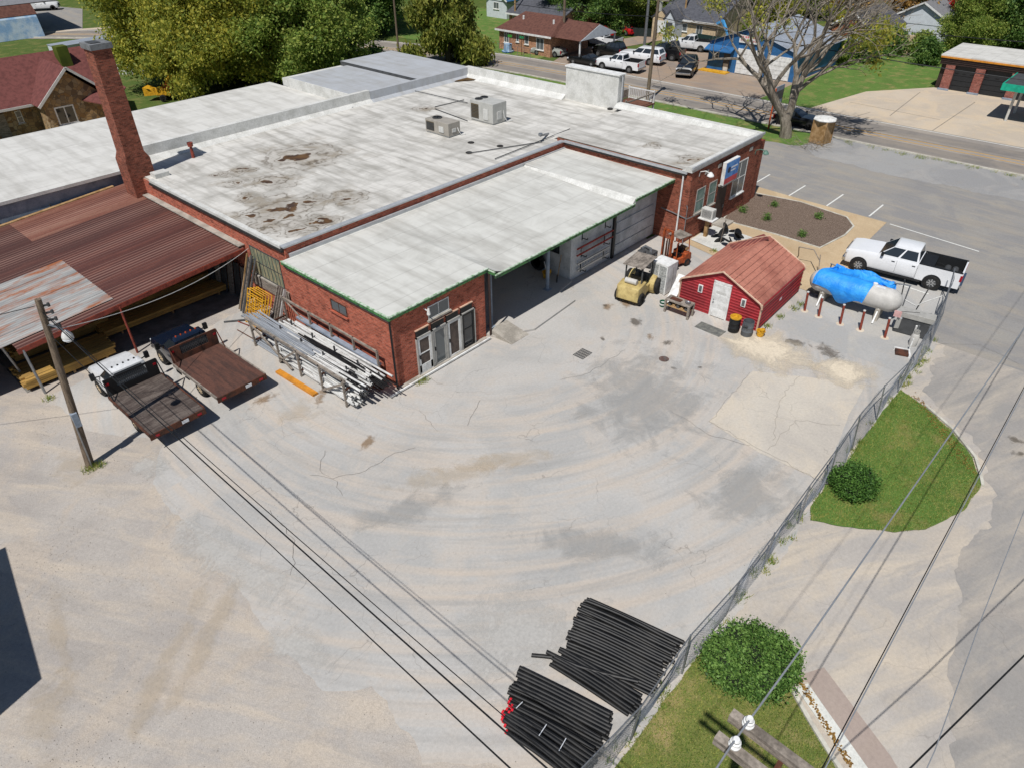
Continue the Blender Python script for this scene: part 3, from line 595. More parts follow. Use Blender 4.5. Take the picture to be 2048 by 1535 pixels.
# street wing
w = MB(); w.box(39.2, 48.55, 20.45, 31.2, -.05, 4.72); part('wing_wall', w, m_brick2)
rough_roof('wing_roof', 39.25, 48.3, 20.7, 31.6, lambda x, y: 4.78, m_roof_main, WS, sd=4)
mb = MB(); mb.ext([(20.4, 4.725), (20.4, 5.06), (20.72, 5.06), (21.1, 4.8), (21.1, 4.725)], 39.05, 48.25, 'x'); part('wing_parapet', mb, m_white_wall)
mb = MB(); mb.box(39.0, 48.7, 20.32, 20.42, 4.93, 5.09); part('coping', mb, m_flash)
mb = MB(); mb.ext([(47.8, 4.8), (48.2, 5.06), (48.66, 5.06), (48.66, 4.725), (47.8, 4.725)], 20.43, 32.5, 'y'); part('wing_parapet', mb, m_white_wall)
mb = MB(); mb.box(39.02, 39.2, 20.75, 30.5, 4.58, 4.70); part('gutter', mb, m_flash)
mb = MB(); mb.box(39.03, 39.19, 20.8, 30.4, 4.45, 4.57); part('fascia', mb, m_dark_seal)
mb = MB(); mb.tube([(39.1, 21.0, 4.58), (39.08, 20.98, 4.3), (39.08, 20.95, .1)], .055, 8); part('downpipe', mb, m_white_paint)
mb = MB(); mb.tube([(39.15, 20.5, 2.6), (39.1, 20.4, 2.5), (39.1, 20.4, .05)], .03, 6); part('conduit', mb, m_steel)
mb = MB(); mb.tube([(39.14, 22.3, 2.0), (39.14, 21.4, 1.9), (39.13, 20.35, 1.75), (40.6, 20.36, 1.6), (41.4, 20.36, 1.55)], .035, 6); part('conduit', mb, m_steel)
# wing windows: two narrow green-grey ones, a door recess and the big four-light window
GLN = MAT('faded_green_blind', '#5f7a72', .5, .2, 2, col2='#7f9088')
window(WS, 'y', 20.45, 40.15, 41.25, 1.75, 3.35, 1, 2, m_grey_paint, GLN, True, .06)
window(WS, 'y', 20.45, 41.75, 42.75, 1.75, 3.35, 1, 2, m_grey_paint, GLN, True, .06)
window(WS, 'y', 20.45, 45.1, 46.95, 1.35, 3.75, 2, 2, m_white_paint, m_pane2, True, .07, m_white_paint)
d = MB(); d.box(43.05, 44.35, 20.43, 20.5, .05, 2.75); dr = part('door', d, m_brown_metal)
d = MB(); d.box(44.1, 44.16, 20.36, 20.43, 1.0, 1.2); d.build('handle', m_steel, dr)
d = MB(); d.box(42.95, 44.5, 20.1, 20.44, 2.8, 2.9); part('door_hood', d, m_grey_paint)
d = MB(); d.box(43.0, 44.4, 19.5, 20.44, 0.02, .16); part('door_step', d, m_concrete)
for (x_, z_, hh) in ((40.85, 4.15, .25), (42.55, 4.12, .25), (46.9, 4.15, .25)):
    d = MB(); d.box(x_, x_+.45, 20.42, 20.46, z_, z_+hh); part('vent_plate', d, m_grey_paint)
# annex: brick room at the front corner
w = MB(); w.box(16.35, 22.45, 22.25, 30.55, -.05, 3.86); part('annex_wall', w, m_brick)
def zc(x, y): return 4.0 if x <= 22.55 else 4.02-.27*min(1, max(0, (30.5-y)/8.8))
rough_roof('annex_roof', 16.22, 22.55, 22.1, 30.45, lambda x, y: 4.0+.02*(y-22)/8, m_roof_annex, WS, sd=2)
rough_roof('canopy_roof', 22.55, 34.85, 21.62, 30.45, zc, m_roof_annex, WS, sd=6)
rough_roof('canopy_roof', 34.85, 39.2, 21.62, 30.45, lambda x, y: 4.14-.09*(30.5-y)/8.8, m_roof_annex, WS, sd=8)
mb = MB(); mb.ext([(34.5, 3.62), (34.52, 3.80), (34.84, 4.12), (34.86, 3.7)], 21.6, 30.4, 'y'); part('roof_step', mb, m_white_wall)
for nm, a, b, z in (('fascia', (16.2, 30.5), (16.2, 22.07), 3.9), ('fascia', (16.2, 22.07), (22.56, 22.07), 3.9), ('fascia', (22.56, 22.07), (22.56, 21.6), 3.82), ('fascia', (22.56, 21.6), (34.8, 21.6), 3.66), ('fascia', (34.82, 21.6), (39.18, 21.6), 3.94)):
    mb = MB(); mb.bar((*a, z), (*b, z), .05, .16); part(nm, mb, m_green_trim)
    mb = MB(); mb.bar((*a, z+.10), (*b, z+.10), .09, .05); part('gutter_lip', mb, m_green_lite)
mb = MB(); mb.bar((16.27, 30.4, 3.76), (16.27, 22.2, 3.76), .1, .12); part('soffit_board', mb, m_dgrey)
mb = MB(); mb.cyl((16.24, 22.12, 3.85), (16.24, 22.12, .1), .05, n=8); part('downpipe', mb, m_black)
mb = MB(); mb.cyl((22.6, 22.05, 3.8), (22.6, 22.05, .1), .06, n=8); part('downpipe', mb, m_brown_metal)
window(WS, 'x', 16.35, 25.5, 26.75, 2.6, 3.2, 2, 1, m_rust, m_pane2, True, .05, m_brick)
window(WS, 'y', 22.25, 18.6, 19.95, 2.75, 3.45, 2, 1, m_white_paint, m_pane2, True, .045, m_concrete)
# four glazed doors in white and grey frames
for i, (x_, c_, scr, rail) in enumerate(((17.75, m_white_paint, m_screen, True), (18.75, m_grey_paint, m_pane2, False), (19.72, m_white_paint, m_screen, False), (20.7, m_black, m_pane, True))):
    d = MB(); W_ = .86; z1 = 2.1
    d.box(x_, x_+W_, 22.17, 22.25, .04, .14 if i else .55); d.box(x_, x_+W_, 22.17, 22.25, z1-.13, z1)
    d.box(x_, x_+.13, 22.17, 22.25, .14, z1-.13); d.box(x_+W_-.13, x_+W_, 22.17, 22.25, .14, z1-.13)
    if rail: d.box(x_+.13, x_+W_-.13, 22.18, 22.25, 1.15, 1.2)
    dr = part('door', d, c_)
    d = MB(); d.box(x_+.1, x_+W_-.1, 22.2, 22.24, .1, z1-.1); d.build('pane', scr, dr)
    d = MB(); d.box(x_+.04, x_+.09, 22.12, 22.17, .95, 1.15); d.build('handle', m_black, dr)
    d = MB(); d.box(x_-.06, x_, 22.15, 22.26, .02, z1+.06); d.box(x_+W_, x_+W_+.06, 22.15, 22.26, .02, z1+.06); d.box(x_-.06, x_+W_+.06, 22.15, 22.26, z1+.0, z1+.06); d.build('frame', m_grey_paint, dr)
    d = MB(); d.box(x_-.03, x_+W_-.1, 22.2, 22.26, z1+.1, z1+.42); tr = part('transom', d, m_black)
    d = MB(); d.box(x_-.06, x_+W_-.07, 22.15, 22.27, z1+.42, z1+.46); d.build('head_trim', m_trim_tan, tr)
d = MB(); d.box(16.35, 22.3, 22.05, 22.24, -.02, .06); part('threshold', d, m_concrete)
# canopy bay: slab, back wall, ladder wall, posts
mb = MB(); mb.prism([(22.7, 21.7), (24.6, 20.7), (28.5, 21.0), (28.6, 22.3), (30.2, 22.55), (30.2, 30.5), (22.5, 30.5), (22.5, 22.2)], -.02, .12); part('dock_slab', mb, m_yard)
mb = MB(); mb.box(22.5, 39.2, 28.2, 28.35, 0, 3.9); part('back_wall', mb, m_bluewall)
mb = MB(); mb.box(30.2, 39.2, 22.75, 22.95, 0, 3.7); part('ladder_wall', mb, m_whiteblock)
mb = MB(); mb.box(30.2, 30.4, 22.95, 28.2, 0, 3.75); part('side_wall', mb, m_whiteblock)
mb = MB(); mb.box(34.3, 34.5, 22.62, 22.75, 0, 3.75); part('post', mb, m_black)
for z_ in (.75, 1.5, 2.25):     # the roller door's slats on the right of the ladder wall
    mb = MB(); mb.box(34.7, 38.9, 22.70, 22.745, z_-.7, z_-.02); part('door_panel', mb, m_whiteblock)
for x_, y_ in ((28.4, 23.0), (23.2, 22.6)):
    mb = MB(); mb.cyl((x_, y_, .1), (x_, y_, 3.75), .11, n=12); mb.box(x_-.2, x_+.2, y_-.2, y_+.2, .1, .15); part('column', mb, m_bluewall)
window(WS, 'x', 30.2, 23.6, 25.2, 1.5, 2.9, 6, 1, m_black, m_pane, False, .04)
mb = MB(); mb.loft([[(22.65, 22.1, -.01), (23.9, 22.1, -.01), (23.9, 22.1, .42), (22.65, 22.1, .42)], [(22.75, 20.7, -.01), (24.1, 20.7, -.01), (24.1, 20.7, .02), (22.75, 20.7, .02)]]); part('ramp', mb, m_concrete)
# west wall windows, dirty glazing of the main block
GRM = MAT('grimy_glazing', '#6f7a68', .4, .4, 5, col2='#a89a78', stretch=(1, 1, .3), fine=.3)
window(WS, 'x', 16.6, 31.4, 34.3, 1.9, 3.6, 8, 2, m_dgrey, GRM, True, .05)
mb = MB(); mb.box(16.5, 16.6, 31.0, 34.6, 1.2, 1.85); part('spandrel', mb, m_wood_grey)
# chimney
ch = MB(); CX, CY = 16.35, 46.6
def sq(x0, x1, y0, y1, z): return [(x0, y0, z), (x1, y0, z), (x1, y1, z), (x0, y1, z)]
ch.loft([sq(15.9, 17.42, 46.3, 47.75, 2.6), sq(15.9, 17.42, 46.3, 47.75, 5.55), sq(16.02, 17.18, 46.3, 47.55, 6.0), sq(16.1, 17.14, 46.3, 47.5, 11.85)]); c_ = part('chimney', ch, m_brick_chim)
cp = MB(); cp.box(16.0, 17.24, 46.2, 47.6, 11.86, 12.16); cp.build('cap', MAT('chimney_cap', '#77797b', .85, .2, 3), c_)
cp = MB(); cp.box(16.2, 16.75, 46.5, 47.3, 12.162, 12.2); cp.build('flue', m_dgrey, c_)
mb = MB(); mb.box(17.0, 17.9, 45.3, 46.0, 4.4, 4.75); part('chimney_flashing', mb, m_white_wall)
# roof vents and pipe runs on the membrane
mb = MB(); mb.cyl((20.55, 47.3, 4.5), (20.55, 47.3, 5.25), .12, .09, 8); mb.cyl((20.55, 47.3, 5.25), (20.55, 47.3, 5.5), .18, .2, 8); part('rusty_vent', mb, m_redpost)
mb = MB(); mb.cyl((40.04, 32.69, 4.5), (38.2, 31.9, 4.95), .08, n=8); mb.cyl((38.2, 31.9, 4.95), (38.2, 31.9, 5.1), .15, n=8); part('roof_vent', mb, m_steel)
for pts in ([(39.42, 43.98, 4.56), (42.43, 43.71, 4.56)], [(39.02, 43.55, 4.56), (38.37, 39.25, 4.56)], [(38.13, 31.69, 4.58), (35.19, 32.95, 4.58), (33.00, 33.89, 4.58)], [(41.63, 48.86, 4.6), (41.85, 42.73, 4.6)], [(41.73, 32.05, 4.6), (33.35, 31.70, 4.6)]):
    mb = MB(); mb.tube(pts, .03, 6); part('roof_pipe', mb, m_dgrey)
for u in ((34.99, 49.09, 4.53), (31.57, 49.16, 4.53), (40.73, 49.33, 4.53), (48.15, 33.08, 4.53), (34.85, 35.40, 4.53), (33.24, 33.99, 4.53), (35.62, 33.35, 4.53), (43.20, 49.32, 4.53)):
    mb = MB(); mb.lathe([(.22, -.01), (.24, .03), (.2, .05), (.0, .05)], u, 10); part('roof_drain', mb, m_dark_seal)
mb = MB(); mb.poly([(46.26, 48.83, 4.56), (49.08, 49.61, 4.56), (48.87, 47.48, 4.56), (47.73, 47.95, 4.56)]); part('leaf_litter', mb, m_leaf_brn)
# small rear porch roof and its gable beyond the east parapet
mb = MB(); mb.loft([[(49.2, 44.6, 4.2), (49.2, 50.5, 4.2), (49.2, 50.5, 4.3), (49.2, 44.6, 4.3)], [(52.6, 44.6, 3.6), (52.6, 50.5, 3.6), (52.6, 50.5, 3.7), (52.6, 44.6, 3.7)]]); part('porch_roof', mb, m_shingle_brown)

# raised side deck with a white balustrade, east side
DK = thing('timber_deck', 'small raised timber deck with white balustrade beyond the tall white wall', 'deck', (51.5, 33.8, 0))
mb = MB(); mb.box(0, 4.5, 0, 2.8, 3.2, 3.32); mb.build('deck_floor', MAT('deck_boards', '#6b4636', .85), DK)
for x_, y_ in ((.1, .1), (4.4, .1), (.1, 2.7), (4.4, 2.7)): mb = MB(); mb.box(x_-.06, x_+.06, y_-.06, y_+.06, 0, 4.35); mb.build('post', m_white_paint if x_ > 1 else m_wood_grey, DK)
for i in range(14):
    mb = MB(); y_ = .2+2.4*i/13; mb.box(4.38, 4.42, y_-.02, y_+.02, 3.4, 4.2); mb.build('baluster', m_white_paint, DK)
mb = MB(); mb.box(4.35, 4.45, .1, 2.7, 4.2, 4.28); mb.box(4.35, 4.45, .1, 2.7, 3.36, 3.42); mb.build('rail', m_white_paint, DK)
mb = MB(); mb.box(.1, 4.4, .05, .13, 4.1, 4.2); mb.build('rail', m_wood_grey, DK); mb = MB(); mb.box(.1, 4.4, 2.7, 2.76, 3.4, 4.1); mb.build('side_panel', m_wood_grey, DK)

# ---------------------------------------------------------------- neighbouring flat-roofed buildings
WH = thing('warehouse', 'long white flat-roofed warehouse behind the chimney, grey-blue side wall', 'building')
mb = MB(); mb.box(-14, 36.4, 49.95, 63.3, -.05, 3.98); part('wall', mb, m_bluewall, WH)
rough_roof('roof', -14.1, 36.5, 49.85, 63.4, lambda x, y: 4.05, m_roof_back, WH, 1.0, .02, 12)
mb = MB(); mb.box(-14.12, 17.6, 49.8, 49.95, 3.86, 4.06); part('roof_edge', mb, m_white_wall, WH)
for x_ in (12.6, 11.9): mb = MB(); mb.tube([(x_, 49.85, 3.2), (x_+.05, 49.8, 2.9), (x_-.1, 49.82, 2.5)], .04, 5); part('wall_bracket', mb, m_dgrey, WH)
mb = MB(); mb.prism([(7.6, 49.5), (8.4, 49.3), (8.6, 49.9), (7.8, 49.93)], .0, 3.6); part('blue_pipe_shaft', mb, MAT('blue_sheet', '#2f6f9f', .6), WH)
GB = thing('grey_roofed_store', 'pale grey flat-roofed store joined behind the white roof, under the trees', 'building')
mb = MB(); mb.box(36.6, 49.4, 49.7, 61.3, -.05, 4.7); part('wall', mb, m_white_wall, GB)
rough_roof('roof', 36.5, 43.2, 49.75, 60.2, lambda x, y: 4.86, m_roof_grey, GB, 1.0, .02, 15)
rough_roof('roof', 43.2, 49.6, 49.75, 61.4, lambda x, y: 5.05, m_roof_grey, GB, 1.0, .02, 17)
mb = MB(); mb.box(43.1, 43.2, 49.75, 61.2, 4.6, 5.08); part('roof_step', mb, m_dgrey, GB)
mb = MB(); mb.box(36.45, 36.6, 49.7, 60.3, 3.9, 4.88); part('parapet', mb, m_white_wall, GB)
mb = MB(); mb.box(36.38, 36.45, 52, 52.8, 4.1, 4.7); part('hatch', mb, m_grey_lt, GB)

# ---------------------------------------------------------------- rooftop air handlers
def hvac(label, x, y, z, sx, sy, h, mat, fans):
    t = thing('rooftop_air_conditioner', label, 'air conditioner', (x, y, z), 0, 'air handlers on the white roof')
    mb = MB(); mb.box(0, sx, 0, sy, .12, h); o = mb.build('cabinet', mat, t, bevel=.02)
    mb = MB(); mb.box(.08, sx-.08, .08, sy-.08, 0, .12); mb.build('kerb_frame', m_white_wall, t)
    mb = MB(); mb.box(-.015, 0, sy*.62, sy*.95, .25, h*.85); gl = mb.build('coil_grille', MAT('coil', '#5f5136', .7, .2, 20), t)
    for i in range(9): mb = MB(); zz = .28+(h*.85-.3)*i/9; mb.box(-.035, -.015, sy*.62, sy*.95, zz, zz+.03); mb.build('slat', m_dgrey, gl)
    for k, (fx, fy, r) in enumerate(fans):
        mb = MB(); mb.lathe([(r, 0), (r, .06), (r-.05, .07), (r-.06, .02), (0, .02)], (fx, fy, h), 20); f = mb.build('fan', m_dgrey, t)
        mb = MB()
        for a in range(4): q = math.pi*a/4; mb.bar((fx-r*.9*math.cos(q), fy-r*.9*math.sin(q), h+.07), (fx+r*.9*math.cos(q), fy+r*.9*math.sin(q), h+.07), .02)
        mb.build('fan_guard', m_black, f)
    mb = MB(); mb.box(sx*.3, sx*.62, -.04, 0, .35, h*.6); mb.build('service_panel', m_grey_lt, t)
    mb = MB(); mb.box(-.05, 0, sy*.2, sy*.4, .3, h*.7); mb.build('control_box', m_grey_lt, t)
    mb = MB(); mb.tube([(sx*.75, -.04, h*.6), (sx*.75, -.12, .4), (sx*.9, -.2, .08), (sx*1.3, -.25, .06)], .025, 6); mb.build('condensate_pipe', m_white_paint, t)
    return t
hvac('smaller beige rooftop air handler nearer the yard', 34.55, 37.3, 4.5, 1.15, 2.4, 1.0, MAT('beige_cabinet', '#a09a90', .5, .1, 2), [(.6, 1.75, .36)])
hvac('larger pale grey rooftop air handler with two fans', 38.85, 37.05, 4.5, 1.5, 2.35, 1.5, MAT('grey_cabinet', '#b5b4ae', .5, .08, 2), [(.5, 1.9, .3), (1.1, 1.9, .3)])

# ---------------------------------------------------------------- signs and lamps on the wing
SG = thing('wall_sign', 'tilted blue and red lightbox sign on the street wing', 'sign', (44.0, 20.1, 3.0))
mb = MB(); mb.box(-1.25, .6, -.12, .12, 0, 1.5); mb.build('sign_case', m_white_paint, SG)
mb = MB(); mb.box(-1.2, .55, -.135, -.122, .42, 1.45); f = mb.build('sign_face', m_bluesign, SG)
mb = MB(); mb.box(-1.2, .55, -.135, -.122, .05, .42); mb.build('sign_band', m_signred, SG)
mb = MB(); mb.lathe([(.0, -.142), (.2, -.142), (.2, -.136), (0, -.136)], (-.78, 0, .95), 14, 'y'); mb.build('emblem', MAT('navy', '#16284f', .5), f)
mb = MB(); mb.box(-.5, .35, -.142, -.136, .98, 1.08); mb.box(-.5, .1, -.142, -.136, .78, .86); mb.build('lettering', m_lampglass, f)
def gooseneck(label, x, z, mat):
    t = thing('wall_lamp', label, 'lamp', (x, 20.45, z))
    mb = MB(); mb.tube([(0, 0, -.3), (0, -.05, 0), (.02, -.4, .12), (.05, -.7, .05)], .03, 6); mb.build('arm', mat, t)
    mb = MB(); mb.lathe([(.06, .12), (.12, .05), (.2, -.05), (.22, -.12), (.0, -.12)], (.05, -.75, 0), 12); mb.build('shade', mat, t)
    mb = MB(); mb.lathe([(.0, -.22), (.1, -.2), (.14, -.125), (0, -.125)], (.05, -.75, 0), 10); mb.build('lens', m_lampglass, t)
gooseneck('white gooseneck lamp at the wing corner above the downpipe', 40.1, 4.55, m_white_paint)
gooseneck('green bracket lamp near the parking end of the wing wall', 47.9, 4.0, MAT('lamp_green', '#5b7d70', .6))
FL = thing('flood_lamp', 'small white floodlight beside the high window above the annex doors', 'lamp', (18.35, 22.2, 3.35))
mb = MB(); mb.bar((0, 0, .15), (0, -.22, .12), .04); mb.build('bracket', m_white_paint, FL); mb = MB(); mb.lathe([(.05, 0), (.09, -.25), (.09, -.3), (0, -.3)], (0.05, -.26, .2), 10); mb.build('head', m_white_paint, FL)
# ---------------------------------------------------------------- open lean-to with the red corrugated roof
SH = thing('open_shed', 'open-fronted lean-to with rust-red corrugated roof beside the chimney', 'shed')
def shz(x): return 2.45+(x-4.9)*.0735
def corr(x0, x1, y0, y1, z_of, pitch=.2, amp=.028, lift=0.0):
    mb = MB(); n = int((y1-y0)/pitch*4); A = []; B = []
    for i in range(n+1):
        y = y0+(y1-y0)*i/n; h = amp*(1 if i % 4 in (0, 1) else 0)+lift; A.append(mb.P((x0, y, z_of(x0)+h))); B.append(mb.P((x1, y, z_of(x1)+h)))
    for i in range(n): mb.F(A[i], B[i], B[i+1], A[i+1])
    return mb
def corr_mat(name, c1, c2, c3):
    g_ = NG(name); p = g_.pos(); n_ = g_.noise(g_.map(p, (.18, 1.4, 1)), 1.0, 5, .7, .3)
    oi = g_.n('ShaderNodeObjectInfo'); k = g_.math('ADD', g_.math('MULTIPLY', n_, .88), g_.math('MULTIPLY', oi.outputs['Random'], .12))
    c = g_.ramp(k, [(.3, hx(c1)), (.5, hx(c2)), (.68, hx(c3))]); c = g_.mix(1.0, c, g_.ramp(g_.noise(p, 12, 3), [(.3, .85), (.7, 1.15)]), 'MULTIPLY')
    fr = g_.math('FRACT', g_.math('DIVIDE', g_.math('SUBTRACT', g_.sep(p)[1], 34.72), .3)); rib_light = g_.ramp(fr, [(.0, .85), (.12, .85), (.2, 0), (.8, 0), (.95, .3), (1, .85)])
    c = g_.mix(g_.math('MULTIPLY', rib_light, .5), c, hx('#a07f72')); c = g_.mix(g_.ramp(fr, [(.2, .0), (.3, .5), (.5, .0)]), c, hx('#33201c'))  # pale crests, dark far flanks: light and shade of the ribs painted in
    return g_.out(c, .6, .0, .4)
m_corr = corr_mat('corrugated_red', '#452823', '#543029', '#673d32')
m_corr_dk = corr_mat('corrugated_dark', '#412823', '#4c2e28', '#5e3a31')
m_corr_lt = corr_mat('corrugated_orange', '#61392f', '#74483a', '#856050')
def galv():
    g_ = NG('galvanised_rusted'); p = g_.pos(); b = g_.mix(g_.ramp(g_.noise(g_.map(p, (.3, 2, 1)), 1.0, 4), [(.4, 0), (.62, 1)]), hx('#a9a8a4'), hx('#8f8f8d'))
    r = g_.noise(g_.map(p, (.55, 2.2, 1), loc=(4, 2, 0)), .75, 6, .7); c = g_.mix(g_.ramp(r, [(.46, 0), (.55, .45), (.64, 1)]), b, hx('#9c5f3c'))
    return g_.out(c, .5, .25, .4)
m_galv = galv()
yb = 34.72
i = 0
while yb < 49.4:
    ye = min(yb+1.0, 49.5)
    for (xa, xb) in ((9.35, 16.45), (4.75, 9.5)):
        mt = m_corr if ye < 43.2 else (m_corr_dk if ye < 46.5 else m_corr_lt)
        if xa < 9 and ye > 40.5: mt = m_corr_dk
        corr(xa, xb, yb, ye+.03, shz, .3, .035, .008*(xa > 9)+.002*(i % 2)).build('roof_sheet', mt, SH)
    yb = ye; i += 1
xa = -4.0
yb = 35.5
while yb < 50: corr(-4, 4.85, yb, yb+1.03, shz, .2, .028, .0).build('roof_sheet', m_corr_dk, SH); yb += 1.0
yb = 35.35
for k in range(6): corr(3.9, 9.5, yb, yb+1.12, shz, .2, .03, .06+.004*(k % 2)).build('galvanised_sheet', m_galv, SH)['label'] = 'galvanised sheet streaked with orange rust'; yb += 1.08
mb = MB(); mb.bar((4.72, 34.7, shz(4.7)-.1), (16.5, 34.7, shz(16.5)-.1), .05, .24); mb.build('fascia_beam', m_redpost, SH)
mb = MB(); mb.bar((16.5, 34.8, shz(16.5)+.14), (16.5, 46.2, shz(16.5)+.14), .55, .05); mb.build('flashing', m_concrete, SH)
mb = MB(); mb.bar((4.8, 49.55, shz(4.8)+.05), (15.8, 49.55, shz(15.8)+.05), .25, .12); mb.build('ridge_board', m_wood_tan, SH)
for x_, y_, x2, y2 in ((9.46, 34.62, 9.46, 34.72), (4.96, 34.5, 4.95, 34.72), (4.75, 36.2, 4.4, 36.3)):
    mb = MB(); mb.cyl((x_, y_, 0), (x2, y2, shz(x2)-.1), .06, n=8); mb.build('post', m_redpost if x_ > 9 else m_steel, SH)
for y_ in (39.5, 44.5):
    mb = MB(); mb.bar((4.9, y_, shz(4.9)-.12), (16.5, y_, shz(16.5)-.12), .08, .2); mb.build('rafter', m_wood_grey, SH)
    for x_ in (5.0, 10.5): mb = MB(); mb.bar((x_, y_, 0), (x_, y_, shz(x_)-.2), .12); mb.build('post', m_wood_grey, SH)
mb = MB(); mb.box(4.4, 16.5, 49.6, 49.75, 0, 2.3); mb.build('rear_wall', m_wood_grey, SH)
mb = MB(); mb.box(4.4, 16.55, 35.2, 49.6, -.02, .015); mb.build('floor_slab', m_conc_dark, SH)

# stacks of yellow boards, every board its own thing
bm_ = {}
def board(loc, L_, w_, h_, label, rz=0, group='yellow boards under the lean-to', mat=None):
    k = (L_, w_, h_)
    if k not in bm_:
        mb = MB(); mb.box(-L_/2, L_/2, -w_/2, w_/2, 0, h_); bm_[k] = mb.mesh('board', mat or m_yellow_wood)
    o = inst('yellow_board', bm_[k], None, loc, (0, 0, rz)); return tag(o, label, 'board', group)
def stack(cx, cy, L_, nw, nh, w_, h_, label, z0=.2, rz=0, jit=.12):
    c, s = math.cos(rz), math.sin(rz)
    for j in range(nh):
        for k in range(nw):
            dx = rng.uniform(-jit, jit); dy = (k-(nw-1)/2)*(w_+.012)+rng.uniform(-.02, .02)
            board((cx+dx*c-dy*s, cy+dx*s+dy*c, z0+j*(h_+.003)), L_, w_, h_, label+(', topmost layer' if j == nh-1 else ', lower layers'), rz+rng.uniform(-.006, .006))
    for e in (-.38, 0, .38):
        mb = MB(); mb.bar((cx+e*L_*c-.5*nw*w_*s*-1, cy+e*L_*s-.5*nw*w_*c, .1), (cx+e*L_*c+.5*nw*w_*s*-1, cy+e*L_*s+.5*nw*w_*c, .1), .1, .18)
        tag(mb.build('timber_bearer', m_wood_tan), 'timber bearer under the '+label.split(' in the ')[1], 'timber', 'bearers under the board stacks')
stack(12.6, 37.6, 7.4, 5, 3, .24, .1, 'long yellow board in the wide stack under the shed centre')
stack(12.4, 38.95, 7.2, 2, 5, .22, .1, 'long yellow board in the tall stack behind the shed centre')
stack(6.6, 36.05, 4.2, 9, 4, .20, .1, 'yellow board in the sunlit front stack at the left shed post')
stack(7.2, 38.6, 4.6, 5, 5, .22, .1, 'yellow board in the deep stack at the left of the shed')
# shadowed goods at the back of the lean-to
def crate(label, x, y, sx, sy, h, mat, lid=None):
    t = thing('wrapped_pallet', label, 'pallet', (x, y, .015))
    mb = MB(); mb.box(-sx/2, sx/2, -sy/2, sy/2, .12, h); mb.build('load', mat, t, bevel=.04)
    for k in range(3): mb = MB(); q = -sy/2+sy*k/2; mb.box(-sx/2, sx/2, q-.05, q+.05, 0, .12); mb.build('pallet_slat', m_wood_grey, t)
crate('pale wrapped pallet behind the red shed post', 10.1, 40.8, 1.4, 1.1, 1.3, m_siding_w); crate('blue-grey wrapped pallet in the middle of the shed', 11.9, 41.2, 1.3, 1.1, 1.15, m_barnblue)
crate('pale wrapped pallet at the left of the shed', 7.8, 41.0, 1.6, 1.2, 1.1, m_siding_w)
for k in range(6):
    mb = MB(); x_ = 16.2-.1*k; mb.at((x_, 35.5+.55*k, .02), 0, R(9)); mb.box(-.06, .04, -.22, .22, 0, 1.9+.15*(k % 3))
    tag(mb.build('leaning_plank', m_dgrey if k % 2 else m_wood_grey), 'grey plank leaning on the brick wall inside the shed', 'plank', 'planks leaning inside the shed')
crate('dark bundled goods in the right back of the shed', 14.8, 40.2, 1.6, 1.4, 1.2, m_dgrey)

# ---------------------------------------------------------------- leaning stock by the grimy window
for k in range(11):
    mb = MB(); y_ = 34.6-.10*k; z_ = 2.9+.25*math.sin(k*2.1); mb.bar((15.3+.05*(k % 3)-.02*k, y_+.1, .01), (16.42, y_-.15+.05*(k % 4), z_), .05+.02*(k % 2), .07)
    tag(mb.build('leaning_pole', [m_wood_grey, m_wood_tan, m_steel, m_dgrey][k % 4]), 'tall thin pole or batten leaning at the shed corner', 'pole', 'battens leaning at the shed corner')
def ladderframe(label, y0, lean, k):
    t = thing('scaffold_frame', label, 'scaffold', (15.05-.09*k, y0, .02), 0, 'yellow scaffold frames leaning on the wall')
    t.rotation_euler = (0, lean, 0)
    mb = MB(); W_, H_ = 1.5, 1.95
    mb.cyl((0, 0, 0), (0, 0, H_), .028, n=6); mb.build('upright', m_yellow_paint, t); mb = MB(); mb.cyl((0, -W_, 0), (0, -W_, H_), .028, n=6); mb.build('upright', m_yellow_paint, t)
    for z_ in (H_, H_-.3, .08): mb = MB(); mb.cyl((0, 0, z_), (0, -W_, z_), .026, n=6); mb.build('crossbar', m_yellow_paint, t)
    mb = MB(); mb.cyl((0, -W_/2, .08), (0, -W_/2, H_-.3), .024, n=6); mb.cyl((0, -W_*.22, .08), (0, -W_*.22, H_-.3), .02, n=6); mb.cyl((0, -W_*.78, .08), (0, -W_*.78, H_-.3), .02, n=6); mb.build('inner_post', m_yellow_paint, t)
    for i in range(6):
        z_ = .3+.24*i; mb = MB(); mb.cyl((0, -.02, z_), (0, -W_*.22, z_), .02, n=6); mb.cyl((0, -W_*.78, z_), (0, -W_, z_), .02, n=6); mb.cyl((0, -W_*.36, z_), (0, -W_*.62, z_), .02, n=6); mb.build('rung', m_yellow_paint, t)
for k in range(4): ladderframe(['outermost yellow scaffold frame of the leaning group', 'second yellow scaffold frame, behind the outermost', 'third yellow scaffold frame in the leaning group', 'innermost yellow scaffold frame nearest the wall'][k], 33.1-.04*k, R(17+2*k), 3-k)
for k in range(4):
    mb = MB(); mb.bar((15.2+.05*k, 31.35-.18*k, .02), (16.3, 31.5-.2*k, 2.2), .16, .04, up=(0, 1, 0)); tag(mb.build('leaning_board', m_wood_grey if k < 3 else m_grey_lt), 'wide pale board leaning against the brick at the annex corner', 'board', 'pale boards leaning at the annex corner')
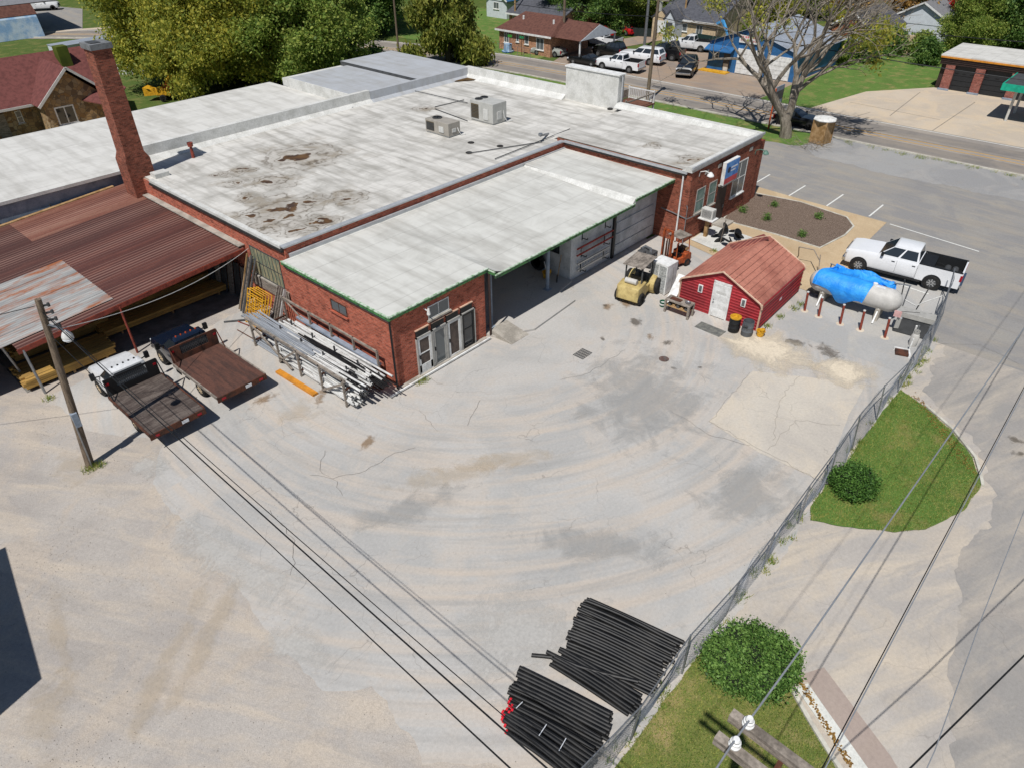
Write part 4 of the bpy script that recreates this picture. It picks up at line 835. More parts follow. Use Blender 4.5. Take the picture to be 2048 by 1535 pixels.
for pts, w_, m_, lab in (([(13.96, 33.97, 0.05), (15.14, 33.00, 0.1), (15.56, 30.93, 0.2)], .09, m_dgrey, 'dark steel tube lying beside the scaffold frames'), ([(14.51, 33.46, 0.04), (14.68, 32.53, 0.05), (15.03, 30.88, 0.06)], .07, m_redpost, 'rusty red bar lying on the concrete near the rack'), ([(14.93, 33.86, 0.04), (15.30, 32.02, 0.1), (15.34, 30.39, 0.12)], .04, m_steel, 'thin steel tube lying near the rack end'), ([(14.03, 32.70, 0.03), (14.09, 31.56, 0.03), (14.16, 30.32, 0.03)], .06, m_rust, 'brown angle bar lying on the concrete')):
    mb = MB(); mb.tube(pts, w_/2, 6); tag(mb.build('steel_bar', m_), lab, 'bar')

# ---------------------------------------------------------------- pipe rack along the annex wall
PR = thing('pipe_rack', 'weathered steel pipe rack loaded with white pipes along the annex wall', 'rack')
def rackframe(x0, x1, y, h, t):
    mb = MB(); mb.bar((x0, y, 0), (x0, y, h), .09); mb.build('upright', m_wood_grey, t)
    mb = MB(); mb.bar((x1, y, 0), (x1, y, h+.5), .09); mb.build('upright', m_wood_grey, t)
    for z_ in (.35, .95): mb = MB(); mb.bar((x0, y, z_), (x1, y, z_), .08); mb.build('cross_arm', m_rust, t)
RY = (22.9, 24.7, 26.5, 28.3, 30.6)
for y_ in RY: rackframe(13.85, 15.9, y_, 1.55, PR)
mb = MB(); mb.bar((13.85, 22.7, 1.5), (13.85, 31.0, 1.5), .09, .12); mb.build('side_rail', m_wood_grey, PR)
mb = MB(); mb.bar((15.9, 22.9, 2.0), (15.9, 30.8, 2.0), .08, .1); mb.build('side_rail', m_wood_grey, PR)
mb = MB(); mb.bar((15.95, 22.9, 1.25), (15.95, 29.5, 1.25), .25, .1); mb.build('side_rail', m_bluewall, PR)
for a, b in (((13.8, 30.6, 1.45), (13.8, 27.2, .1)), ((13.8, 24.7, .1), (13.8, 22.9, 1.3)), ((13.8, 28.3, .1), (13.8, 26.6, 1.4))):
    mb = MB(); mb.bar(a, b, .07, .1); mb.build('brace', m_wood_grey, PR)
for a, b in (((15.9, 30.6, 2.0), (15.9, 28.4, 1.0)),): mb = MB(); mb.bar(a, b, .06); mb.build('brace', m_wood_grey, PR)
for y_ in (23.6, 25.4, 27.2, 29.0):
    for x_ in (14.6, 15.25): mb = MB(); mb.bar((x_, y_, .9), (x_, y_, 1.55), .07); mb.build('divider_peg', m_dgrey, PR)
pmesh = {}
def pipe_mesh(r, L_, mat, n=10, dark=m_dgrey, bend=0.0):
    k = (r, L_, mat.name, bend)
    if k not in pmesh:
        mb = MB(); mb.k = 0; N = 2 if not bend else 9
        pts = [((L_*(i/(N-1)-.5)), bend*math.sin(i/(N-1)*math.pi*1.3)*.5, 0) for i in range(N)]
        mb.tube(pts, r, n, caps=False)
        for e, sgn in ((0, 1), (-1, -1)):   # bore
            c = Vector(pts[e]); mb.k = 0
            A = [mb.P((c.x, c.y+r*math.cos(2*math.pi*i/n), c.z+r*math.sin(2*math.pi*i/n))) for i in range(n)]; B = [mb.P((c.x, c.y+r*.8*math.cos(2*math.pi*i/n), c.z+r*.8*math.sin(2*math.pi*i/n))) for i in range(n)]
            for i in range(n): mb.F(A[i], A[(i+1) % n], B[(i+1) % n], B[i])
            mb.k = 1; D = [mb.P((c.x+sgn*.06, c.y+r*.8*math.cos(2*math.pi*i/n), c.z+r*.8*math.sin(2*math.pi*i/n))) for i in range(n)]
            for i in range(n): mb.F(B[i], B[(i+1) % n], D[(i+1) % n], D[i])
            mb.F(*D)
        pmesh[k] = mb.mesh('pipe', [mat, m_black], True)
    return pmesh[k]
r2 = random.Random(21)
def lay(n_, x0, x1, z0, z1, mat, r, L_, ymid, label, cat, group, name='plastic_pipe', jit=.5):
    placed = []; tries = 0
    row = []
    z = z0+r
    while z < z1 and len(placed) < n_:
        x = x0+r+r2.uniform(0, r)
        while x < x1-r and len(placed) < n_:
            placed.append((x+r2.uniform(-.3, .3)*r, z+r2.uniform(-.1, .1)*r)); x += 2.05*r+(r2.random() < .12)*r*2
        z += 1.8*r
    for x, z in placed:
        o = inst(name, pipe_mesh(r, L_, mat), None, (x, ymid+r2.uniform(-jit, jit), z), (0, r2.uniform(-.012, .012), R(90)+r2.gauss(0, .022)))
        tag(o, label, cat, group)
lay(64, 13.95, 15.2, .12, .95, m_pvc, .055, 6.1, 26.0, 'white plastic pipe on the lower tier of the rack', 'pipe', 'white pipes on the lower rack tier')
lay(52, 14.0, 15.8, 1.0, 1.36, m_pvc, .05, 6.1, 25.9, 'white plastic pipe on the upper tier of the rack', 'pipe', 'white pipes on the upper rack tier', jit=1.2)
lay(14, 14.1, 15.7, 1.28, 1.42, m_hdpe, .035, 4.2, 24.9, 'dark thin pipe lying across the white pipes of the rack', 'pipe', 'dark pipes on top of the rack', jit=1.2)
lay(16, 14.05, 14.9, 1.30, 1.5, m_pvc_grey, .035, 5.6, 28.6, 'grey conduit pipe on top of the rack at its far end', 'pipe', 'grey conduits on the rack', jit=.4)
lay(12, 13.95, 14.8, .05, .35, m_pvc_grey, .045, 4.8, 28.6, 'grey conduit pipe at the foot of the rack', 'pipe', 'grey conduits under the rack', jit=.3)
lay(8, 15.3, 15.85, .4, .9, m_rust, .03, 4.5, 24.6, 'rusty steel rod on the wall side of the rack', 'rod', 'rusty rods on the rack', name='steel_rod', jit=.3)
lay(10, 15.0, 15.85, .95, 1.02, m_hdpe, .03, 4.6, 23.9, 'thin black pipe poking out of the rack end at the annex corner', 'pipe', 'thin black pipes at the rack end', jit=.3)
for k in range(22):      # bundle of short white pipes whose round ends face the yard
    a = r2.uniform(0, 6.28); d = .26*math.sqrt(r2.random()); o = inst('plastic_pipe', pipe_mesh(.045, 3.0, m_pvc), None, (14.15+d*math.cos(a), 24.0+r2.uniform(-.2, .2), .34+d*math.sin(a)), (0, 0, R(90)))
    tag(o, 'white pipe of the strapped bundle under the near end of the rack', 'pipe', 'strapped white bundle under the rack')
mb = MB(); mb.at((13.35, 26.2, 0), R(92)); mb.box(-1.5, 1.5, -.14, .14, 0.0, .12); tag(mb.build('yellow_beam', m_orange_trim), 'orange-yellow beam lying along the foot of the pipe rack', 'beam')
mb = MB(); mb.box(15.6, 22.4, 21.84, 21.93, .06, .14); mb.k = 0; tag(mb.build('white_gutter_length', m_white_paint), 'long white gutter length lying along the annex threshold', 'gutter')
CH = thing('metal_chair', 'dark metal chair frame standing behind the rack by the wall', 'chair', (15.6, 31.1, 0), .4)
mb = MB(); mb.box(-.22, .22, -.22, .22, .42, .47); mb.build('seat', m_dgrey, CH)
mb = MB(); mb.box(-.22, .22, .2, .25, .5, .95); mb.build('backrest', m_dgrey, CH)
for x_ in (-.2, .2):
    for y_ in (-.2, .2): mb = MB(); mb.bar((x_, y_, 0), (x_, y_, .42), .03); mb.build('leg', m_black, CH)
mb = MB()
for k in range(6): mb.lathe([(.28-.01*k, .05*k), (.32-.01*k, .03+.05*k), (.28-.01*k, .06+.05*k), (.24-.01*k, .03+.05*k)], (15.35, 30.4, .05), 18)
tag(mb.build('hose_coil', m_rubber), 'dark coil of hose lying by the far end of the rack', 'hose')

# ---------------------------------------------------------------- items under the canopy
def ladder(label, x0, x1, z, mat, n=12, y=22.6):
    t = thing('ladder', label, 'ladder', (x0, y, z), 0, 'ladders hung on the canopy wall')
    L_ = x1-x0
    for z_ in (0, .42): mb = MB(); mb.box(0, L_, -.04, .04, z_-.035, z_+.035); mb.build('stile', mat, t)
    for i in range(n): mb = MB(); x_ = L_*(i+.5)/n; mb.cyl((x_, 0, 0), (x_, 0, .42), .018, n=6); mb.build('rung', m_alu, t)
ladder('upper ladder with red stile hung on the white canopy wall', 30.6, 34.2, 1.55, m_redsign)
ladder('lower aluminium ladder hung on the white canopy wall', 30.7, 33.9, .55, m_alu)
for x_ in (31.2, 33.5):
    for z_ in (1.35, 2.45, .4):
        mb = MB(); mb.bar((x_, 22.74, z_+.45), (x_, 22.74, z_-.15), .05); mb.bar((x_, 22.74, z_), (x_, 22.35, z_), .04); mb.bar((x_, 22.35, z_), (x_, 22.33, z_+.12), .04)
        tag(mb.build('wall_bracket', m_black), ('far ' if x_ > 32 else 'near ')+('top' if z_ > 2 else 'middle' if z_ > 1 else 'bottom')+' black ladder bracket on the canopy wall', 'bracket', 'black ladder brackets')
BR = thing('push_broom', 'dark broom standing against the dock wall', 'broom', (29.6, 23.2, .12))
mb = MB(); mb.bar((0, 0, .3), (.4, .1, 1.5), .035); mb.build('handle', m_wood_tan, BR); mb = MB(); mb.loft([[(-.2, -.15, 0), (.2, .15, 0), (.16, .2, .0), (-.24, -.1, 0)], [(-.08, -.06, .35), (.08, .06, .35), (.05, .1, .35), (-.1, 0, .35)]]); mb.build('brush', m_black, BR)
YB = thing('mop_bucket', 'yellow mop bucket on the dock slab', 'bucket', (29.4, 23.9, .12))
mb = MB(); mb.lathe([(.0, .08), (.2, .08), (.26, .4), (.28, .42), (.24, .42), (.18, .12), (0, .12)], (0, 0, 0), 12); mb.build('bucket', m_yellow_paint, YB); mb = MB(); mb.box(-.15, .15, -.25, .0, .4, .6); mb.build('wringer', m_yellow_paint, YB); mb = MB(); mb.bar((0, 0, .4), (-.1, .1, 1.1), .03); mb.build('handle', m_white_paint, YB)
TY = MB(); TY.lathe([(.3, -.12), (.5, -.12), (.56, -.06), (.56, .06), (.5, .12), (.3, .12), (.3, -.12)], (29.9, 25.0, .68), 22, 'x'); tag(TY.build('loose_tyre', m_rubber, smooth=True), 'large black tyre leaning inside the dock', 'tyre')
# floor grate and small debris
mb = MB(); gx_, gy_ = 24.5, 17.4
for k in range(9): mb.box(gx_-.4, gx_+.4, gy_-.3+.075*k, gy_-.27+.075*k, .004, .02)
for k in range(5): mb.box(gx_-.4+.19*k, gx_-.37+.19*k, gy_-.3, gy_+.32, .004, .018)
tag(mb.build('drain_grate', m_dgrey), 'rusty iron drain grate set in the concrete yard', 'grate')
mb = MB(); mb.lathe([(.26, .005), (.24, .012), (0, .012)], (*(26.85, 14.08), 0), 18); tag(mb.build('manhole_cover', m_rust), 'round brown cover plate in the grey yard patch', 'cover')
# ---------------------------------------------------------------- red metal shed
RS = thing('red_metal_shed', 'red metal shed with rounded eaves and faded red roof', 'shed', (32.25, 14.15, 0), R(2))
# local: x = depth (front at 0), y = across; eaves at +-2.35, ridge at 0
HW, EH, RH, DP = 2.35, 1.6, 2.75, 5.6
def prof(k=1.0, dz=0):
    p = [(-HW*k, 0), (-HW*k, EH-.25+dz)]
    for a in (.25, .5, .75): p.append((-HW*k+.0+.22*(1-math.cos(a*math.pi/2)), EH-.25+.22*math.sin(a*math.pi/2)+dz+.12*a))
    p += [(0, RH+dz)]
    return p+[(-x, z) for x, z in p[-2::-1]]
fw_ = MB(); fw_.poly([(0, y, z) for y, z in prof()][::-1]); fw_.build('front_wall', m_red_metal, RS)
fw_ = MB(); fw_.poly([(DP, y, z) for y, z in prof()]); fw_.build('back_wall', m_red_metal, RS)
for i in range(16):
    z_ = .12+.17*i; hw = HW if z_ < EH-.1 else HW*(RH-z_)/(RH-EH)*1.02
    if hw > .1:
        for (ya, yb_) in ((-hw+.03, -.62), (.40, hw-.03)) if z_ < 2.05 else ((-hw+.03, hw-.03),):
            if yb_-ya > .1: mb = MB(); mb.loft([[(-.001, ya, z_), (-.02, ya, z_+.02), (-.02, ya, z_+.06), (-.001, ya, z_+.085)], [(-.001, yb_, z_), (-.02, yb_, z_+.02), (-.02, yb_, z_+.06), (-.001, yb_, z_+.085)]]); mb.build('siding_rib', m_red_metal, RS)
for s in (1, -1):
    for i in range(6):
        z_ = .06+.25*i; mb = MB(); mb.box(0, DP, HW*s-.02*(s < 0)-.0, HW*s+.02*(s > 0), z_, z_+.245); mb.build('side_sheet', m_red_metal, RS)
        mb = MB(); mb.box(0.02, DP-.02, (HW+.015)*s-.03*(s < 0), (HW+.015)*s+.03*(s > 0), z_+.15, z_+.20); mb.build('siding_rib', m_red_metal, RS)
top = [(y, z) for y, z in prof(1.02, .02) if z > EH-.3]
mb = MB(); A = [mb.P((-.12, y, z)) for y, z in top]; B = [mb.P((DP+.1, y, z)) for y, z in top]
for i in range(len(top)-1): mb.F(A[i], A[i+1], B[i+1], B[i])
mb.build('roof', m_red_roof, RS)
for s in (-1, 1):   # standing ribs run along the slope... here front to back
    for i in range(1, 8):
        t = i/8; y = s*HW*(1-t)*.97; z = EH+.05+(RH-EH)*t+.0
        mb = MB(); mb.bar((-.1, y, z+.01), (DP+.08, y, z+.0), .06, .035); mb.build('roof_rib', m_red_roof, RS)
mb = MB(); mb.tube([(-.12, y, z+.02) for y, z in top], .055, 6); mb.build('eave_trim', m_trim_tan, RS); mb = MB(); mb.tube([(DP+.1, y, z+.02) for y, z in top], .05, 6); mb.build('eave_trim', m_trim_tan, RS)
for s in (-1, 1): mb = MB(); mb.bar((-.02, HW*s, 0), (-.02, HW*s, EH), .08); mb.build('corner_trim', m_trim_tan, RS)
d = MB(); d.box(-.07, -.02, -.5, .36, .04, 2.0); dr = d.build('door', m_white_paint, RS, bevel=.01)
d = MB(); d.box(-.075, -.07, -.35, .2, 1.45, 1.6); d.build('lettering_panel', m_grey_lt, dr); d = MB(); d.cyl((-.07, .28, .9), (-.13, .28, .9), .035, n=8); d.cyl((-.07, .28, 1.05), (-.11, .28, 1.05), .03, n=8); d.build('handle', m_steel, dr)
for j in range(3):
    for k in range(2): d = MB(); d.box(-.078, -.07, -.42+.4*k, -.1+.4*k, .15+.45*j, .5+.45*j); d.build('door_panel', m_white_paint, dr)
d = MB(); d.box(-.05, 0, -.58, -.5, 0, 2.1); d.box(-.05, 0, .36, .44, 0, 2.1); d.box(-.05, 0, -.58, .44, 2.02, 2.14); d.build('door_frame', m_white_paint, RS)
for y_ in (1.15, -1.35):
    d = MB(); d.box(-.05, 0, y_-.13, y_+.13, 1.15, 1.6); wv = d.build('window', m_white_paint, RS); d = MB(); d.box(-.056, -.05, y_-.08, y_+.08, 1.2, 1.55); d.build('pane', m_pane2, wv)
d = MB(); d.box(DP*.45, DP*.5, -HW-.03, -HW, .75, .95); d.build('vent', m_white_paint, RS)
mb = MB(); mb.bar((-.3, 2.75, .0), (.9, 2.75, 1.3), .06, .5, up=(0, 1, 0)); mb.build('leaning_sheet', m_white_paint, RS)
# loose roof patch and rails at the far end of the roof
mb = MB(); mb.bar((4.6, 1.7, 1.95), (5.75, .2, 2.68), .02, 1.6, up=(1, 0, 0)); mb.build('roof_patch', m_red_roof_dk, RS)
# ---------------------------------------------------------------- things by the shed
WB = thing('workbench', 'weathered timber bench with junk on its shelf by the shed', 'workbench', (31.2, 15.9, 0), R(-88))
mb = MB(); mb.box(-.75, .75, -.32, .32, .74, .8); mb.build('top', m_wood_grey, WB); mb = MB(); mb.box(-.7, .7, -.3, .3, .42, .46); mb.build('shelf', m_wood_tan, WB)
mb = MB(); mb.box(-.68, .68, .22, .28, .46, .74); mb.build('back_panel', m_dgrey, WB)
for x_ in (-.7, .7):
    for y_ in (-.27, .27): mb = MB(); mb.box(x_-.06, x_+.06, y_-.05, y_+.05, 0, .74); mb.build('leg', m_wood_grey, WB)
mb = MB(); mb.lathe([(.0, 0), (.14, 0), (.16, .06), (.13, .06), (.1, .02), (0, .02)], (.45, .05, .8), 12); mb.build('tray', m_steel, WB); mb = MB(); mb.box(-.55, .1, -.15, .15, .8, .83); mb.build('metal_plate', m_rust, WB)
for k in range(5): mb = MB(); mb.box(-.55+.25*k, -.4+.25*k, -.25, -.05, .46, .56+.04*(k % 3)); mb.build('junk_block', m_wood_tan if k % 2 else m_dgrey, WB)
def drum(name, label, x, y, r, h, mat, lid=None, n=18, hole=True):
    t = thing(name, label, 'barrel', (x, y, 0))
    mb = MB(); mb.lathe([(0, 0), (r*.96, 0), (r, .03), (r*1.0, h*.32), (r*1.035, h*.34), (r, h*.36), (r, h*.64), (r*1.035, h*.66), (r, h*.68), (r*.98, h), (r*.9, h), (r*.88, .1), (0, .1)], (0, 0, 0), n); mb.build('barrel_body', mat, t, smooth=True)
    if lid: mb = MB(); mb.lathe([(r*1.04, h-.02), (r*1.05, h+.05), (r*.95, h+.06), (r*.55, h+.03), (r*.5, h-.05)], (0, 0, 0), n); mb.build('lid', lid, t, smooth=True)
    return t
drum('oil_drum', 'black drum with yellow funnel lid in front of the red shed', 31.55, 12.75, .29, .85, m_plastic_blk, m_yellow_paint)
tb = drum('rubbish_bin', 'grey plastic rubbish bin at the corner of the red shed', 31.65, 12.05, .3, .85, MAT('bin_grey', '#5c6064', .6)); tb['category'] = 'bin'
mb = MB(); mb.box(.3, .36, -.12, .12, .65, .72); mb.box(-.36, -.3, -.12, .12, .65, .72); mb.build('handle', m_dgrey, tb)
MB2 = thing('mop_bucket', 'yellow bucket with wringer at the corner of the red shed', 'bucket', (32.0, 11.45, 0))
mb = MB(); mb.lathe([(0, .05), (.17, .05), (.22, .33), (.24, .35), (.2, .35), (.15, .1), (0, .1)], (0, 0, 0), 12); mb.build('bucket', m_yellow_paint, MB2); mb = MB(); mb.box(-.1, .16, -.16, .04, .33, .45); mb.build('wringer', m_yellow_paint, MB2); mb = MB(); mb.bar((.1, -.1, .4), (.25, -.15, .55), .03); mb.build('handle', m_black, MB2)
mb = MB(); mb.at((30.9, 13.75, 0), R(88)); mb.box(-.75, .75, -.36, .36, .004, .02); tag(mb.build('door_mat', m_foam), 'worn grey mat on the concrete before the shed door', 'mat')
mb = MB(); mb.lathe([(0, 0), (.17, 0), (.2, .3), (.16, .3), (.14, .03), (0, .03)], (31.35, 17.0, 0), 14); pl = mb.build('green_pail', MAT('pail_green', '#1f5a44', .5)); tag(pl, 'small green pail with white band left of the timber bench', 'pail'); mb = MB(); mb.lathe([(.185, .12), (.197, .12), (.2, .2), (.19, .2)], (31.35, 17.0, 0), 14); mb.build('band', m_white_paint, pl)
mb = MB(); mb.lathe([(0, 0), (.14, 0), (.16, .32), (.12, .32), (0, .28)], (*(32.44, 12.14), 0), 12)
# white caged unit standing by the forklift
IC = thing('display_cage', 'white wire-fronted cabinet standing beside the yellow forklift', 'cabinet', (32.45, 17.55, 0), R(-2))
mb = MB(); mb.box(0, 1.0, 0, 1.15, .05, 1.85); mb.build('cabinet_body', m_white_paint, IC, bevel=.02)
for j in range(5):
    for k in range(2):
        mb = MB(); y_ = .08+.53*k; z_ = .14+.33*j; mb.box(-.025, -.003, y_, y_+.46, z_, z_+.28); pn = mb.build('drawer', MAT('mesh_grey%d%d' % (j, k), '#8b8d8b', .6, .3, 12, col2='#b9bab6', fine=.3), IC)
for k in range(3): mb = MB(); mb.box(-.05, -.003, .0+.53*k, .07+.53*k, .05, 1.85); mb.build('frame_bar', m_white_paint, IC)
mb = MB(); mb.box(.55, .6, -.01, -.002, .3, 1.6); mb.build('side_seam', m_grey_paint, IC)
# outdoor condenser on its bracket and the junk behind
AC = thing('condenser_unit', 'white outdoor condenser on a shelf against the wing wall', 'air conditioner', (41.0, 19.35, 0), 0)
mb = MB(); mb.box(-.15, .3, .1, .95, 1.35, 2.0); mb.build('casing', m_grey_lt, AC, bevel=.02); mb = MB(); mb.box(-.3, .5, -.05, 1.05, 1.27, 1.34); mb.build('shelf', m_white_paint, AC); mb = MB(); mb.bar((.1, .5, 0), (.1, .5, 1.27), .22); mb.build('post', m_wood_tan, AC)
mb = MB(); mb.box(-.17, -.15, .2, .85, 1.45, 1.9); gr = mb.build('grille', m_dgrey, AC)
for k in range(7): mb = MB(); mb.box(-.185, -.17, .2, .85, 1.46+.065*k, 1.48+.065*k); mb.build('slat', m_grey_lt, gr)
for k in range(6): mb = MB(); mb.box(-.1, .28, .085, .1, 1.42+.09*k, 1.46+.09*k); mb.build('side_slat', m_grey_paint, AC)
rj = random.Random(5)
wl = MB(); wl.lathe([(.33, -.03), (.36, 0), (.33, .03), (.3, 0)], (0, 0, 0), 18)
for a in range(8): wl.bar((0, 0, 0), (.32*math.cos(a*.785), .32*math.sin(a*.785), 0), .025)
wl.cyl((0, 0, -.06), (0, 0, .06), .07, n=8); wlm = wl.mesh('spoked_wheel', m_black)
spots = [(40.9, 18.7), (41.6, 18.9), (42.2, 18.4), (41.2, 18.0), (41.8, 17.8), (42.4, 19.1), (41.5, 19.3), (40.6, 18.1), (42.0, 18.0), (41.0, 17.5)]
for k, (x_, y_) in enumerate(spots):
    o = inst('spoked_wheel', wlm, None, (x_, y_, .12+.3*(k % 3 > 0)+.05), (rj.uniform(.2, 1.4), rj.uniform(-.5, .5), rj.uniform(0, 3))); tag(o, 'black spoked cart wheel in the heap behind the red shed', 'wheel', 'heap of spoked wheels')
# ---------------------------------------------------------------- propane tank, tarpaulin, bollards, dispenser
PT = thing('propane_tank', 'long pale grey propane tank under the blue tarpaulin', 'tank', (38.0, 9.05, 1.15), R(-90+3))
prf = [(0.0, -2.45)]+[(.62*math.sin(a), -1.85-.6*math.cos(a)) for a in [R(t) for t in (20, 40, 60, 80)]]+[(.62, -1.8), (.62, 1.8)]+[(.62*math.sin(a), 1.85+.6*math.cos(a)) for a in [R(t) for t in (80, 60, 40, 20)]]+[(0.0, 2.45)]
mb = MB(); mb.lathe(prf, (0, 0, 0), 28, 'x'); mb.build('vessel', m_tank, PT, smooth=True)
for x_ in (-1.5, 1.5):
    mb = MB(); mb.box(x_-.12, x_+.12, -.55, .55, -1.15, -.45); mb.build('saddle', m_concrete, PT)
    mb = MB(); mb.bar((x_, -.95, -1.1), (x_, -.35, -.35), .07); mb.build('support_leg', m_white_paint, PT)
mb = MB(); mb.cyl((.9, 0, .58), (.9, 0, .72), .12, n=10); mb.build('valve_dome', m_white_paint, PT)
for (x_, a, sx, sy, mt) in ((1.45, 42, .2, .14, MAT('faded_red', '#c08a84', .6)), (1.05, 22, .34, .1, MAT('faded_red2', '#b98f88', .6)), (1.75, 10, .14, .12, m_lampglass), (1.2, 2, .5, .16, m_lampglass)):
    mb = MB(); A = []; 
    for i in range(5):
        t = R(a)+(-.5+i/4)*sy/.62*2; A.append((mb.P((x_-sx/2, .624*math.sin(t), .624*math.cos(t))), mb.P((x_+sx/2, .624*math.sin(t), .624*math.cos(t)))))
    for (p, q), (r_, s_) in zip(A, A[1:]): mb.F(p, q, s_, r_)
    mb.build('decal', mt, PT)
# tarpaulin: a real sheet dropped over the tank and the rail behind it, then frozen
def tarp():
    nx, ny = 84, 74; LX, LY = 2.9, 3.7; mb = MB(); rt = random.Random(4)
    for i in range(nx+1):
        for j in range(ny+1):
            x = -1.95+LX*i/nx; y = -1.35+LY*j/ny-.75*math.exp(-((i/nx-.62)/.16)**2)*(1-j/ny)**2
            x, y = x+.16*(y-.4), y-.10*x                       # lies a little askew
            if i/nx > .6 and j/ny > .5: x += 1.5*((i/nx-.6)/.4)**1.3*((j/ny-.5)/.5)
            mb.v.append(Vector((x, y, .80+.02*mnoise.noise((x*3, y*3, 0))+.10*mnoise.noise((x*.9, y*.9, 5)))))
    for i in range(nx):
        for j in range(ny): a = i*(ny+1)+j; mb.F(a, a+ny+1, a+ny+2, a+1)
    o = mb.build('tarpaulin', m_tarp, None, smooth=True)
    cm = MB(); cm.lathe([(r_*1.015, z_*1.005) for r_, z_ in prf], (0, 0, 0), 40, 'x'); cm.tube([(-1.9, 1.25, .55), (-1.0, 1.35, .38), (.2, 1.35, .60), (1.1, 1.3, .35), (2.4, 1.35, .52)], .05, 8)
    for x_ in (-1.85, .2): cm.cyl((x_, 1.3, -1.1), (x_, 1.3, .5), .05, n=8)
    cm.quad((-6, -6, -1.12), (6, -6, -1.12), (6, 6, -1.12), (-6, 6, -1.12))
    c = cm.build('tarp_former', m_tank); c.modifiers.new('col', 'COLLISION'); c.collision.thickness_outer = .02; c.collision.cloth_friction = 12
    md = o.modifiers.new('cloth', 'CLOTH'); st = md.settings; st.quality = 6; st.mass = .25; st.tension_stiffness = 18; st.compression_stiffness = 18; st.shear_stiffness = 8; st.bending_stiffness = .25; st.air_damping = 2
    md.collision_settings.distance_min = .012; md.collision_settings.collision_quality = 3; md.point_cache.frame_start = 1; md.point_cache.frame_end = 60
    for f in range(1, 46): SC.frame_set(f)
    dg = bpy.context.evaluated_depsgraph_get(); me = bpy.data.meshes.new_from_object(o.evaluated_get(dg)); o.modifiers.clear(); o.data = me
    bpy.data.objects.remove(c, do_unlink=True); SC.frame_set(1); o.data.name = 'tarpaulin'
    return o
tp = tarp(); tp.location = (38.0, 9.05, 1.15); tp.rotation_euler = (0, 0, R(-87)); tag(tp, 'crumpled bright blue tarpaulin thrown over the propane tank', 'tarpaulin')
RL = thing('pipe_rail', 'low steel pipe rail behind the tank holding up the tarpaulin', 'rail', (38.0, 9.05, 1.15), R(-87))
mb = MB(); mb.tube([(-1.9, 1.25, .53), (-1.0, 1.35, .36), (.2, 1.35, .58), (1.1, 1.3, .33), (2.4, 1.35, .5)], .035, 8); mb.build('rail', m_steel, RL)
for x_, z_ in ((-1.85, .5), (.2, .57), (2.35, .48)): mb = MB(); mb.cyl((x_, 1.3, -1.15), (x_, 1.32, z_), .035, n=8); mb.build('post', m_steel, RL)
for k, (x_, y_) in enumerate(((36.1, 10.8), (36.02, 9.97), (36.01, 8.78), (36.1, 7.75), (36.18, 6.5))):
    t = thing('bollard', ['bollard nearest the red shed', 'second bollard from the red shed', 'middle bollard before the propane tank', 'second bollard from the fence', 'bollard nearest the dispenser cabinet'][k]+', rust-red steel', 'bollard', (x_, y_, 0), 0, 'red bollards before the propane tank')
    mb = MB(); mb.cyl((0, 0, 0), (0, .08, 1.15), .065, n=10); mb.build('post', m_redpost, t); mb = MB(); mb.lathe([(.068, 1.13), (.07, 1.18), (0, 1.2)], (0, .08, 0), 10); mb.build('cap', m_grey_lt, t)
    mb = MB(); mb.lathe([(.22, .0), (.2, .02), (0, .02)], (0, 0, 0), 10); mb.build('footing', m_sand, t)
DC = thing('gas_dispenser', 'grey dispenser cabinet with its door swung open at the fence', 'cabinet', (37.3, 5.75, 0), R(8))
mb = MB(); mb.box(-.15, .5, -1.0, .75, .95, 1.25); mb.build('hood', m_grey_paint, DC, bevel=.02); mb = MB(); mb.box(-.1, .45, -.95, .7, .05, .95); mb.build('cabinet_body', m_dgrey, DC)
mb = MB(); mb.at((-.15, .7, .25), R(205)); mb.box(0, .05, 0, 1.0, 0, 1.0); dd = mb.build('door', m_grey_paint, DC); mb = MB(); mb.at((-.15, .7, .25), R(205)); mb.box(.05, .056, .15, .4, .6, .85); mb.build('notice', m_lampglass, dd)
mb = MB(); mb.box(-.28, -.24, .55, .9, .95, 1.3); mb.build('warning_plate', MAT('pink_notice', '#d6a9a5', .6), DC)
for k in range(4): mb = MB(); mb.cyl((-.2+.1*k, -.3-.1*k, .2), (-.25+.1*k, -.3-.1*k, .75), .05, n=8); mb.build('valve', m_steel if k % 2 else m_white_paint, DC)
GC = thing('gas_cylinder', 'small grey gas cylinder standing against the fence', 'gas cylinder', (36.4, 5.2, 0))
mb = MB(); mb.lathe([(0, 0), (.18, 0), (.2, .05), (.2, .55), (.15, .68), (.06, .74), (0, .74)], (0, 0, 0), 16); mb.build('cylinder_body', m_tank, GC, smooth=True); mb = MB(); mb.lathe([(.14, .7), (.15, .86), (.13, .86), (.12, .7)], (0, 0, 0), 12); mb.build('collar', m_grey_paint, GC); mb = MB(); mb.cyl((0, 0, .72), (0, 0, .82), .04, n=8); mb.build('valve', m_steel, GC)
SC_ = thing('platform_scale', 'small white-framed platform scale beside the dispenser', 'scale', (35.2, 5.35, 0), R(20))
mb = MB(); mb.box(-.25, .25, -.3, .3, .02, .12); mb.build('platform', m_rust, SC_); mb = MB(); mb.box(-.32, .32, -.38, -.3, .0, .16); mb.box(.25, .32, -.3, .35, .0, .16); mb.build('frame', m_white_paint, SC_); mb = MB(); mb.bar((.3, -.34, .1), (.3, -.34, .8), .06); mb.build('column', m_white_paint, SC_)
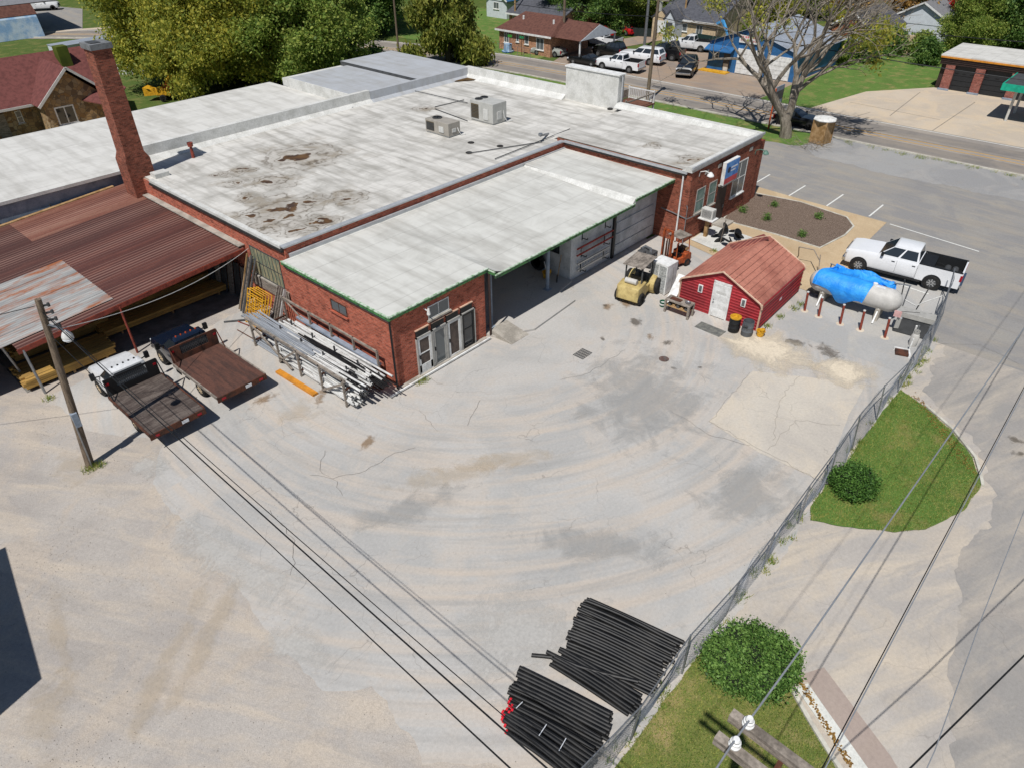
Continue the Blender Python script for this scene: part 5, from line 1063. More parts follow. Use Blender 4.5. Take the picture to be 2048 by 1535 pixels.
# ---------------------------------------------------------------- chain-link fence
FN = thing('chain_link_fence', 'sagging chain-link fence between the yard and the street', 'fence')
posts = []
rf = random.Random(3)
x_ = 7.0
while x_ < 36.9: posts.append((x_, 4.42+rf.uniform(-.04, .04))); x_ += 2.75
posts += [(37.2, 4.55), (39.8, 4.95), (42.6, 5.3)]
tops = []
for k, (px_, py_) in enumerate(posts):
    tx, ty = px_+rf.uniform(-.12, .1), py_+rf.uniform(-.16, .22); tops.append((tx, ty, 1.85+rf.uniform(-.08, .06)))
    mb = MB(); mb.cyl((px_, py_, 0), tops[-1], .032, n=8); mb.build('post', m_steel, FN)
mb = MB(); mb.tube([(a, b+.02*math.sin(a), c-.02) for a, b, c in tops], .02, 6); mb.build('top_rail', m_steel, FN)
mb = MB(); L_ = 0; cell = .1
def fpt(i, t, h):
    a = Vector((*posts[i], .03)); b = Vector((*posts[i+1], .03)); c = Vector(tops[i]); d_ = Vector(tops[i+1])
    p = a.lerp(b, t).lerp(c.lerp(d_, t), h); p.y += .10*math.sin(math.pi*t)*math.sin(h*3+i*1.7)+.03*math.sin(t*9+i); p.z -= .06*h*math.sin(math.pi*t); return p
for i in range(len(posts)-1):
    W_ = (Vector(posts[i+1])-Vector(posts[i])).length; n = int(W_/cell); rows = int(1.85/cell)
    for d_ in (1, -1):
        for k in range(-rows, n+rows):
            pts = []
            for q in range(0, rows+1, 3):
                t = (k+(q if d_ > 0 else rows-q))/n
                if 0 <= t <= 1: pts.append(fpt(i, t, q/rows))
            if len(pts) > 1: mb.tube(pts, .0032, 3, caps=False)
mb.build('wire_mesh', m_steel, FN)
# gate frame at the east end beside the tank
GT = thing('fence_gate', 'tall steel pipe gate frame with hanging hose beyond the tank', 'gate', (0, 0, 0))
for a, b in (((38.93, 6.11), (38.85, 5.75, 2.3)), ((40.56, 7.16), (39.41, 7.11, 1.9))): mb = MB(); mb.cyl((*a[:2], 0), b if len(b) == 3 else (*b, 2), .03, n=6); mb.build('post', m_dgrey, GT)
mb = MB(); mb.tube([(38.58, 6.62, 1.2), (38.70, 6.04, 1), (38.84, 5.73, 1.3), (39.50, 5.15, 1.6)], .03, 6); mb.build('hose', m_grey_lt, GT)
mb = MB(); mb.tube([(40.26, 11.94, 1.1), (41.53, 12.84, 1.1), (41.34, 13.70, 1.1)], .03, 6); mb.cyl((*(40.76, 11.99), 0), (41.12, 12.27, 1.1), .03, n=6); mb.cyl((*(42.46, 13.97), 0), (41.34, 13.70, 1.1), .03, n=6); tag(mb.build('pipe_railing', m_wood_grey), 'grey pipe railing behind the red shed by the walk', 'railing')
mb = MB(); mb.cyl((*(40.85, 18.60), 0), (40.33, 18.25, 1.9), .03, n=6); tag(mb.build('thin_post', m_wood_grey), 'thin leaning post standing in the heap of wheels', 'post')
# ---------------------------------------------------------------- black drain pipes on the ground
r3 = random.Random(9)
def hd(x, y, z, rz, L_, r, lab, grp, bend=0.0, cap=False):
    o = inst('drain_pipe', pipe_mesh(r, L_, m_hdpe, 10, bend=bend), None, (x, y, z), (0, 0, rz)); tag(o, lab, 'pipe', grp)
    if cap:
        e = Vector((math.cos(rz), math.sin(rz)))*(-L_/2); mb = MB(); mb.lathe([(r*1.03, -.02), (r*1.03, .04), (r*.9, .05), (r*.9, -.02)], (0, 0, 0), 12, 'x'); c = mb.build('red_end_cap', m_redcap, o); c.location = (-L_/2-.01, 0, 0)
    return o
def lerp2(a, b, t): return (a[0]+(b[0]-a[0])*t, a[1]+(b[1]-a[1])*t)
def mat_of_pipes(A0, A1, B0, B1, n, r, layers, lab, grp, cap=False, skip=0.0):
    """pipes laid side by side; A0-A1 line of one end, B0-B1 line of the other end"""
    for l in range(layers):
        for k in range(n-l*(n//4)):
            t = (k+.5+.5*l)/n
            if l and r3.random() < skip: continue
            a = lerp2(A0, A1, t); b = lerp2(B0, B1, t); d = Vector((b[0]-a[0], b[1]-a[1])); L_ = round(d.length*4)/4; rz = math.atan2(d.y, d.x)+r3.gauss(0, .012)
            sh = r3.uniform(-.12, .12)
            hd((a[0]+b[0])/2+sh*d.normalized().x, (a[1]+b[1])/2+sh*d.normalized().y, r+.01+l*r*1.75+r3.uniform(0, .01), rz, L_, r, lab+', '+('bottom layer', 'middle layer' if layers > 2 else 'top layer', 'top layer')[l], grp, r3.choice((.03, .06, .08, .12)), cap)
mat_of_pipes((12.75, 8.15), (10.5, 7.6), (13.45, 4.95), (11.2, 4.75), 21, .062, 3, 'black plastic drain pipe in the far mat by the fence', 'black pipes in the far mat', skip=.12)
mat_of_pipes((10.7, 7.65), (9.95, 7.5), (11.1, 4.9), (10.25, 4.75), 7, .062, 2, 'black plastic drain pipe at the near edge of the far mat', 'black pipes at the near edge of the far mat')
mat_of_pipes((9.35, 8.15), (8.2, 7.75), (10.05, 5.15), (8.9, 4.85), 10, .066, 3, 'dusty black pipe heaped on the near bundle', 'dusty black pipes on the near bundle', skip=.12)
mat_of_pipes((8.35, 7.7), (7.5, 7.3), (8.9, 4.85), (7.7, 4.7), 9, .066, 2, 'black pipe with a bright red end cap in the near bundle', 'red-capped black pipes', True)
hd(10.55, 6.9, .07, math.atan2(-1.9, .75)+.1, 3.0, .065, 'loose black pipe lying crossed between the bundles, left', None, .25); hd(10.7, 6.55, .19, math.atan2(-2.6, .25)+.25, 2.9, .065, 'loose black pipe lying crossed between the bundles, upper', None, -.2)
for a, b in (((8.11, 7.32, 0.4), (8.38, 7.31, 0.4)), ((7.94, 6.31, 0.4), (8.33, 6.36, 0.4)), ((7.99, 5.63, 0.4), (8.39, 5.70, 0.4))):
    mb = MB(); mb.tube([a, b], .012, 5); tag(mb.build('tie_strap', m_lampglass), 'white tie strap round the red-capped pipe bundle', 'strap', 'white straps on the near bundle')
# ---------------------------------------------------------------- vehicles (local: x forward, y left, z up, origin on the ground)
WM = {}
def wheel(parent, x, y, r, w_, rim=m_alu, nm='wheel', spokes=8):
    k = (r, w_, rim.name, y > 0)
    if k not in WM:
        t = MB(); t.lathe([(r*.62, -w_/2), (r*.9, -w_/2), (r, -w_*.38), (r, w_*.38), (r*.9, w_/2), (r*.62, w_/2), (r*.6, 0), (r*.62, -w_/2)], (0, 0, 0), 24, 'y')
        s = 1 if y > 0 else -1; q = MB(); q.lathe([(r*.62, s*w_*.44), (r*.55, s*w_*.46), (r*.5, s*w_*.3), (r*.2, s*w_*.34), (0, s*w_*.36)], (0, 0, 0), 20, 'y')
        sp = MB()
        for a in range(spokes): b = 2*math.pi*a/spokes; sp.bar((r*.12*math.cos(b), s*w_*.4, r*.12*math.sin(b)), (r*.56*math.cos(b), s*w_*.43, r*.56*math.sin(b)), r*.13, .03, up=(0, 1, 0))
        WM[k] = (t.mesh('tyre', m_rubber, True), q.mesh('rim', m_dgrey if spokes < 9 else rim, True), sp.mesh('spokes', rim))
    o = inst(nm, WM[k][0], parent, (x, y, r)); inst('rim', WM[k][1], o); inst('spokes', WM[k][2], o)
    return o
def pane_on(parent, name, q, mat, inset=(.06, .06, .08, .08), off=.008):
    """glass quad a,b,c,d (bottom-left, bottom-right, top-right, top-left seen from outside) inset and set proud"""
    a, b, c, d = [Vector(p) for p in q]; n = (b-a).cross(d-a).normalized(); l, r_, bo, to = inset
    def P(u, v): return a.lerp(b, u).lerp(d.lerp(c, u), v)+n*off
    mb = MB(); f = [P(l, bo), P(1-r_, bo), P(1-r_, 1-to), P(l, 1-to)]; g_ = [p-n*(off+.01) for p in f]
    mb.loft([g_, f]); return mb.build(name, mat, parent)
def vehicle(name, label, cat, loc, rz, paint, kind='pickup', wb=3.9, L_=6.2, W_=2.0, hood=1.25, belt=1.3, roof=1.92, r=.4, crew=True, rim=m_alu, group=None, trim=m_plastic_blk, sc=1.0, load=False):
    t = thing(name, label, cat, loc, rz, group); t.scale = (sc, sc, sc)
    hw = W_/2; fx = wb*.5+ .92; rx_ = fx-L_; fa, ra = wb/2, -wb/2; zb = r*1.0
    if kind == 'car': zb = r*.75
    c0 = fa-.85                                   # cowl
    c1 = {'pickup': (ra+.95 if crew else ra+1.45), 'suv': rx_+.12, 'car': rx_+.75}[kind]
    def ring(x, w_, z0, z1, cr=.08): return [(x, -w_+.04, z0), (x, -w_, z0+.12), (x, -w_, z1-cr*2), (x, -w_+cr, z1), (x, 0, z1+.025), (x, w_-cr, z1), (x, w_, z1-cr*2), (x, w_, z0+.12), (x, w_-.04, z0)]
    b = MB(); end = c1-.02 if kind == 'pickup' else rx_+.03
    rings = [ring(fx, hw*.84, zb+.1, hood-.22), ring(fx-.12, hw*.95, zb, hood-.07), ring(fx-.5, hw, zb, hood), ring(c0+.1, hw, zb, hood+.07), ring(c0-.1, hw, zb, belt)]
    if kind == 'car': rings += [ring(c1-.2, hw, zb, belt), ring(rx_+.3, hw*.97, zb, belt-.03), ring(end, hw*.85, zb+.08, belt-.18)]
    elif kind == 'suv': rings += [ring(c1+.2, hw, zb, belt), ring(end, hw*.95, zb, belt-.05)]
    else: rings += [ring(end, hw, zb, belt)]
    b.loft(rings); body = b.build('body', paint, t, smooth=True)
    # greenhouse
    x0, x1 = c0-.02, c1; xt0 = c0-.78 if kind != 'car' else c0-.85; xt1 = {'pickup': c1+.14, 'suv': c1+.3, 'car': c1+.75}[kind]; bw, tw = hw-.06, hw-.26
    G0 = [(x0, bw, belt-.02), (x1, bw, belt-.02), (x1, -bw, belt-.02), (x0, -bw, belt-.02)]; G1 = [(xt0, tw, roof-.05), (xt1, tw, roof-.05), (xt1, -tw, roof-.05), (xt0, -tw, roof-.05)]
    c = MB(); c.loft([G0, G1, [(xt0-.12, tw-.12, roof), (xt1+.1, tw-.12, roof), (xt1+.1, -tw+.12, roof), (xt0-.12, -tw+.12, roof)]]); cab = c.build('cab', paint, t, smooth=True)
    A, B, C, D = G0; a, b_, c_, d_ = G1
    pane_on(cab, 'windshield', (A, D, d_, a), m_pane, (.05, .05, .06, .06)); pane_on(cab, 'rear_window', (C, B, b_, c_), m_pane, (.1, .1, .18, .12))
    n = {'pickup': 2 if crew else 1, 'suv': 3, 'car': 2}[kind]
    for k in range(n):
        f0, f1 = k/n, (k+1)/n
        def e(P, Q, f): return Vector(P).lerp(Vector(Q), f)
        pane_on(cab, 'side_window', (e(B, A, f0), e(B, A, f1), e(b_, a, f1), e(b_, a, f0)), m_pane, (.06 if k else .1, .05, .1, .08))
        pane_on(cab, 'side_window', (e(D, C, f0), e(D, C, f1), e(d_, c_, f1), e(d_, c_, f0)), m_pane, (.05, .06, .1, .08))
        for s in (1, -1):
            xx = x1+(x0-x1)*(k+.18)/n; h = MB(); h.box(xx-.09, xx+.09, s*hw-.012, s*hw+.022, belt-.24, belt-.2); h.build('door_handle', trim, t)
            xd = x1+(x0-x1)*k/n; h = MB(); h.box(xd-.006, xd+.006, s*(hw-.002)-.003, s*(hw-.002)+.003, zb+.1, belt-.14); h.build('door_gap', m_black, t)
    for s in (1, -1):
        h = MB(); h.box(c0-.35, c0-.2, s*(hw+.05)-.09, s*(hw+.05)+.09, belt+.0, belt+.2); h.build('mirror', trim, t)
        h = MB(); h.box(fx-.2, fx-.02, s*hw*.82-.14, s*hw*.82+.14, hood-.32, hood-.16); h.build('headlight', m_lampglass, t, bevel=.02)
        h = MB(); h.box(rx_-.012, rx_+.1, s*(hw-.08)-.08, s*(hw-.08)+.085, belt-.48, belt-.12); h.build('tail_light', m_tail, t)
        for ax in (fa, ra):
            h = MB(); h.lathe([(0, s*(hw-.25)), (r*1.16, s*(hw-.25)), (r*1.16, s*(hw+.012)), (r*1.1, s*(hw+.012)), (0, s*(hw-.02))] if s > 0 else [(0, s*(hw-.02)), (r*1.1, s*(hw+.012)), (r*1.16, s*(hw+.012)), (r*1.16, s*(hw-.25)), (0, s*(hw-.25))], (ax, 0, r*1.03), 22, 'y'); h.build('wheel_arch', trim, t)
            wheel(t, ax, s*(hw-.1), r, .27, rim)
    h = MB(); h.box(fx-.1, fx+.1, -hw*.9, hw*.9, zb+.02, zb+.26); h.build('front_bumper', m_chrome if kind != 'car' else paint, t, bevel=.03)
    h = MB(); h.box(fx-.05, fx+.03, -hw*.62, hw*.62, zb+.3, hood-.2); h.build('grille', m_plastic_blk, t)
    h = MB(); h.box(rx_-.12, rx_+.06, -hw*.92, hw*.92, zb+.05, zb+.25); h.build('rear_bumper', m_chrome if kind != 'car' else paint, t, bevel=.03)
    h = MB(); h.box(ra+.5, fa-.5, -hw+.1, hw-.1, zb-.14, zb+.02); h.build('underbody', m_plastic_blk, t)
    if kind == 'pickup':
        x1b = c1-.03
        for s in (1, -1):
            h = MB(); ya, yb_ = (hw-.14, hw-.005) if s > 0 else (-hw+.005, -hw+.14); h.loft([[(rx_+.02, ya, zb), (x1b, ya, zb), (x1b, yb_, zb), (rx_+.02, yb_, zb)], [(rx_+.02, ya, belt), (x1b, ya, belt), (x1b, yb_, belt-.02), (rx_+.02, yb_, belt-.02)]]); h.build('bed_side', paint, t)
            h = MB(); h.box(rx_+.02, x1b, ya-.003, yb_+.003, belt+.001, belt+.03); h.build('bed_rail_cap', trim, t); yi = (hw-.146) if s > 0 else (-hw+.146); h = MB(); h.box(rx_+.09, x1b-.08, yi-.006, yi+.004 if s < 0 else yi+.004, zb+.34, belt-.01); h.build('bed_liner', m_deckdark, t); h = MB(); h.box(ra+.6, fa-.55, s*(hw+.02)-.09, s*(hw+.02)+.09, zb-.1, zb-.03); h.build('side_step', m_plastic_blk, t)
        h = MB(); h.box(rx_, rx_+.08, -hw+.145, hw-.145, zb+.25, belt); h.build('tailgate', paint, t); h = MB(); h.box(rx_+.082, rx_+.09, -hw+.15, hw-.15, zb+.34, belt-.02); h.build('tailgate_liner', m_deckdark, t); h = MB(); h.box(x1b-.07, x1b, -hw+.145, hw-.145, zb+.25, belt); h.build('bed_front', trim, t)
        h = MB(); h.box(rx_+.085, x1b-.075, -hw+.145, hw-.145, zb+.28, zb+.34); h.build('bed_floor', m_deckdark, t)
        if load:
            h = MB(); h.box(x1b-.75, x1b-.08, -hw+.15, hw-.15, belt-.5, belt-.02); h.build('tool_box', m_plastic_blk, t)
            for k in range(2): h = MB(); h.cyl((rx_+.5+.4*k, -.4, zb+.55), (rx_+.5+.4*k, .45, zb+.55), .17, n=12); h.build('bed_cargo', m_dgrey, t)
    return t
vehicle('pickup_truck', 'white crew-cab pickup truck parked beside the blue tarpaulin', 'pickup truck', (44.0, 8.55, 0), R(96), m_carwhite, 'pickup', 4.05, 6.35, 2.06, 1.32, 1.38, 2.02, .43, True, m_chrome, load=True)
# flatbed trucks: cab at the far end (+y), deck towards the camera
def flatbed(label, loc, rz, paint, deck, L_deck, head, mesh_w, group):
    t = thing('flatbed_truck', label, 'truck', loc, rz, group)
    hw = 1.0; zb = .45
    def ring(x, w_, z0, z1, cr=.08): return [(x, -w_+.04, z0), (x, -w_, z0+.12), (x, -w_, z1-cr*2), (x, -w_+cr, z1), (x, 0, z1+.03), (x, w_-cr, z1), (x, w_, z1-cr*2), (x, w_, z0+.12), (x, w_-.04, z0)]
    b = MB(); b.loft([ring(3.25, .84, .6, 1.0), ring(3.1, .95, .5, 1.12), ring(2.7, 1.0, .45, 1.2), ring(1.75, 1.0, .45, 1.3), ring(1.55, 1.0, .45, 1.34), ring(.35, 1.0, .45, 1.34)]); b.build('body', paint, t, smooth=True)
    G0 = [(1.65, .94, 1.32), (.36, .94, 1.32), (.36, -.94, 1.32), (1.65, -.94, 1.32)]; G1 = [(1.0, .74, 1.87), (.46, .74, 1.87), (.46, -.74, 1.87), (1.0, -.74, 1.87)]
    c = MB(); c.loft([G0, G1, [(.9, .6, 1.92), (.54, .6, 1.92), (.54, -.6, 1.92), (.9, -.6, 1.92)]]); cab = c.build('cab', paint, t, smooth=True)
    A, B, C, D = G0; a, b_, c_, d_ = G1
    pane_on(cab, 'windshield', (A, D, d_, a), m_pane, (.05, .05, .06, .06)); pane_on(cab, 'rear_window', (C, B, b_, c_), m_pane, (.1, .1, .12, .12)); pane_on(cab, 'side_window', (B, A, a, b_), m_pane); pane_on(cab, 'side_window', (D, C, c_, d_), m_pane)
    for k in range(5): mb = MB(); y_ = -.5+.25*k; mb.lathe([(.045, 0), (.035, .05), (0, .06)], (.82, y_, 1.92), 8); mb.build('marker_lamp', m_amber if paint is not m_carwhite2 else m_black, cab)
    for s in (1, -1):
        mb = MB(); mb.bar((1.5, s*.95, 1.35), (1.5, s*1.2, 1.4), .04); mb.box(1.42, 1.56, s*1.25-.1, s*1.25+.1, 1.3, 1.62); mb.build('mirror', m_black, t)
        mb = MB(); mb.box(3.08, 3.27, s*.78-.12, s*.78+.12, .82, .98); mb.build('headlight', m_lampglass, t)
        mb = MB(); mb.lathe([(0, s*.8), (.44, s*.8), (.44, s*1.012), (.4, s*1.012), (0, s*.98)] if s > 0 else [(0, s*.98), (.4, s*1.012), (.44, s*1.012), (.44, s*.8), (0, s*.8)], (2.2, 0, .4), 20, 'y'); mb.build('wheel_arch', m_black, t)
        wheel(t, 2.2, s*.92, .38, .25, m_cream); wheel(t, -1.75, s*1.0, .38, .24, m_cream); wheel(t, -1.75, s*.74, .38, .22, m_cream)
        mb = MB(); mb.box(-.2, .25, s*1.15-.02, s*1.15+.02, .5, .85); mb.build('mud_flap', m_black, t)
    mb = MB(); mb.box(3.15, 3.33, -.95, .95, .5, .72); mb.build('front_bumper', m_chrome, t)
    x1, x0 = .22, .22-L_deck; dh = .98; dw = 1.2
    mb = MB(); mb.box(x0+.2, x1, -.45, .45, .62, .84); mb.build('chassis', m_rust, t)
    nb = 8
    for k in range(nb): mb = MB(); ya = -dw+2*dw*k/nb; mb.box(x0, x1, ya+.004, ya+2*dw/nb-.004, dh-.06, dh); mb.build('deck_plate', deck, t)
    for s in (1, -1): mb = MB(); mb.box(x0, x1, s*(dw+.03)-.03, s*(dw+.03)+.03, dh-.12, dh+.03); mb.build('side_rail', m_wood_grey if head == 'rust' else m_rust, t)
    mb = MB(); mb.box(x0-.05, x0-.002, -dw-.05, dw+.05, dh-.28, dh+.0); rr = mb.build('rear_sill', m_rust, t)
    for s in (1, -1): mb = MB(); mb.box(x0-.062, x0-.05, s*.95-.1, s*.95+.1, dh-.2, dh-.1); mb.build('tail_light', m_tail, rr)
    mb = MB(); mb.box(x0-.064, x0-.05, -.45, -.15, dh-.22, dh-.07); mb.build('licence_plate', m_lampglass, rr)
    hm = m_rust if head == 'rust' else m_black; hh = .85
    mb = MB(); mb.box(x1, x1+.06, -dw, dw, dh, dh+.3); mb.box(x1, x1+.06, -dw, -dw+.5, dh+.3, dh+hh); mb.box(x1, x1+.06, dw-.5, dw, dh+.3, dh+hh); mb.box(x1, x1+.06, -dw+.5, dw-.5, dh+hh-.08, dh+hh); hb = mb.build('headboard', hm, t)
    mb = MB()
    for k in range(18): y_ = -dw+.5+(2*dw-1)*k/17; mb.bar((x1+.03, y_, dh+.3), (x1+.03, y_, dh+hh-.08), .018)
    for k in range(6): mb.bar((x1+.03, -dw+.5, dh+.36+.08*k), (x1+.03, dw-.5, dh+.36+.08*k), .016)
    mb.build('headboard_mesh', m_dgrey, hb)
    for s in (1, -1): mb = MB(); mb.box(x1-.012, x1, s*(dw-.12)-.07, s*(dw-.12)+.07, dh+.55, dh+.66); mb.build('marker_lamp', m_tail, hb)
    for s in (1, -1): mb = MB(); mb.bar((x1-.0, s*dw, dh+hh), (x1-.55, s*dw, dh), .05, .03); mb.build('headboard_stay', hm, t)
    return t
flatbed('flatbed truck with white cab and dark rusty deck by the utility pole', (7.72, 30.15, 0), R(90), m_carwhite2, m_rust_deck, 3.95, 'black', 0, 'flatbed trucks in the yard')
flatbed('flatbed truck with navy cab and reddish rusty deck near the pipe rack', (10.9, 30.45, 0), R(90.5), m_bluedark, m_rust_deck2, 4.0, 'rust', 0, 'flatbed trucks in the yard')
# forklifts
def forklift(label, loc, rz, paint, kind, group):
    t = thing('forklift', label, 'forklift', loc, rz, group)
    if kind == 'big':
        mb = MB(); mb.loft([[(-1.55, -.5, .35), (-1.55, .5, .35), (-1.55, .5, .8), (-1.55, -.5, .8)], [(-1.4, -.68, .25), (-1.4, .68, .25), (-1.4, .66, 1.08), (-1.4, -.66, 1.08)], [(-.7, -.72, .25), (-.7, .72, .25), (-.7, .68, 1.15), (-.7, -.68, 1.15)], [(-.3, -.66, .3), (-.3, .66, .3), (-.3, .62, 1.1), (-.3, -.62, 1.1)]]); mb.build('counterweight', paint, t, smooth=True, bevel=.03)
        for k in range(3): mb = MB(); y_ = -.28+.28*k; mb.box(-1.5, -1.38, y_-.08, y_+.08, .62, .88); mb.build('vent_slot', m_black, t)
        mb = MB(); mb.box(-.3, .75, -.6, .6, .3, .75); mb.build('chassis', paint, t, bevel=.03)
        for s in (1, -1):
            mb = MB(); mb.lathe([(.0, s*.45), (.56, s*.45), (.56, s*.8), (.5, s*.82), (0, s*.82)] if s > 0 else [(0, s*.82), (.5, s*.82), (.56, s*.8), (.56, s*.45), (0, s*.45)], (.85, 0, .5), 20, 'y'); mb.build('fender', paint, t)
            wheel(t, .85, s*.88, .5, .34, m_cream); wheel(t, -1.05, s*.68, .36, .24, m_cream)
        mb = MB(); mb.cyl((-1.0, -.35, 1.28), (-1.0, .35, 1.28), .16, n=14); mb.build('gas_bottle', m_tank, t)
        mb = MB(); mb.box(-.45, .05, -.28, .28, .8, .95); mb.box(-.5, -.38, -.28, .28, .95, 1.4); mb.build('seat', m_black, t)
        mb = MB(); mb.box(.45, .7, -.45, .45, .75, 1.15); mb.build('dashboard', m_dgrey, t); mb = MB(); mb.lathe([(.16, 0), (.18, .02), (.16, .04), (.14, .02)], (.35, 0, 1.2), 14); mb.build('steering_wheel', m_black, t)
        for x_, y_ in ((-.75, .5), (-.75, -.5), (.65, .48), (.65, -.48)): mb = MB(); mb.bar((x_, y_, 1.0), (x_*.95, y_, 2.15), .07); mb.build('guard_post', m_dgrey, t)
        for k in range(6): mb = MB(); y_ = -.62+.21*k; mb.box(-.95, .85, y_, y_+.2, 2.15, 2.19+.004*(k % 2)); mb.build('roof_board', m_wood_grey, t)
        for s in (1, -1): mb = MB(); mb.bar((1.28, s*.36, .1), (1.28, s*.36, 2.1), .1, .14); mb.build('mast_rail', m_dgrey, t); mb = MB(); mb.box(1.4, 2.3, s*.3-.06, s*.3+.06, .06, .1); mb.build('fork', m_dgrey, t)
        mb = MB(); mb.box(1.34, 1.4, -.5, .5, .2, .6); mb.build('carriage', m_rust, t)
    else:
        mb = MB(); mb.loft([[(-1.0, -.45, .3), (-1.0, .45, .3), (-1.0, .45, .7), (-1.0, -.45, .7)], [(-.85, -.5, .2), (-.85, .5, .2), (-.85, .5, .85), (-.85, -.5, .85)], [(-.35, -.5, .2), (-.35, .5, .2), (-.35, .5, .85), (-.35, -.5, .85)]]); mb.build('counterweight', paint, t, bevel=.04)
        mb = MB(); mb.box(-.35, .55, -.45, .45, .25, .6); mb.build('chassis', paint, t); mb = MB(); mb.box(-.4, .0, -.25, .25, .6, .75); mb.box(-.45, -.35, -.25, .25, .75, 1.15); mb.build('seat', m_black, t)
        for s in (1, -1):
            wheel(t, .5, s*.5, .3, .22, m_rust); wheel(t, -.6, s*.48, .24, .18, m_rust)
            mb = MB(); mb.bar((.85, s*.32, .05), (.85, s*.32, 2.55), .1, .14); mb.build('mast_rail', paint, t); mb = MB(); mb.bar((.93, s*.2, .1), (.93, s*.2, 2.1), .06, .08); mb.build('inner_mast', m_rust, t); mb = MB(); mb.box(1.0, 1.9, s*.22-.05, s*.22+.05, .05, .09); mb.build('fork', m_dgrey, t)
            mb = MB(); mb.tube([(.35, s*.42, .6), (.4, s*.42, 1.7), (.1, s*.42, 1.95), (-.6, s*.42, 1.95), (-.75, s*.42, .8)], .035, 6); mb.build('guard_bar', paint, t)
        mb = MB(); mb.bar((.85, -.36, 2.55), (.85, .36, 2.55), .1); mb.build('mast_top', paint, t); mb = MB(); mb.box(-.7, .3, -.5, .5, 1.99, 2.03); mb.build('roof_panel', m_wood_grey, t)
        mb = MB(); mb.cyl((.9, 0, .2), (.9, 0, 1.9), .05, n=8); mb.build('lift_cylinder', m_rust, t); mb = MB(); mb.cyl((-.75, -.25, 1.0), (-.75, .25, 1.0), .13, n=12); mb.build('gas_bottle', m_wood_tan, t)
    return t
forklift('yellow forklift with a plank roof standing on the concrete', (31.55, 18.85, 0), R(8), m_fork_y, 'big', 'forklifts by the canopy')
forklift('rusty orange forklift with raised mast behind the yellow one', (36.1, 19.2, 0), R(168), m_orange, 'small', 'forklifts by the canopy')
TP = thing('grey_compressor', 'grey tarped machine behind the yellow forklift', 'machine', (35.0, 20.5, 0))
mb = MB(); mb.box(-.4, .4, -.5, .5, .1, 1.0); mb.build('casing', m_dgrey, TP, bevel=.05); mb = MB(); mb.tube([(-.3, -.4, 1.05), (0, -.2, 1.15), (.2, .3, 1.1), (-.1, .4, 1.02)], .09, 8); mb.build('hose', m_steel, TP)
# ---------------------------------------------------------------- utility poles and wires
def catenary(a, b, sag, n=14):
    a, b = Vector(a), Vector(b); return [a.lerp(b, i/n)-Vector((0, 0, 4*sag*(i/n)*(1-i/n))) for i in range(n+1)]
UP = thing('utility_pole', 'leaning wooden utility pole with a street lamp beside the flatbed trucks', 'pole', (4.27, 27.73, 0))
mb = MB(); mb.cyl((0, 0, -.1), (.78, -.14, 7.6), .17, .11, 14); mb.build('shaft', m_wood_pole, UP, smooth=True)
mb = MB(); mb.tube([(.68, -.13, 6.5), (.75, -.3, 6.6), (.95, -.75, 6.55), (1.0, -.95, 6.45)], .035, 6); mb.build('lamp_arm', m_steel, UP)
mb = MB(); mb.lathe([(.08, .22), (.16, .1), (.2, .0), (.2, -.06), (0, -.06)], (1.0, -.95, 6.28), 14); ls = mb.build('lamp_head', m_grey_lt, UP, smooth=True); mb = MB(); mb.lathe([(.0, -.24), (.12, -.22), (.2, -.12), (.19, -.06), (0, -.06)], (1.0, -.95, 6.28), 14); mb.build('lamp_bowl', m_lampglass, ls, smooth=True)
mb = MB(); mb.box(.12, .34, -.28, -.1, 2.1, 2.75); mb.build('meter_box', m_bluewall, UP)
for k in range(4): mb = MB(); z_ = 7.3-.3*k; mb.bar((.72-.03*k, -.1, z_), (1.0-.03*k+.05*k, -.25, z_+.03), .06); mb.cyl((1.0+.02*k, -.25, z_-.04), (1.0+.02*k, -.25, z_+.1), .05, n=8); mb.build('insulator', m_dgrey, UP)
mb = MB(); mb.tube([(.7, -.02, 7.4), (.5, .12, 5.2), (.32, .12, 3.4), (.2, .1, 2.4)], .022, 5); mb.build('service_cable', m_black, UP)
mb = MB(); mb.tube([(.15, -.18, 2.6), (.02, -.2, .05)], .03, 6); mb.build('conduit', m_steel, UP)
RPX, RPY = 67.12, 41.49
RP = thing('utility_pole', 'tall grey utility pole with crossarm at the roadside beyond the white wall', 'pole', (RPX, RPY, 0))
mb = MB(); mb.cyl((0, 0, 0), (.1, -.1, 10.6), .2, .13, 12); mb.build('shaft', m_wood_pole, RP)
for z_ in (9.5, 10.2): mb = MB(); mb.bar((.1, -1.3, z_), (.1, 1.3, z_), .1, .12); ca = mb.build('crossarm', m_wood_grey, RP)
for y_ in (-1.2, -.6, .6, 1.2): mb = MB(); mb.cyl((.1, y_, 10.26), (.1, y_, 10.45), .05, n=8); mb.build('insulator', m_white_paint, RP)
mb = MB(); mb.cyl((.35, -.2, 8.5), (.35, -.2, 9.3), .22, n=12); mb.build('transformer', m_grey_paint, RP)
def pole(label, x, y, h, mat, r=.15, arm=True, fix=None):
    t = thing('utility_pole', label, 'pole', (x, y, 0))
    mb = MB(); mb.cyl((0, 0, 0), (0, 0, h), r, r*.7, 10); mb.build('shaft', mat, t)
    if arm: mb = MB(); mb.bar((0, -1.2, h-.4), (0, 1.2, h-.4), .1); mb.build('crossarm', m_wood_grey, t)
    if fix: mb = MB(); mb.cyl((.3, 0, h-1.4), (.3, 0, h-.6), .25, n=10); mb.build('transformer', m_grey_lt, t)
    return t
pole('brown utility pole between the trees and the far road edge', 64.84, 78.74, 11, m_wood_pole)
pole('utility pole with transformers before the brick house carport', 80.5, 63.54, 11, m_wood_pole, .2, True, True)
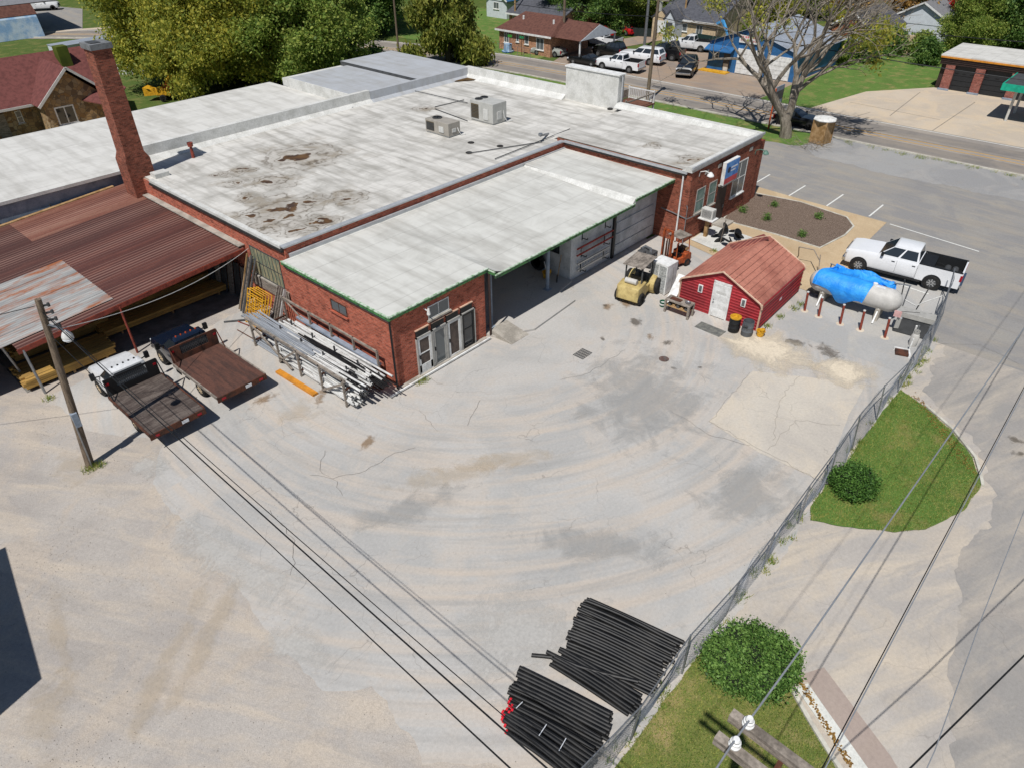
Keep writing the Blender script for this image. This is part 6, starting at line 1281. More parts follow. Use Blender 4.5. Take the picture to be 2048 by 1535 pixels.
pole('brown utility pole behind the brick house roof', 86.5, 77.5, 10, m_wood_tan)
pole('smooth grey metal pole beside the white sport vehicle', 90.4, 57.2, 11, m_steel, .2, False)
pole('orange-brown pole before the yellow house', 99.6, 56.8, 11, m_wood_tan)
pole('thin pole among the trees above the brick garage', 116, 14, 10, m_wood_pole)
# front pole out of frame below, only its crossarms reach into view
FP = thing('utility_pole', 'weathered double crossarm with white insulators at the bottom of the view', 'pole', (4.2, -.25, 0))
mb = MB(); mb.cyl((0, 0, 0), (0, 0, 13.3), .2, .13, 14); mb.build('shaft', m_wood_pole, FP)
for x_ in (-.17, .14): mb = MB(); mb.bar((x_-.08, -1.2, 12.95), (x_, 1.19, 12.95), .1, .12); mb.build('crossarm', m_wood_grey, FP)
for x_ in (-.17, .11):
    for y_ in (1.0, -.1, -1.1):
        mb = MB(); mb.lathe([(.025, 0), (.058, .015), (.062, .04), (.035, .055), (.055, .07), (.055, .095), (.03, .11), (.042, .125), (.03, .15), (0, .15)], (x_, y_, 13.01), 14); ins = mb.build('insulator', m_white_paint, FP, smooth=True)
        mb = MB(); mb.lathe([(.034, .105), (.042, .112), (.034, .12)], (x_, y_, 13.01), 12); mb.build('groove', m_dgrey, ins)
mb = MB(); mb.bar((-.18, .6, 12.87), (.14, .6, 12.87), .05); mb.build('spacer', m_rust, FP)
WI = 'overhead wires'
def wire(label, pts, r, mat, group=WI, n=6):
    mb = MB(); mb.tube(pts, r, n); return tag(mb.build('overhead_wire', mat), label, 'wire', group)
m_wire_al = MAT('wire_aluminium', '#a9adb2', .4, .1, 3, metal=.5)
S = (5.0, 27.6, 7.0)
wire('thick black twisted cable running from the yard pole towards the camera, middle', catenary((5.0, 27.6, 7.1), (5.1, -14, 7.2), .55, 24), .02, m_black)
wire('black cable running from the yard pole, right of the twisted cable', catenary((5.15, 27.55, 6.8), (5.5, -14, 7.0), .5, 24), .012, m_black)
wire('dark double cable running low from the yard pole, leftmost of the group', catenary((4.95, 27.5, 6.1), (4.75, -14, 6.4), .35, 24), .013, m_black)
wire('thin cable beside the leftmost double cable', catenary((4.98, 27.5, 6.02), (4.84, -14, 6.35), .42, 24), .008, m_black)
wire('pale conductor over the corner lawn and island, leftmost of the street wires', [(3.2, .76, 13.15), (3.93, 0.76, 13.15), (4.21, 0.75, 13.15), (5.37, 0.70, 13.15), (7.86, 0.65, 13), (10.74, 0.58, 12.9), (17.5, .42, 12.6), (30, .2, 12.3), (60, -.4, 12.3)], .010, m_wire_al)
wire('pale conductor over the street, next right of the island wire', [(5.0, .0, 7.5)]+[(7.6+i*2.4, -.0, 7.45-.03*min(i, 8)) for i in range(28)], .012, m_wire_al)
wire('dark cable hanging just below the second street conductor', [(5.0, .1, 7.2)]+[(8.0+i*2.4, .04, 7.15-.03*min(i, 8)) for i in range(28)], .011, m_black)
wire('thin pale conductor over the street at the right side', [(3.4, -.68, 13.1), (5.23, -0.72, 13.1), (7.32, -0.66, 13), (9.63, -0.64, 12.9), (20, -.75, 12.7)], .005, m_wire_al)
wire('thick dark service cable crossing the lower right corner', [(7.0, -.55, 6.1), (9.94, -1.21, 6), (14.16, -2.28, 5.95), (30, -5.9, 5.9)], .018, m_black)
wire('drooping service wire from the yard pole to the brick wall', catenary((5.0, 27.6, 6.3), (16.5, 34.3, 3.4), .6, 16), .014, m_grey_lt)
wire('service wire from the yard pole over the lean-to roof', catenary((4.9, 27.8, 7.3), (-8, 38, 6.2), .5, 12), .014, m_black)
for k, (y_, z_) in enumerate(((-1.2, 10.4), (-.6, 10.4), (.6, 10.4), (1.2, 10.4))):
    wire('high road wire number %s from the road side crossarm' % ['one', 'two', 'three', 'four'][k] if False else ['outermost', 'second', 'third', 'innermost'][k]+' high conductor strung along the main road', catenary((RPX+.1, RPY+y_, z_), (66.5, 2+y_*.2, 10.0), .9, 18)+[], .014, m_black, 'high conductors along the main road')
wire('heavy black cable strung low along the main road', catenary((RPX+.1, RPY, 8.0), (68.5, -20, 7.6), 1.0, 20), .035, m_black)
wire('heavy black cable strung from the road pole to the left', catenary((RPX+.1, RPY, 8.0), (64.84, 78.74, 9.0), .8, 16), .03, m_black)
wire('wire crossing the road towards the blue workshop', catenary((RPX+.1, RPY, 9.4), (90.4, 57.2, 8.2), .6, 12), .014, m_black)
wire('wire from the road pole to the brick house', catenary((RPX+.1, RPY, 9.0), (80.5, 63.54, 9.2), .6, 12), .014, m_black)
# ---------------------------------------------------------------- trees and shrubs
def leaf_cloud(blobs, n, size, seed, droop=.0, shell=.55, aspect=1.5):
    """leaf-sized quads spread in many small sprays through the crown volume"""
    r = random.Random(seed); mb = MB(); tot = sum(b[3]**2 for b in blobs); per = 16
    for (cx, cy, cz, rad, fl) in blobs:
        k = int(n*rad**2/tot/per)
        for _ in range(k):
            d = Vector((r.gauss(0, 1), r.gauss(0, 1), r.gauss(0, 1))).normalized(); q = rad*(shell+(1-shell)*r.random()) if r.random() < .8 else rad*r.random()
            q *= 1+.34*mnoise.noise((d.x*1.6+cx, d.y*1.6+cy, d.z*1.6))
            c = Vector((cx+d.x*q, cy+d.y*q, cz+d.z*q*fl)); sp = size*2.3
            for _ in range(per):
                p = c+Vector((r.gauss(0, sp), r.gauss(0, sp), r.gauss(0, sp*.7)-droop*r.random()*sp*2))
                a = Vector((r.gauss(0, 1), r.gauss(0, 1), r.gauss(0, .7)-droop*1.5)).normalized(); b = a.cross(Vector((r.gauss(0, 1), r.gauss(0, 1), r.gauss(0, 1)+.6))).normalized()
                s = size*r.choice((.5, .8, 1, 1.1, 1.6))*r.uniform(.8, 1.2); a *= s*aspect*.5; b *= s*.5
                mb.F(mb.P(p-a), mb.P(p+b*.9), mb.P(p+a), mb.P(p-b*.9))
    return mb
def limbs(h, spread, n, r0, seed, fork=.35, lean=(0, 0)):
    r = random.Random(seed); mb = MB(); top = Vector((lean[0], lean[1], h*fork))
    mb.tube([(0, 0, -.1), (lean[0]*.4, lean[1]*.4, h*fork*.5), top], r0, 10, r0*.75); ends = []
    for k in range(n):
        a = 2*math.pi*k/n+r.uniform(-.3, .3); s = spread*r.uniform(.5, 1.0); z = h*r.uniform(.65, .98)
        p1 = top+Vector((math.cos(a)*s*.35, math.sin(a)*s*.35, (z-top.z)*.45)); p2 = Vector((math.cos(a)*s+lean[0], math.sin(a)*s+lean[1], z))
        mb.tube([top-Vector((0, 0, .3)), p1, p2], r0*.5, 6, r0*.08); ends.append(p2)
        for _ in range(3):
            q = p1.lerp(p2, r.uniform(.1, .8)); e = q+Vector((r.uniform(-1, 1), r.uniform(-1, 1), r.uniform(-.2, .9)))*spread*.4; mb.tube([q, q.lerp(e, .5)+Vector((0, 0, .2)), e], r0*.2, 5, r0*.04)
    return mb
TP_ = {}
def tree_proto(key, h, spread, mat, n, size, seed, droop=0., nb=14, low=.3, bark=m_bark, shell=.55, conic=False, aspect=1.5):
    r = random.Random(seed); blobs = []
    for k in range(nb):
        t = (k+.5)/nb; z = h*(low+(1-low)*t); 
        w = spread*(math.sin(math.pi*min(1, .18+.8*t))**.7 if not conic else (1.02-t)*1.0+.08)
        a = k*2.4+r.uniform(-.4, .4); q = w*r.uniform(.3, .88); rad = spread*r.uniform(.2, .36)*(1 if not conic else (1.15-t))
        blobs.append((math.cos(a)*q, math.sin(a)*q, min(z, h-rad*.5), rad, r.uniform(.65, .95)))
    if not conic: blobs.append((0, 0, h*.62, spread*.42, 1.2))
    c = leaf_cloud(blobs, n, size, seed, droop, shell, aspect).mesh('crown', mat); leafattr(c, seed)
    tk = limbs(h*.92, spread*.75, 6, max(.14, h*.022), seed+5, .32 if not conic else .8).mesh('trunk', bark, True)
    TP_[key] = (c, tk)
def tree(key, label, x, y, sc=1.0, rz=0., group=None, name='tree', sz=None, z=0.):
    t = thing(name, label, 'tree', (x, y, z), rz, group); t.scale = (sc, sc, sz or sc)
    inst('crown', TP_[key][0], t); inst('trunk', TP_[key][1], t); return t
tree_proto('yel', 15, 6.5, m_leaf_yel, 64000, .18, 1, .5, 40, .18, shell=.6)
tree_proto('yel2', 14, 5.5, m_leaf_yel, 50000, .18, 2, .8, 34, .12, shell=.6)
tree_proto('grn', 14, 6.0, m_leaf_grn, 56000, .19, 3, .3, 36, .14)
tree_proto('dk', 13, 5.5, m_leaf_dk, 46000, .2, 4, .1, 34, .08)
tree_proto('cyp', 16, 5.2, m_leaf_cyp, 60000, .19, 5, 1.0, 26, .04, conic=True, aspect=2.2)
tree_proto('brn', 9, 4.0, m_leaf_brn, 5000, .26, 6, .2, 12, .2)
tree_proto('red', 5, 2.6, m_leaf_red, 6000, .2, 7, .1, 8, .2)
tree_proto('shr', 3.0, 2.2, m_leaf_dk, 5000, .18, 8, 0, 9, .1)
tree_proto('shg', 2.6, 1.9, m_leaf_grn, 4000, .17, 9, 0, 8, .1)
for k, (ky, x_, y_, s_, rz_, lab) in enumerate((
    ('yel', 37.0, 87.0, 1.0, .3, 'leftmost big yellowing tree behind the stone house'), ('yel2', 37.5, 80.0, 1.0, 1.2, 'yellow-green tree with leaning trunk by the wood chipper'),
    ('yel', 42.5, 77.0, 1.0, 2.2, 'broad yellow-green tree behind the white warehouse roof'), ('grn', 45.5, 72.0, .95, .5, 'dense green tree in the middle of the tree row'),
    ('grn', 48.0, 71.5, .95, 1.9, 'green tree overhanging the grey flat roof'), ('dk', 49.8, 75.3, .95, 4.1, 'dark green tree at the right end of the tree row'),
    ('yel2', 50.0, 84.0, .95, 2.0, 'yellow-green tree behind the dark tree at the row end'), ('dk', 45.5, 85.5, 1.1, .9, 'dark tree standing behind the tree row'), ('yel', 46.5, 96.5, 1.05, 3.0, 'tall yellowing tree behind the row near the brown pole'),
    ('cyp', 66.0, 70.5, 1.0, 0., 'drooping olive cypress beside the main road'),
    ('dk', 71.5, 93.0, 1.1, .4, 'dark tree behind the cypress across the road'), ('grn', 64.0, 97.0, 1.1, 2.2, 'green tree beyond the road bend'), ('yel2', 76.0, 101.0, 1.2, 1.1, 'yellowish tree far behind the cypress'),
    ('dk', 91.5, 71.5, .8, .7, 'dark broad tree behind the carport'), ('dk', 95.5, 67.0, .85, 2.5, 'dark leafy tree above the red cars'), ('grn', 99.5, 64.5, .8, 1.4, 'green tree left of the yellow house'), ('dk', 103.0, 70.5, 1.0, 3.6, 'tall dark tree behind the yellow house'), ('dk', 97.0, 78.0, 1.0, 5.1, 'dark tree beyond the grey-roofed house'),
    ('grn', 116.0, 60.0, 1.0, .2, 'green tree behind the yellow house to the right'), ('dk', 121.0, 57.0, 1.1, 1.3, 'dark tree above the parked grey car'), ('yel2', 119.0, 51.5, .8, 2.6, 'yellow-green tree right of the parked grey car'), ('grn', 128.0, 50.0, 1.0, 4.0, 'green tree behind the blue workshop'),
    ('brn', 112.5, 37.0, 1.0, .5, 'thin brown-leaved tree by the orange brick house'), ('brn', 118.0, 33.0, 1.0, 1.5, 'thin brown tree before the light-roofed house'),
    ('grn', 109.5, 22.5, .62, 1.0, 'round yellow-green tree at the left of the brick garage'), ('dk', 113.5, 17.5, .85, .5, 'dark tree behind the brick garage roof'), ('dk', 119.0, 22.0, 1.0, 2.0, 'tall dark tree behind the garage, further left'), ('grn', 120.0, 13.0, 1.0, 3.0, 'tall green tree behind the garage, right'), ('dk', 113.0, 8.0, .9, 4.4, 'dark tree at the far right behind the garage'), ('dk', 128.0, 17.0, 1.2, 1.1, 'tall dark tree at the top right corner'), ('grn', 126.0, 7.0, 1.1, 2.7, 'green tree at the right edge behind the garage'),
    ('red', 121.0, 27.5, 1.0, 0., 'bright red maple beside the light-roofed house'))):
    tree(ky, lab, x_, y_, s_, rz_)
rbg = random.Random(44)
for k in range(40):
    # far wood closing the view behind the houses
    u = k/39; x_ = 60+115*u+rbg.uniform(-4, 4); y_ = 172-150*u+rbg.uniform(-5, 5)
    if k % 5 == 2: continue
    tree(('dk', 'grn', 'yel2', 'dk', 'grn')[k % 5], 'tree of the distant wood along the top of the view', x_, y_, rbg.uniform(.8, 1.15), rbg.uniform(0, 6), 'trees of the distant wood')
for k, (ky, x_, y_, s_, lab) in enumerate((('shr', 55.5, 72.0, 1.0, 'low dark bush at the end of the tree row by the road'), ('shg', 108.5, 27.0, 1.0, 'clipped shrub left of the brick garage'), ('shr', 104.0, 25.0, .9, 'dark shrub at the lawn edge by the garage'), ('shr', 106.5, 30.5, 1.0, 'dark shrub by the cream wall'), ('shg', 98.5, 57.0, .8, 'light green hedge before the yellow house'), ('shg', 101.0, 55.5, .8, 'second light green hedge before the yellow house'), ('shr', 101.0, 31.0, 1.1, 'bush in front of the orange brick house'), ('shg', 97.5, 33.5, 1.0, 'loose shrub beside the blue workshop end'), ('shg', 105.5, 52.0, 1.1, 'overgrown bush by the vine-covered pole'))):
    tree(ky, lab, x_, y_, s_, k*1.3, name='shrub')['category'] = 'shrub'
vp = leaf_cloud([(0, 0, z, .7, 1) for z in (1, 2.2, 3.4, 4.6, 5.8, 7, 8)], 4000, .16, 3); me_ = vp.mesh('vine', m_leaf_cyp); leafattr(me_); t = thing('vine_pole', 'pole smothered in yellow-green vine beside the yellow house', 'pole', (105.5, 55.0, 0)); inst('vine', me_, t); mb = MB(); mb.cyl((0, 0, 0), (0, 0, 9), .15, n=8); mb.build('shaft', m_wood_pole, t)
# the nearly bare tree at the verge
def bare_tree():
    r = random.Random(12); mb = MB(); tips = []
    def grow(p, d, L_, rad, lv):
        n = 3; pts = [p]; q = p.copy(); dd = d.copy()
        for i in range(n):
            dd = (dd+Vector((r.gauss(0, .13), r.gauss(0, .13), r.gauss(.03, .08)))).normalized(); q = q+dd*L_/n; pts.append(q.copy())
        mb.tube(pts, rad, 9 if lv < 2 else (5 if lv < 4 else 3), max(.0055, rad*.66), caps=False)
        if lv >= 7: tips.append(q); return
        m = (4, 3, 3, 2, 3, 2, 2)[lv]
        for k in range(m):
            a = 2*math.pi*(k+r.random()*.6)/m; tilt = r.uniform(.35, .75) if lv else r.uniform(.3, .75)
            u = dd.orthogonal().normalized(); w_ = dd.cross(u); nd = (dd*math.cos(tilt)+(u*math.cos(a)+w_*math.sin(a))*math.sin(tilt)+Vector((.10, -.11, .10))).normalized()
            st = pts[-1] if k < 2 else pts[-2]
            grow(st, nd, L_*(r.uniform(.68, .90) if lv else 1.75), max(.006, rad*.6), lv+1)
    grow(Vector((0, 0, -.1)), Vector((0, 0, 1)), 1.15, .30, 0)
    return mb, tips
bt = thing('bare_tree', 'big nearly bare tree with forked trunk on the road verge', 'tree', (65.0, 25.2, 0), 0); bt.scale = (1.95, 1.95, 2.0)
mb, tips = bare_tree(); mb.build('trunk', m_bark_lt, bt, smooth=True)
rr_ = random.Random(8); sel = [t_ for t_ in tips if t_.z < 6.5 and rr_.random() < .10 and t_.z < 5.2]
cl = leaf_cloud([(t_.x, t_.y, t_.z, .35, .8) for t_ in sel], 2600, .09, 4, .6); me_ = cl.mesh('crown', m_leaf_yel); leafattr(me_); inst('crown', me_, bt)
# clipped shrubs by the fence
def boxbush(label, x, y, rad, hgt, n, seed, blobs, mat):
    t = thing('clipped_shrub', label, 'shrub', (x, y, 0)); c = leaf_cloud(blobs, int(n*1.15), .05, seed, 0, .8).mesh('foliage', mat); leafattr(c, seed); inst('foliage', c, t)
    mb = MB(); rq = random.Random(seed)
    for k in range(9): a = k*.7; mb.tube([(0, 0, -.02), (math.cos(a)*rad*.4, math.sin(a)*rad*.4, hgt*.45), (math.cos(a)*rad*.75, math.sin(a)*rad*.75, hgt*.75)], .03, 5, .01)
    for b in blobs: mb.lathe([(0, b[2]-b[3]*b[4]*.8), (b[3]*.6, b[2]-b[3]*b[4]*.45), (b[3]*.78, b[2]), (b[3]*.6, b[2]+b[3]*b[4]*.5), (0, b[2]+b[3]*b[4]*.78)], (b[0], b[1], 0), 10)  # dark blobs inside the leaves stand for the shade in the gaps
    mb.build('stems_and_shade_core', MAT('shrub_shade_core', '#1a2412', .95, .3, 6), t)
boxbush('round clipped shrub on the grass island by the fence', 23.75, 3.55, 1.0, 1.2, 16000, 3, [(0, 0, .55, .62, .85), (.42, .15, .6, .42, .9), (-.4, -.1, .5, .45, .8), (.1, -.45, .5, .42, .8), (-.12, .45, .62, .4, .95), (.35, -.35, .8, .3, .9), (-.3, .3, .85, .26, 1)], m_leaf_box)
boxbush('large clipped shrub at the street corner below the fence', 13.95, 3.0, 1.35, 1.2, 34000, 6, [(-.5, .62, .6, .6, .9), (.55, -.6, .6, .66, .85), (-.3, -.55, .5, .62, .8), (.62, .2, .62, .5, .9), (0, 0, .7, .7, .8), (-.8, .05, .5, .5, .8), (.15, .6, .75, .42, 1), (.95, -.3, .5, .42, .9), (.2, -.9, .5, .45, .9), (-.75, .5, .8, .3, 1), (.45, .0, .95, .3, 1)], m_leaf_bush)
# young shrubs in the mulch
for k, (x_, y_, lab) in enumerate(((48.9, 18.7, 'young shrub in the mulch bed nearest the parking row, left'), (48.9, 15.4, 'young shrub in the mulch bed nearest the parking row, right'), (46.3, 18.0, 'young shrub in the mulch bed middle, left'), (45.3, 15.0, 'young shrub in the mulch bed near the red shed roof'), (46.5, 19.9, 'grassy tuft in the mulch against the wing wall'))):
    t = thing('young_shrub', lab, 'shrub', (x_, y_, .04)); c = leaf_cloud([(0, 0, .22, .2, .9)], 420, .05, k+20).mesh('foliage', m_leaf_bush); leafattr(c, k); inst('foliage', c, t); mb = MB(); mb.tube([(0, 0, 0), (.05, .02, .3)], .015, 5); mb.build('stem', m_bark, t)
# weeds along the fence foot and building foot
wd = MB(); rw = random.Random(31)
def tuft(x, y, n, h, s):
    for _ in range(n):
        a = rw.uniform(0, 6.28); d = rw.random()*s; px_, py_ = x+d*math.cos(a), y+d*math.sin(a); hh = h*rw.uniform(.4, 1.2); b = rw.uniform(0, 6.28); w_ = .014
        wd.poly([(px_-w_*math.cos(b), py_-w_*math.sin(b), 0), (px_+w_*math.cos(b), py_+w_*math.sin(b), 0), (px_+rw.uniform(-.12, .12), py_+rw.uniform(-.12, .12), hh)])
for k in range(90): tuft(rw.uniform(8, 38), 4.42+rw.uniform(-.22, .18), 26, .2, .22)
for x_, y_ in ((4.4, 27.55), (4.55, 27.4), (4.1, 27.5), (4.9, 33.9), (17.3, 21.8), (17.6, 21.75), (33.2, 11.6), (34.5, 11.5), (35.9, 11.3), (36.6, 11.2), (39.5, 18.3), (39.2, 17.5)): tuft(x_, y_, 80, .22, .3)
for k in range(40): tuft(67.3+rw.uniform(-.5, .2), rw.uniform(4, 22), 20, .2, .4)
o = wd.build('weeds', m_blade); leafattr(o.data); tag(o, 'dry weeds and grass tufts along the fence foot and walls', 'weeds', kind='stuff')
bl = leaf_cloud([(31.6-.0*k, 3.4-.1*k, .0, .3, .1) for k in range(3)], 10, .05, 2)
lt = MB(); rl = random.Random(77)
for k in range(600):     # fallen leaves along the island kerb and corner gutter
    if k % 2: q = rl.random(); x_, y_ = [(31.6-4.0*q+rl.gauss(0, .12)), (3.35-3.5*q-.5*math.sin(q*3.1)*0+rl.gauss(0, .15)+.35)]; x_ += .45
    else: q = rl.random(); x_, y_ = 13.0+1.55*q+rl.gauss(0, .05), -.5+2.2*q+rl.gauss(0, .05); x_ += .15
    a = rl.uniform(0, 6.28); s = .03; lt.poly([(x_+s*math.cos(a+b), y_+s*math.sin(a+b), .05+rl.uniform(0, .02)) for b in (0, 1.6, 3.1, 4.6)])
o = lt.build('fallen_leaves', m_leaf_brn); leafattr(o.data); tag(o, 'drift of dry brown leaves in the gutters of the street', 'leaves', kind='stuff')
# ---------------------------------------------------------------- houses and buildings in the background
def gable_house(label, x0, x1, y0, y1, hw_, rh, axis, wall, roof, name='house', over=.4, base=0., wins=(), gmat=None, hip=0.0):
    t = thing(name, label, 'house', (0, 0, base))
    mb = MB(); mb.box(x0, x1, y0, y1, -.3, hw_); mb.build('wall', wall, t)
    mb = MB(); th = .12
    if axis == 'y':
        xm = (x0+x1)/2; ya, yb_ = y0-over, y1+over; h0 = hw_-over*(rh-hw_)/((x1-x0)/2)*.0; k = hip
        for s, xe in ((-1, x0-over), (1, x1+over)): mb.loft([[(xe, ya, hw_-.1), (xe, yb_, hw_-.1), (xm, yb_-k, rh), (xm, ya+k, rh)], [(xe, ya, hw_-.1+th), (xe, yb_, hw_-.1+th), (xm, yb_-k, rh+th), (xm, ya+k, rh+th)]])
        if hip:
            for ye, yk in ((ya, ya+k), (yb_, yb_-k)): mb.loft([[(x0-over, ye, hw_-.1), (x1+over, ye, hw_-.1), (xm, yk, rh)], [(x0-over, ye, hw_-.1+th), (x1+over, ye, hw_-.1+th), (xm, yk, rh+th)]])
        r_ = mb.build('roof', roof, t)
        if not hip:
            for y_ in (y0, y1): g_ = MB(); g_.loft([[(x0, y_-.05, hw_-.05), (x1, y_-.05, hw_-.05), (xm, y_-.05, rh-.05)], [(x0, y_+.05, hw_-.05), (x1, y_+.05, hw_-.05), (xm, y_+.05, rh-.05)]]); g_.build('gable', gmat or wall, t)
        f = MB(); f.box(x0-over-.06, x0-over, ya, yb_, hw_-.2, hw_+.02); f.build('eave_board', m_white_paint, r_)
    else:
        ym = (y0+y1)/2; xa, xb = x0-over, x1+over
        for ye in (y0-over, y1+over): mb.loft([[(xa, ye, hw_-.1), (xb, ye, hw_-.1), (xb, ym, rh), (xa, ym, rh)], [(xa, ye, hw_-.1+th), (xb, ye, hw_-.1+th), (xb, ym, rh+th), (xa, ym, rh+th)]])
        r_ = mb.build('roof', roof, t)
        for x_ in (x0, x1): g_ = MB(); g_.loft([[(x_-.05, y0, hw_-.05), (x_-.05, y1, hw_-.05), (x_-.05, ym, rh-.05)], [(x_+.05, y0, hw_-.05), (x_+.05, y1, hw_-.05), (x_+.05, ym, rh-.05)]]); g_.build('gable', gmat or wall, t)
        for ye, s in ((y0-over, 1), (y1+over, -1)): f = MB(); f.bar((xa-.03, ye, hw_-.05), (xa-.03, ym, rh+.05), .08, .2); f.build('barge_board', m_white_paint, r_)
    for (ax, a0, a1, z0, z1) in wins: window(t, ax, x0 if ax == 'x' else y0, a0, a1, z0, z1, 2 if a1-a0 > .9 else 1, 1, m_white_paint, m_pane2, True, .07, m_white_paint)
    return t
bh = gable_house('brick ranch house with brown roof and carport across the road', 76.9, 85.0, 62.8, 71.8, 2.5, 4.1, 'y', m_brick_house, m_shingle_brown, hip=1.6, wins=(('x', 70.0, 70.9, .9, 2.2), ('x', 68.2, 68.7, 1.2, 2.2), ('x', 66.5, 67.2, 1.1, 2.2), ('x', 63.9, 65.2, .7, 2.1)))
mb = MB(); mb.loft([[(77.2, 58.3, 2.4), (85.2, 58.3, 2.4), (81.2, 58.3, 3.9)], [(77.2, 63.2, 2.4), (85.2, 63.2, 2.4), (81.2, 63.2, 3.9)]]); mb.build('carport_roof', m_shingle_brown, bh)
mb = MB(); mb.loft([[(77.3, 58.22, 2.4), (85.1, 58.22, 2.4), (81.2, 58.22, 3.82)], [(77.3, 58.28, 2.4), (85.1, 58.28, 2.4), (81.2, 58.28, 3.82)]]); mb.build('carport_gable', m_siding_w, bh)
for x_ in (77.5, 84.9): mb = MB(); mb.box(x_-.08, x_+.08, 58.4, 58.56, 0, 2.45); mb.build('carport_post', m_white_paint, bh)
for x_, y_ in ((79.3, 69.5), (79.2, 64.2)): mb = MB(); mb.cyl((x_, y_, 3.2), (x_, y_, 4.0), .14, n=8); mb.build('vent_pipe', m_white_paint, bh)
gable_house('low house with dark grey roof behind the brick ranch house', 86.3, 94, 68.8, 78.5, 2.7, 4.3, 'y', m_brick_house, m_shingle_grey, wins=(('x', 77.0, 77.8, 1.2, 2.3), ('x', 75.4, 76.4, 1.2, 2.3), ('x', 73.4, 74.6, 1.2, 2.3), ('x', 69.8, 71.6, 1.1, 2.3)))
gable_house('small blue and white house at the top beside the cypress', 94.5, 100, 86.5, 91.0, 2.6, 4.4, 'x', m_siding_w, m_siding_blue, wins=(('x', 88.2, 89.4, 1.3, 2.3),))
gable_house('red-roofed house far behind the grey-roofed house', 105, 112, 82, 93, 2.8, 4.6, 'y', m_brick_orange, m_shingle_red, wins=(('x', 84, 85.5, 1.2, 2.3), ('x', 88, 89.5, 1.2, 2.3)))
ch_ = gable_house('cream house with broad dark roof beyond the blue workshop', 97.6, 110, 50.6, 59.6, 2.7, 5.6, 'y', m_cream, m_shingle_grey, wins=(('x', 52.6, 53.6, 1.0, 2.2), ('x', 55.0, 55.8, 1.2, 2.2)))
pg = bpy.data.objects.new('porch', None); COL.objects.link(pg); pg.parent = ch_; pg.location = (97.5, 0, 0)
for y_, w_, d_ in ((58.4, 2.6, 1.6), (56.6, 1.7, 2.2)):
    mb = MB(); mb.box(-d_, 0, y_-w_/2, y_+w_/2, 0, 2.8); mb.loft([[(-d_, y_-w_/2, 2.8), (-d_, y_+w_/2, 2.8), (-d_, y_, 3.9)], [(0.5, y_-w_/2, 2.8), (0.5, y_+w_/2, 2.8), (0.5, y_, 3.9)]]); mb.build('porch_bay', m_cream if w_ > 2 else m_siding_w, pg)
    mb = MB()
    for s in (-1, 1): mb.bar((-d_-.05, y_+s*w_/2*1.15, 2.75), (-d_-.05, y_, 4.0), .1, .18); mb.loft([[(-d_-.1, y_+s*w_/2*1.15, 2.78), (.6, y_+s*w_/2*1.15, 2.78), (.6, y_, 4.0), (-d_-.1, y_, 4.0)], [(-d_-.1, y_+s*w_/2*1.15, 2.84), (.6, y_+s*w_/2*1.15, 2.84), (.6, y_, 4.06), (-d_-.1, y_, 4.06)]])
    mb.build('porch_roof', m_shingle_grey, pg)
    mb = MB(); mb.box(-d_-.04, -d_-.003, y_-w_*.3, y_+w_*.3, .9, 2.5); mb.build('window', m_white_paint if w_ > 2 else m_dgrey, pg)
# blue steel workshop
BB = thing('blue_workshop', 'bright blue steel workshop with white roller doors across the road', 'building')
mb = MB(); mb.poly([(84.5, 44.3, 0), (84.5, 44.3, 3.1), (84.5, 39.4, 4.85), (84.5, 33.2, 2.9), (84.5, 33.2, 0)]); mb.build('gable_wall', m_bluebldg, BB); mb = MB(); mb.poly([(97, 44.3, 0), (97, 44.3, 3.1), (97, 39.4, 4.85), (97, 33.2, 2.9), (97, 33.2, 0)][::-1]); mb.build('gable_wall', m_bluebldg, BB)
mb = MB(); mb.box(84.55, 97, 33.2, 33.35, 0, 2.9); mb.build('side_wall', m_bluebldg, BB); mb = MB(); mb.box(84.55, 97, 44.15, 44.3, 0, 3.1); mb.build('side_wall', m_bluebldg, BB)
mb = MB(); mb.loft([[(84.2, 44.7, 3.0), (84.2, 39.4, 4.95), (84.2, 32.8, 2.85)], [(97.3, 44.7, 3.0), (97.3, 39.4, 4.95), (97.3, 32.8, 2.85)]], caps=False, closed=False); mb.build('roof', m_metalroof, BB)
for k in range(12): mb = MB(); x_ = 84.6+k*1.1; mb.bar((x_, 39.4, 4.98), (x_, 32.8, 2.88), .05, .05); mb.build('roof_seam', m_metalroof, BB)
for y0, y1, h_ in ((37.3, 40.5, 2.75), (33.9, 36.6, 2.5)):
    mb = MB(); mb.box(84.40, 84.49, y0, y1, .05, h_); dd = mb.build('roller_door', m_white_paint, BB)
    for k in range(5): mb = MB(); z_ = .1+k*(h_-.1)/5; mb.box(84.37, 84.40, y0+.05, y1-.05, z_, z_+(h_-.1)/5-.04); mb.build('door_panel', m_white_paint, dd)
window(BB, 'x', 84.5, 42.9, 43.7, 1.2, 2.1, 2, 2, m_white_paint, m_pane2, False, .07)
mb = MB(); mb.box(84.42, 84.49, 41.4, 42.2, .05, 2.1); dd = mb.build('door', m_dgrey, BB); mb = MB(); mb.box(84.40, 84.42, 41.5, 42.1, .1, .9); mb.build('kick_plate', m_grey_lt, dd)
mb = MB(); mb.loft([[(84.45, 40.9, 2.7), (84.45, 44.4, 2.7), (83.4, 44.4, 2.25), (83.4, 40.9, 2.25)], [(84.45, 40.9, 2.8), (84.45, 44.4, 2.8), (83.4, 44.4, 2.35), (83.4, 40.9, 2.35)]]); mb.build('awning', m_bluebldg, BB)
mb = MB(); mb.box(83.0, 84.2, 41.0, 44.6, .0, .12); mb.build('painted_kerb', m_yellow_paint, BB)
sgn = thing('shop_sign', 'white shop sign with red lettering on the blue gable', 'sign', (84.4, 39.6, 3.4))
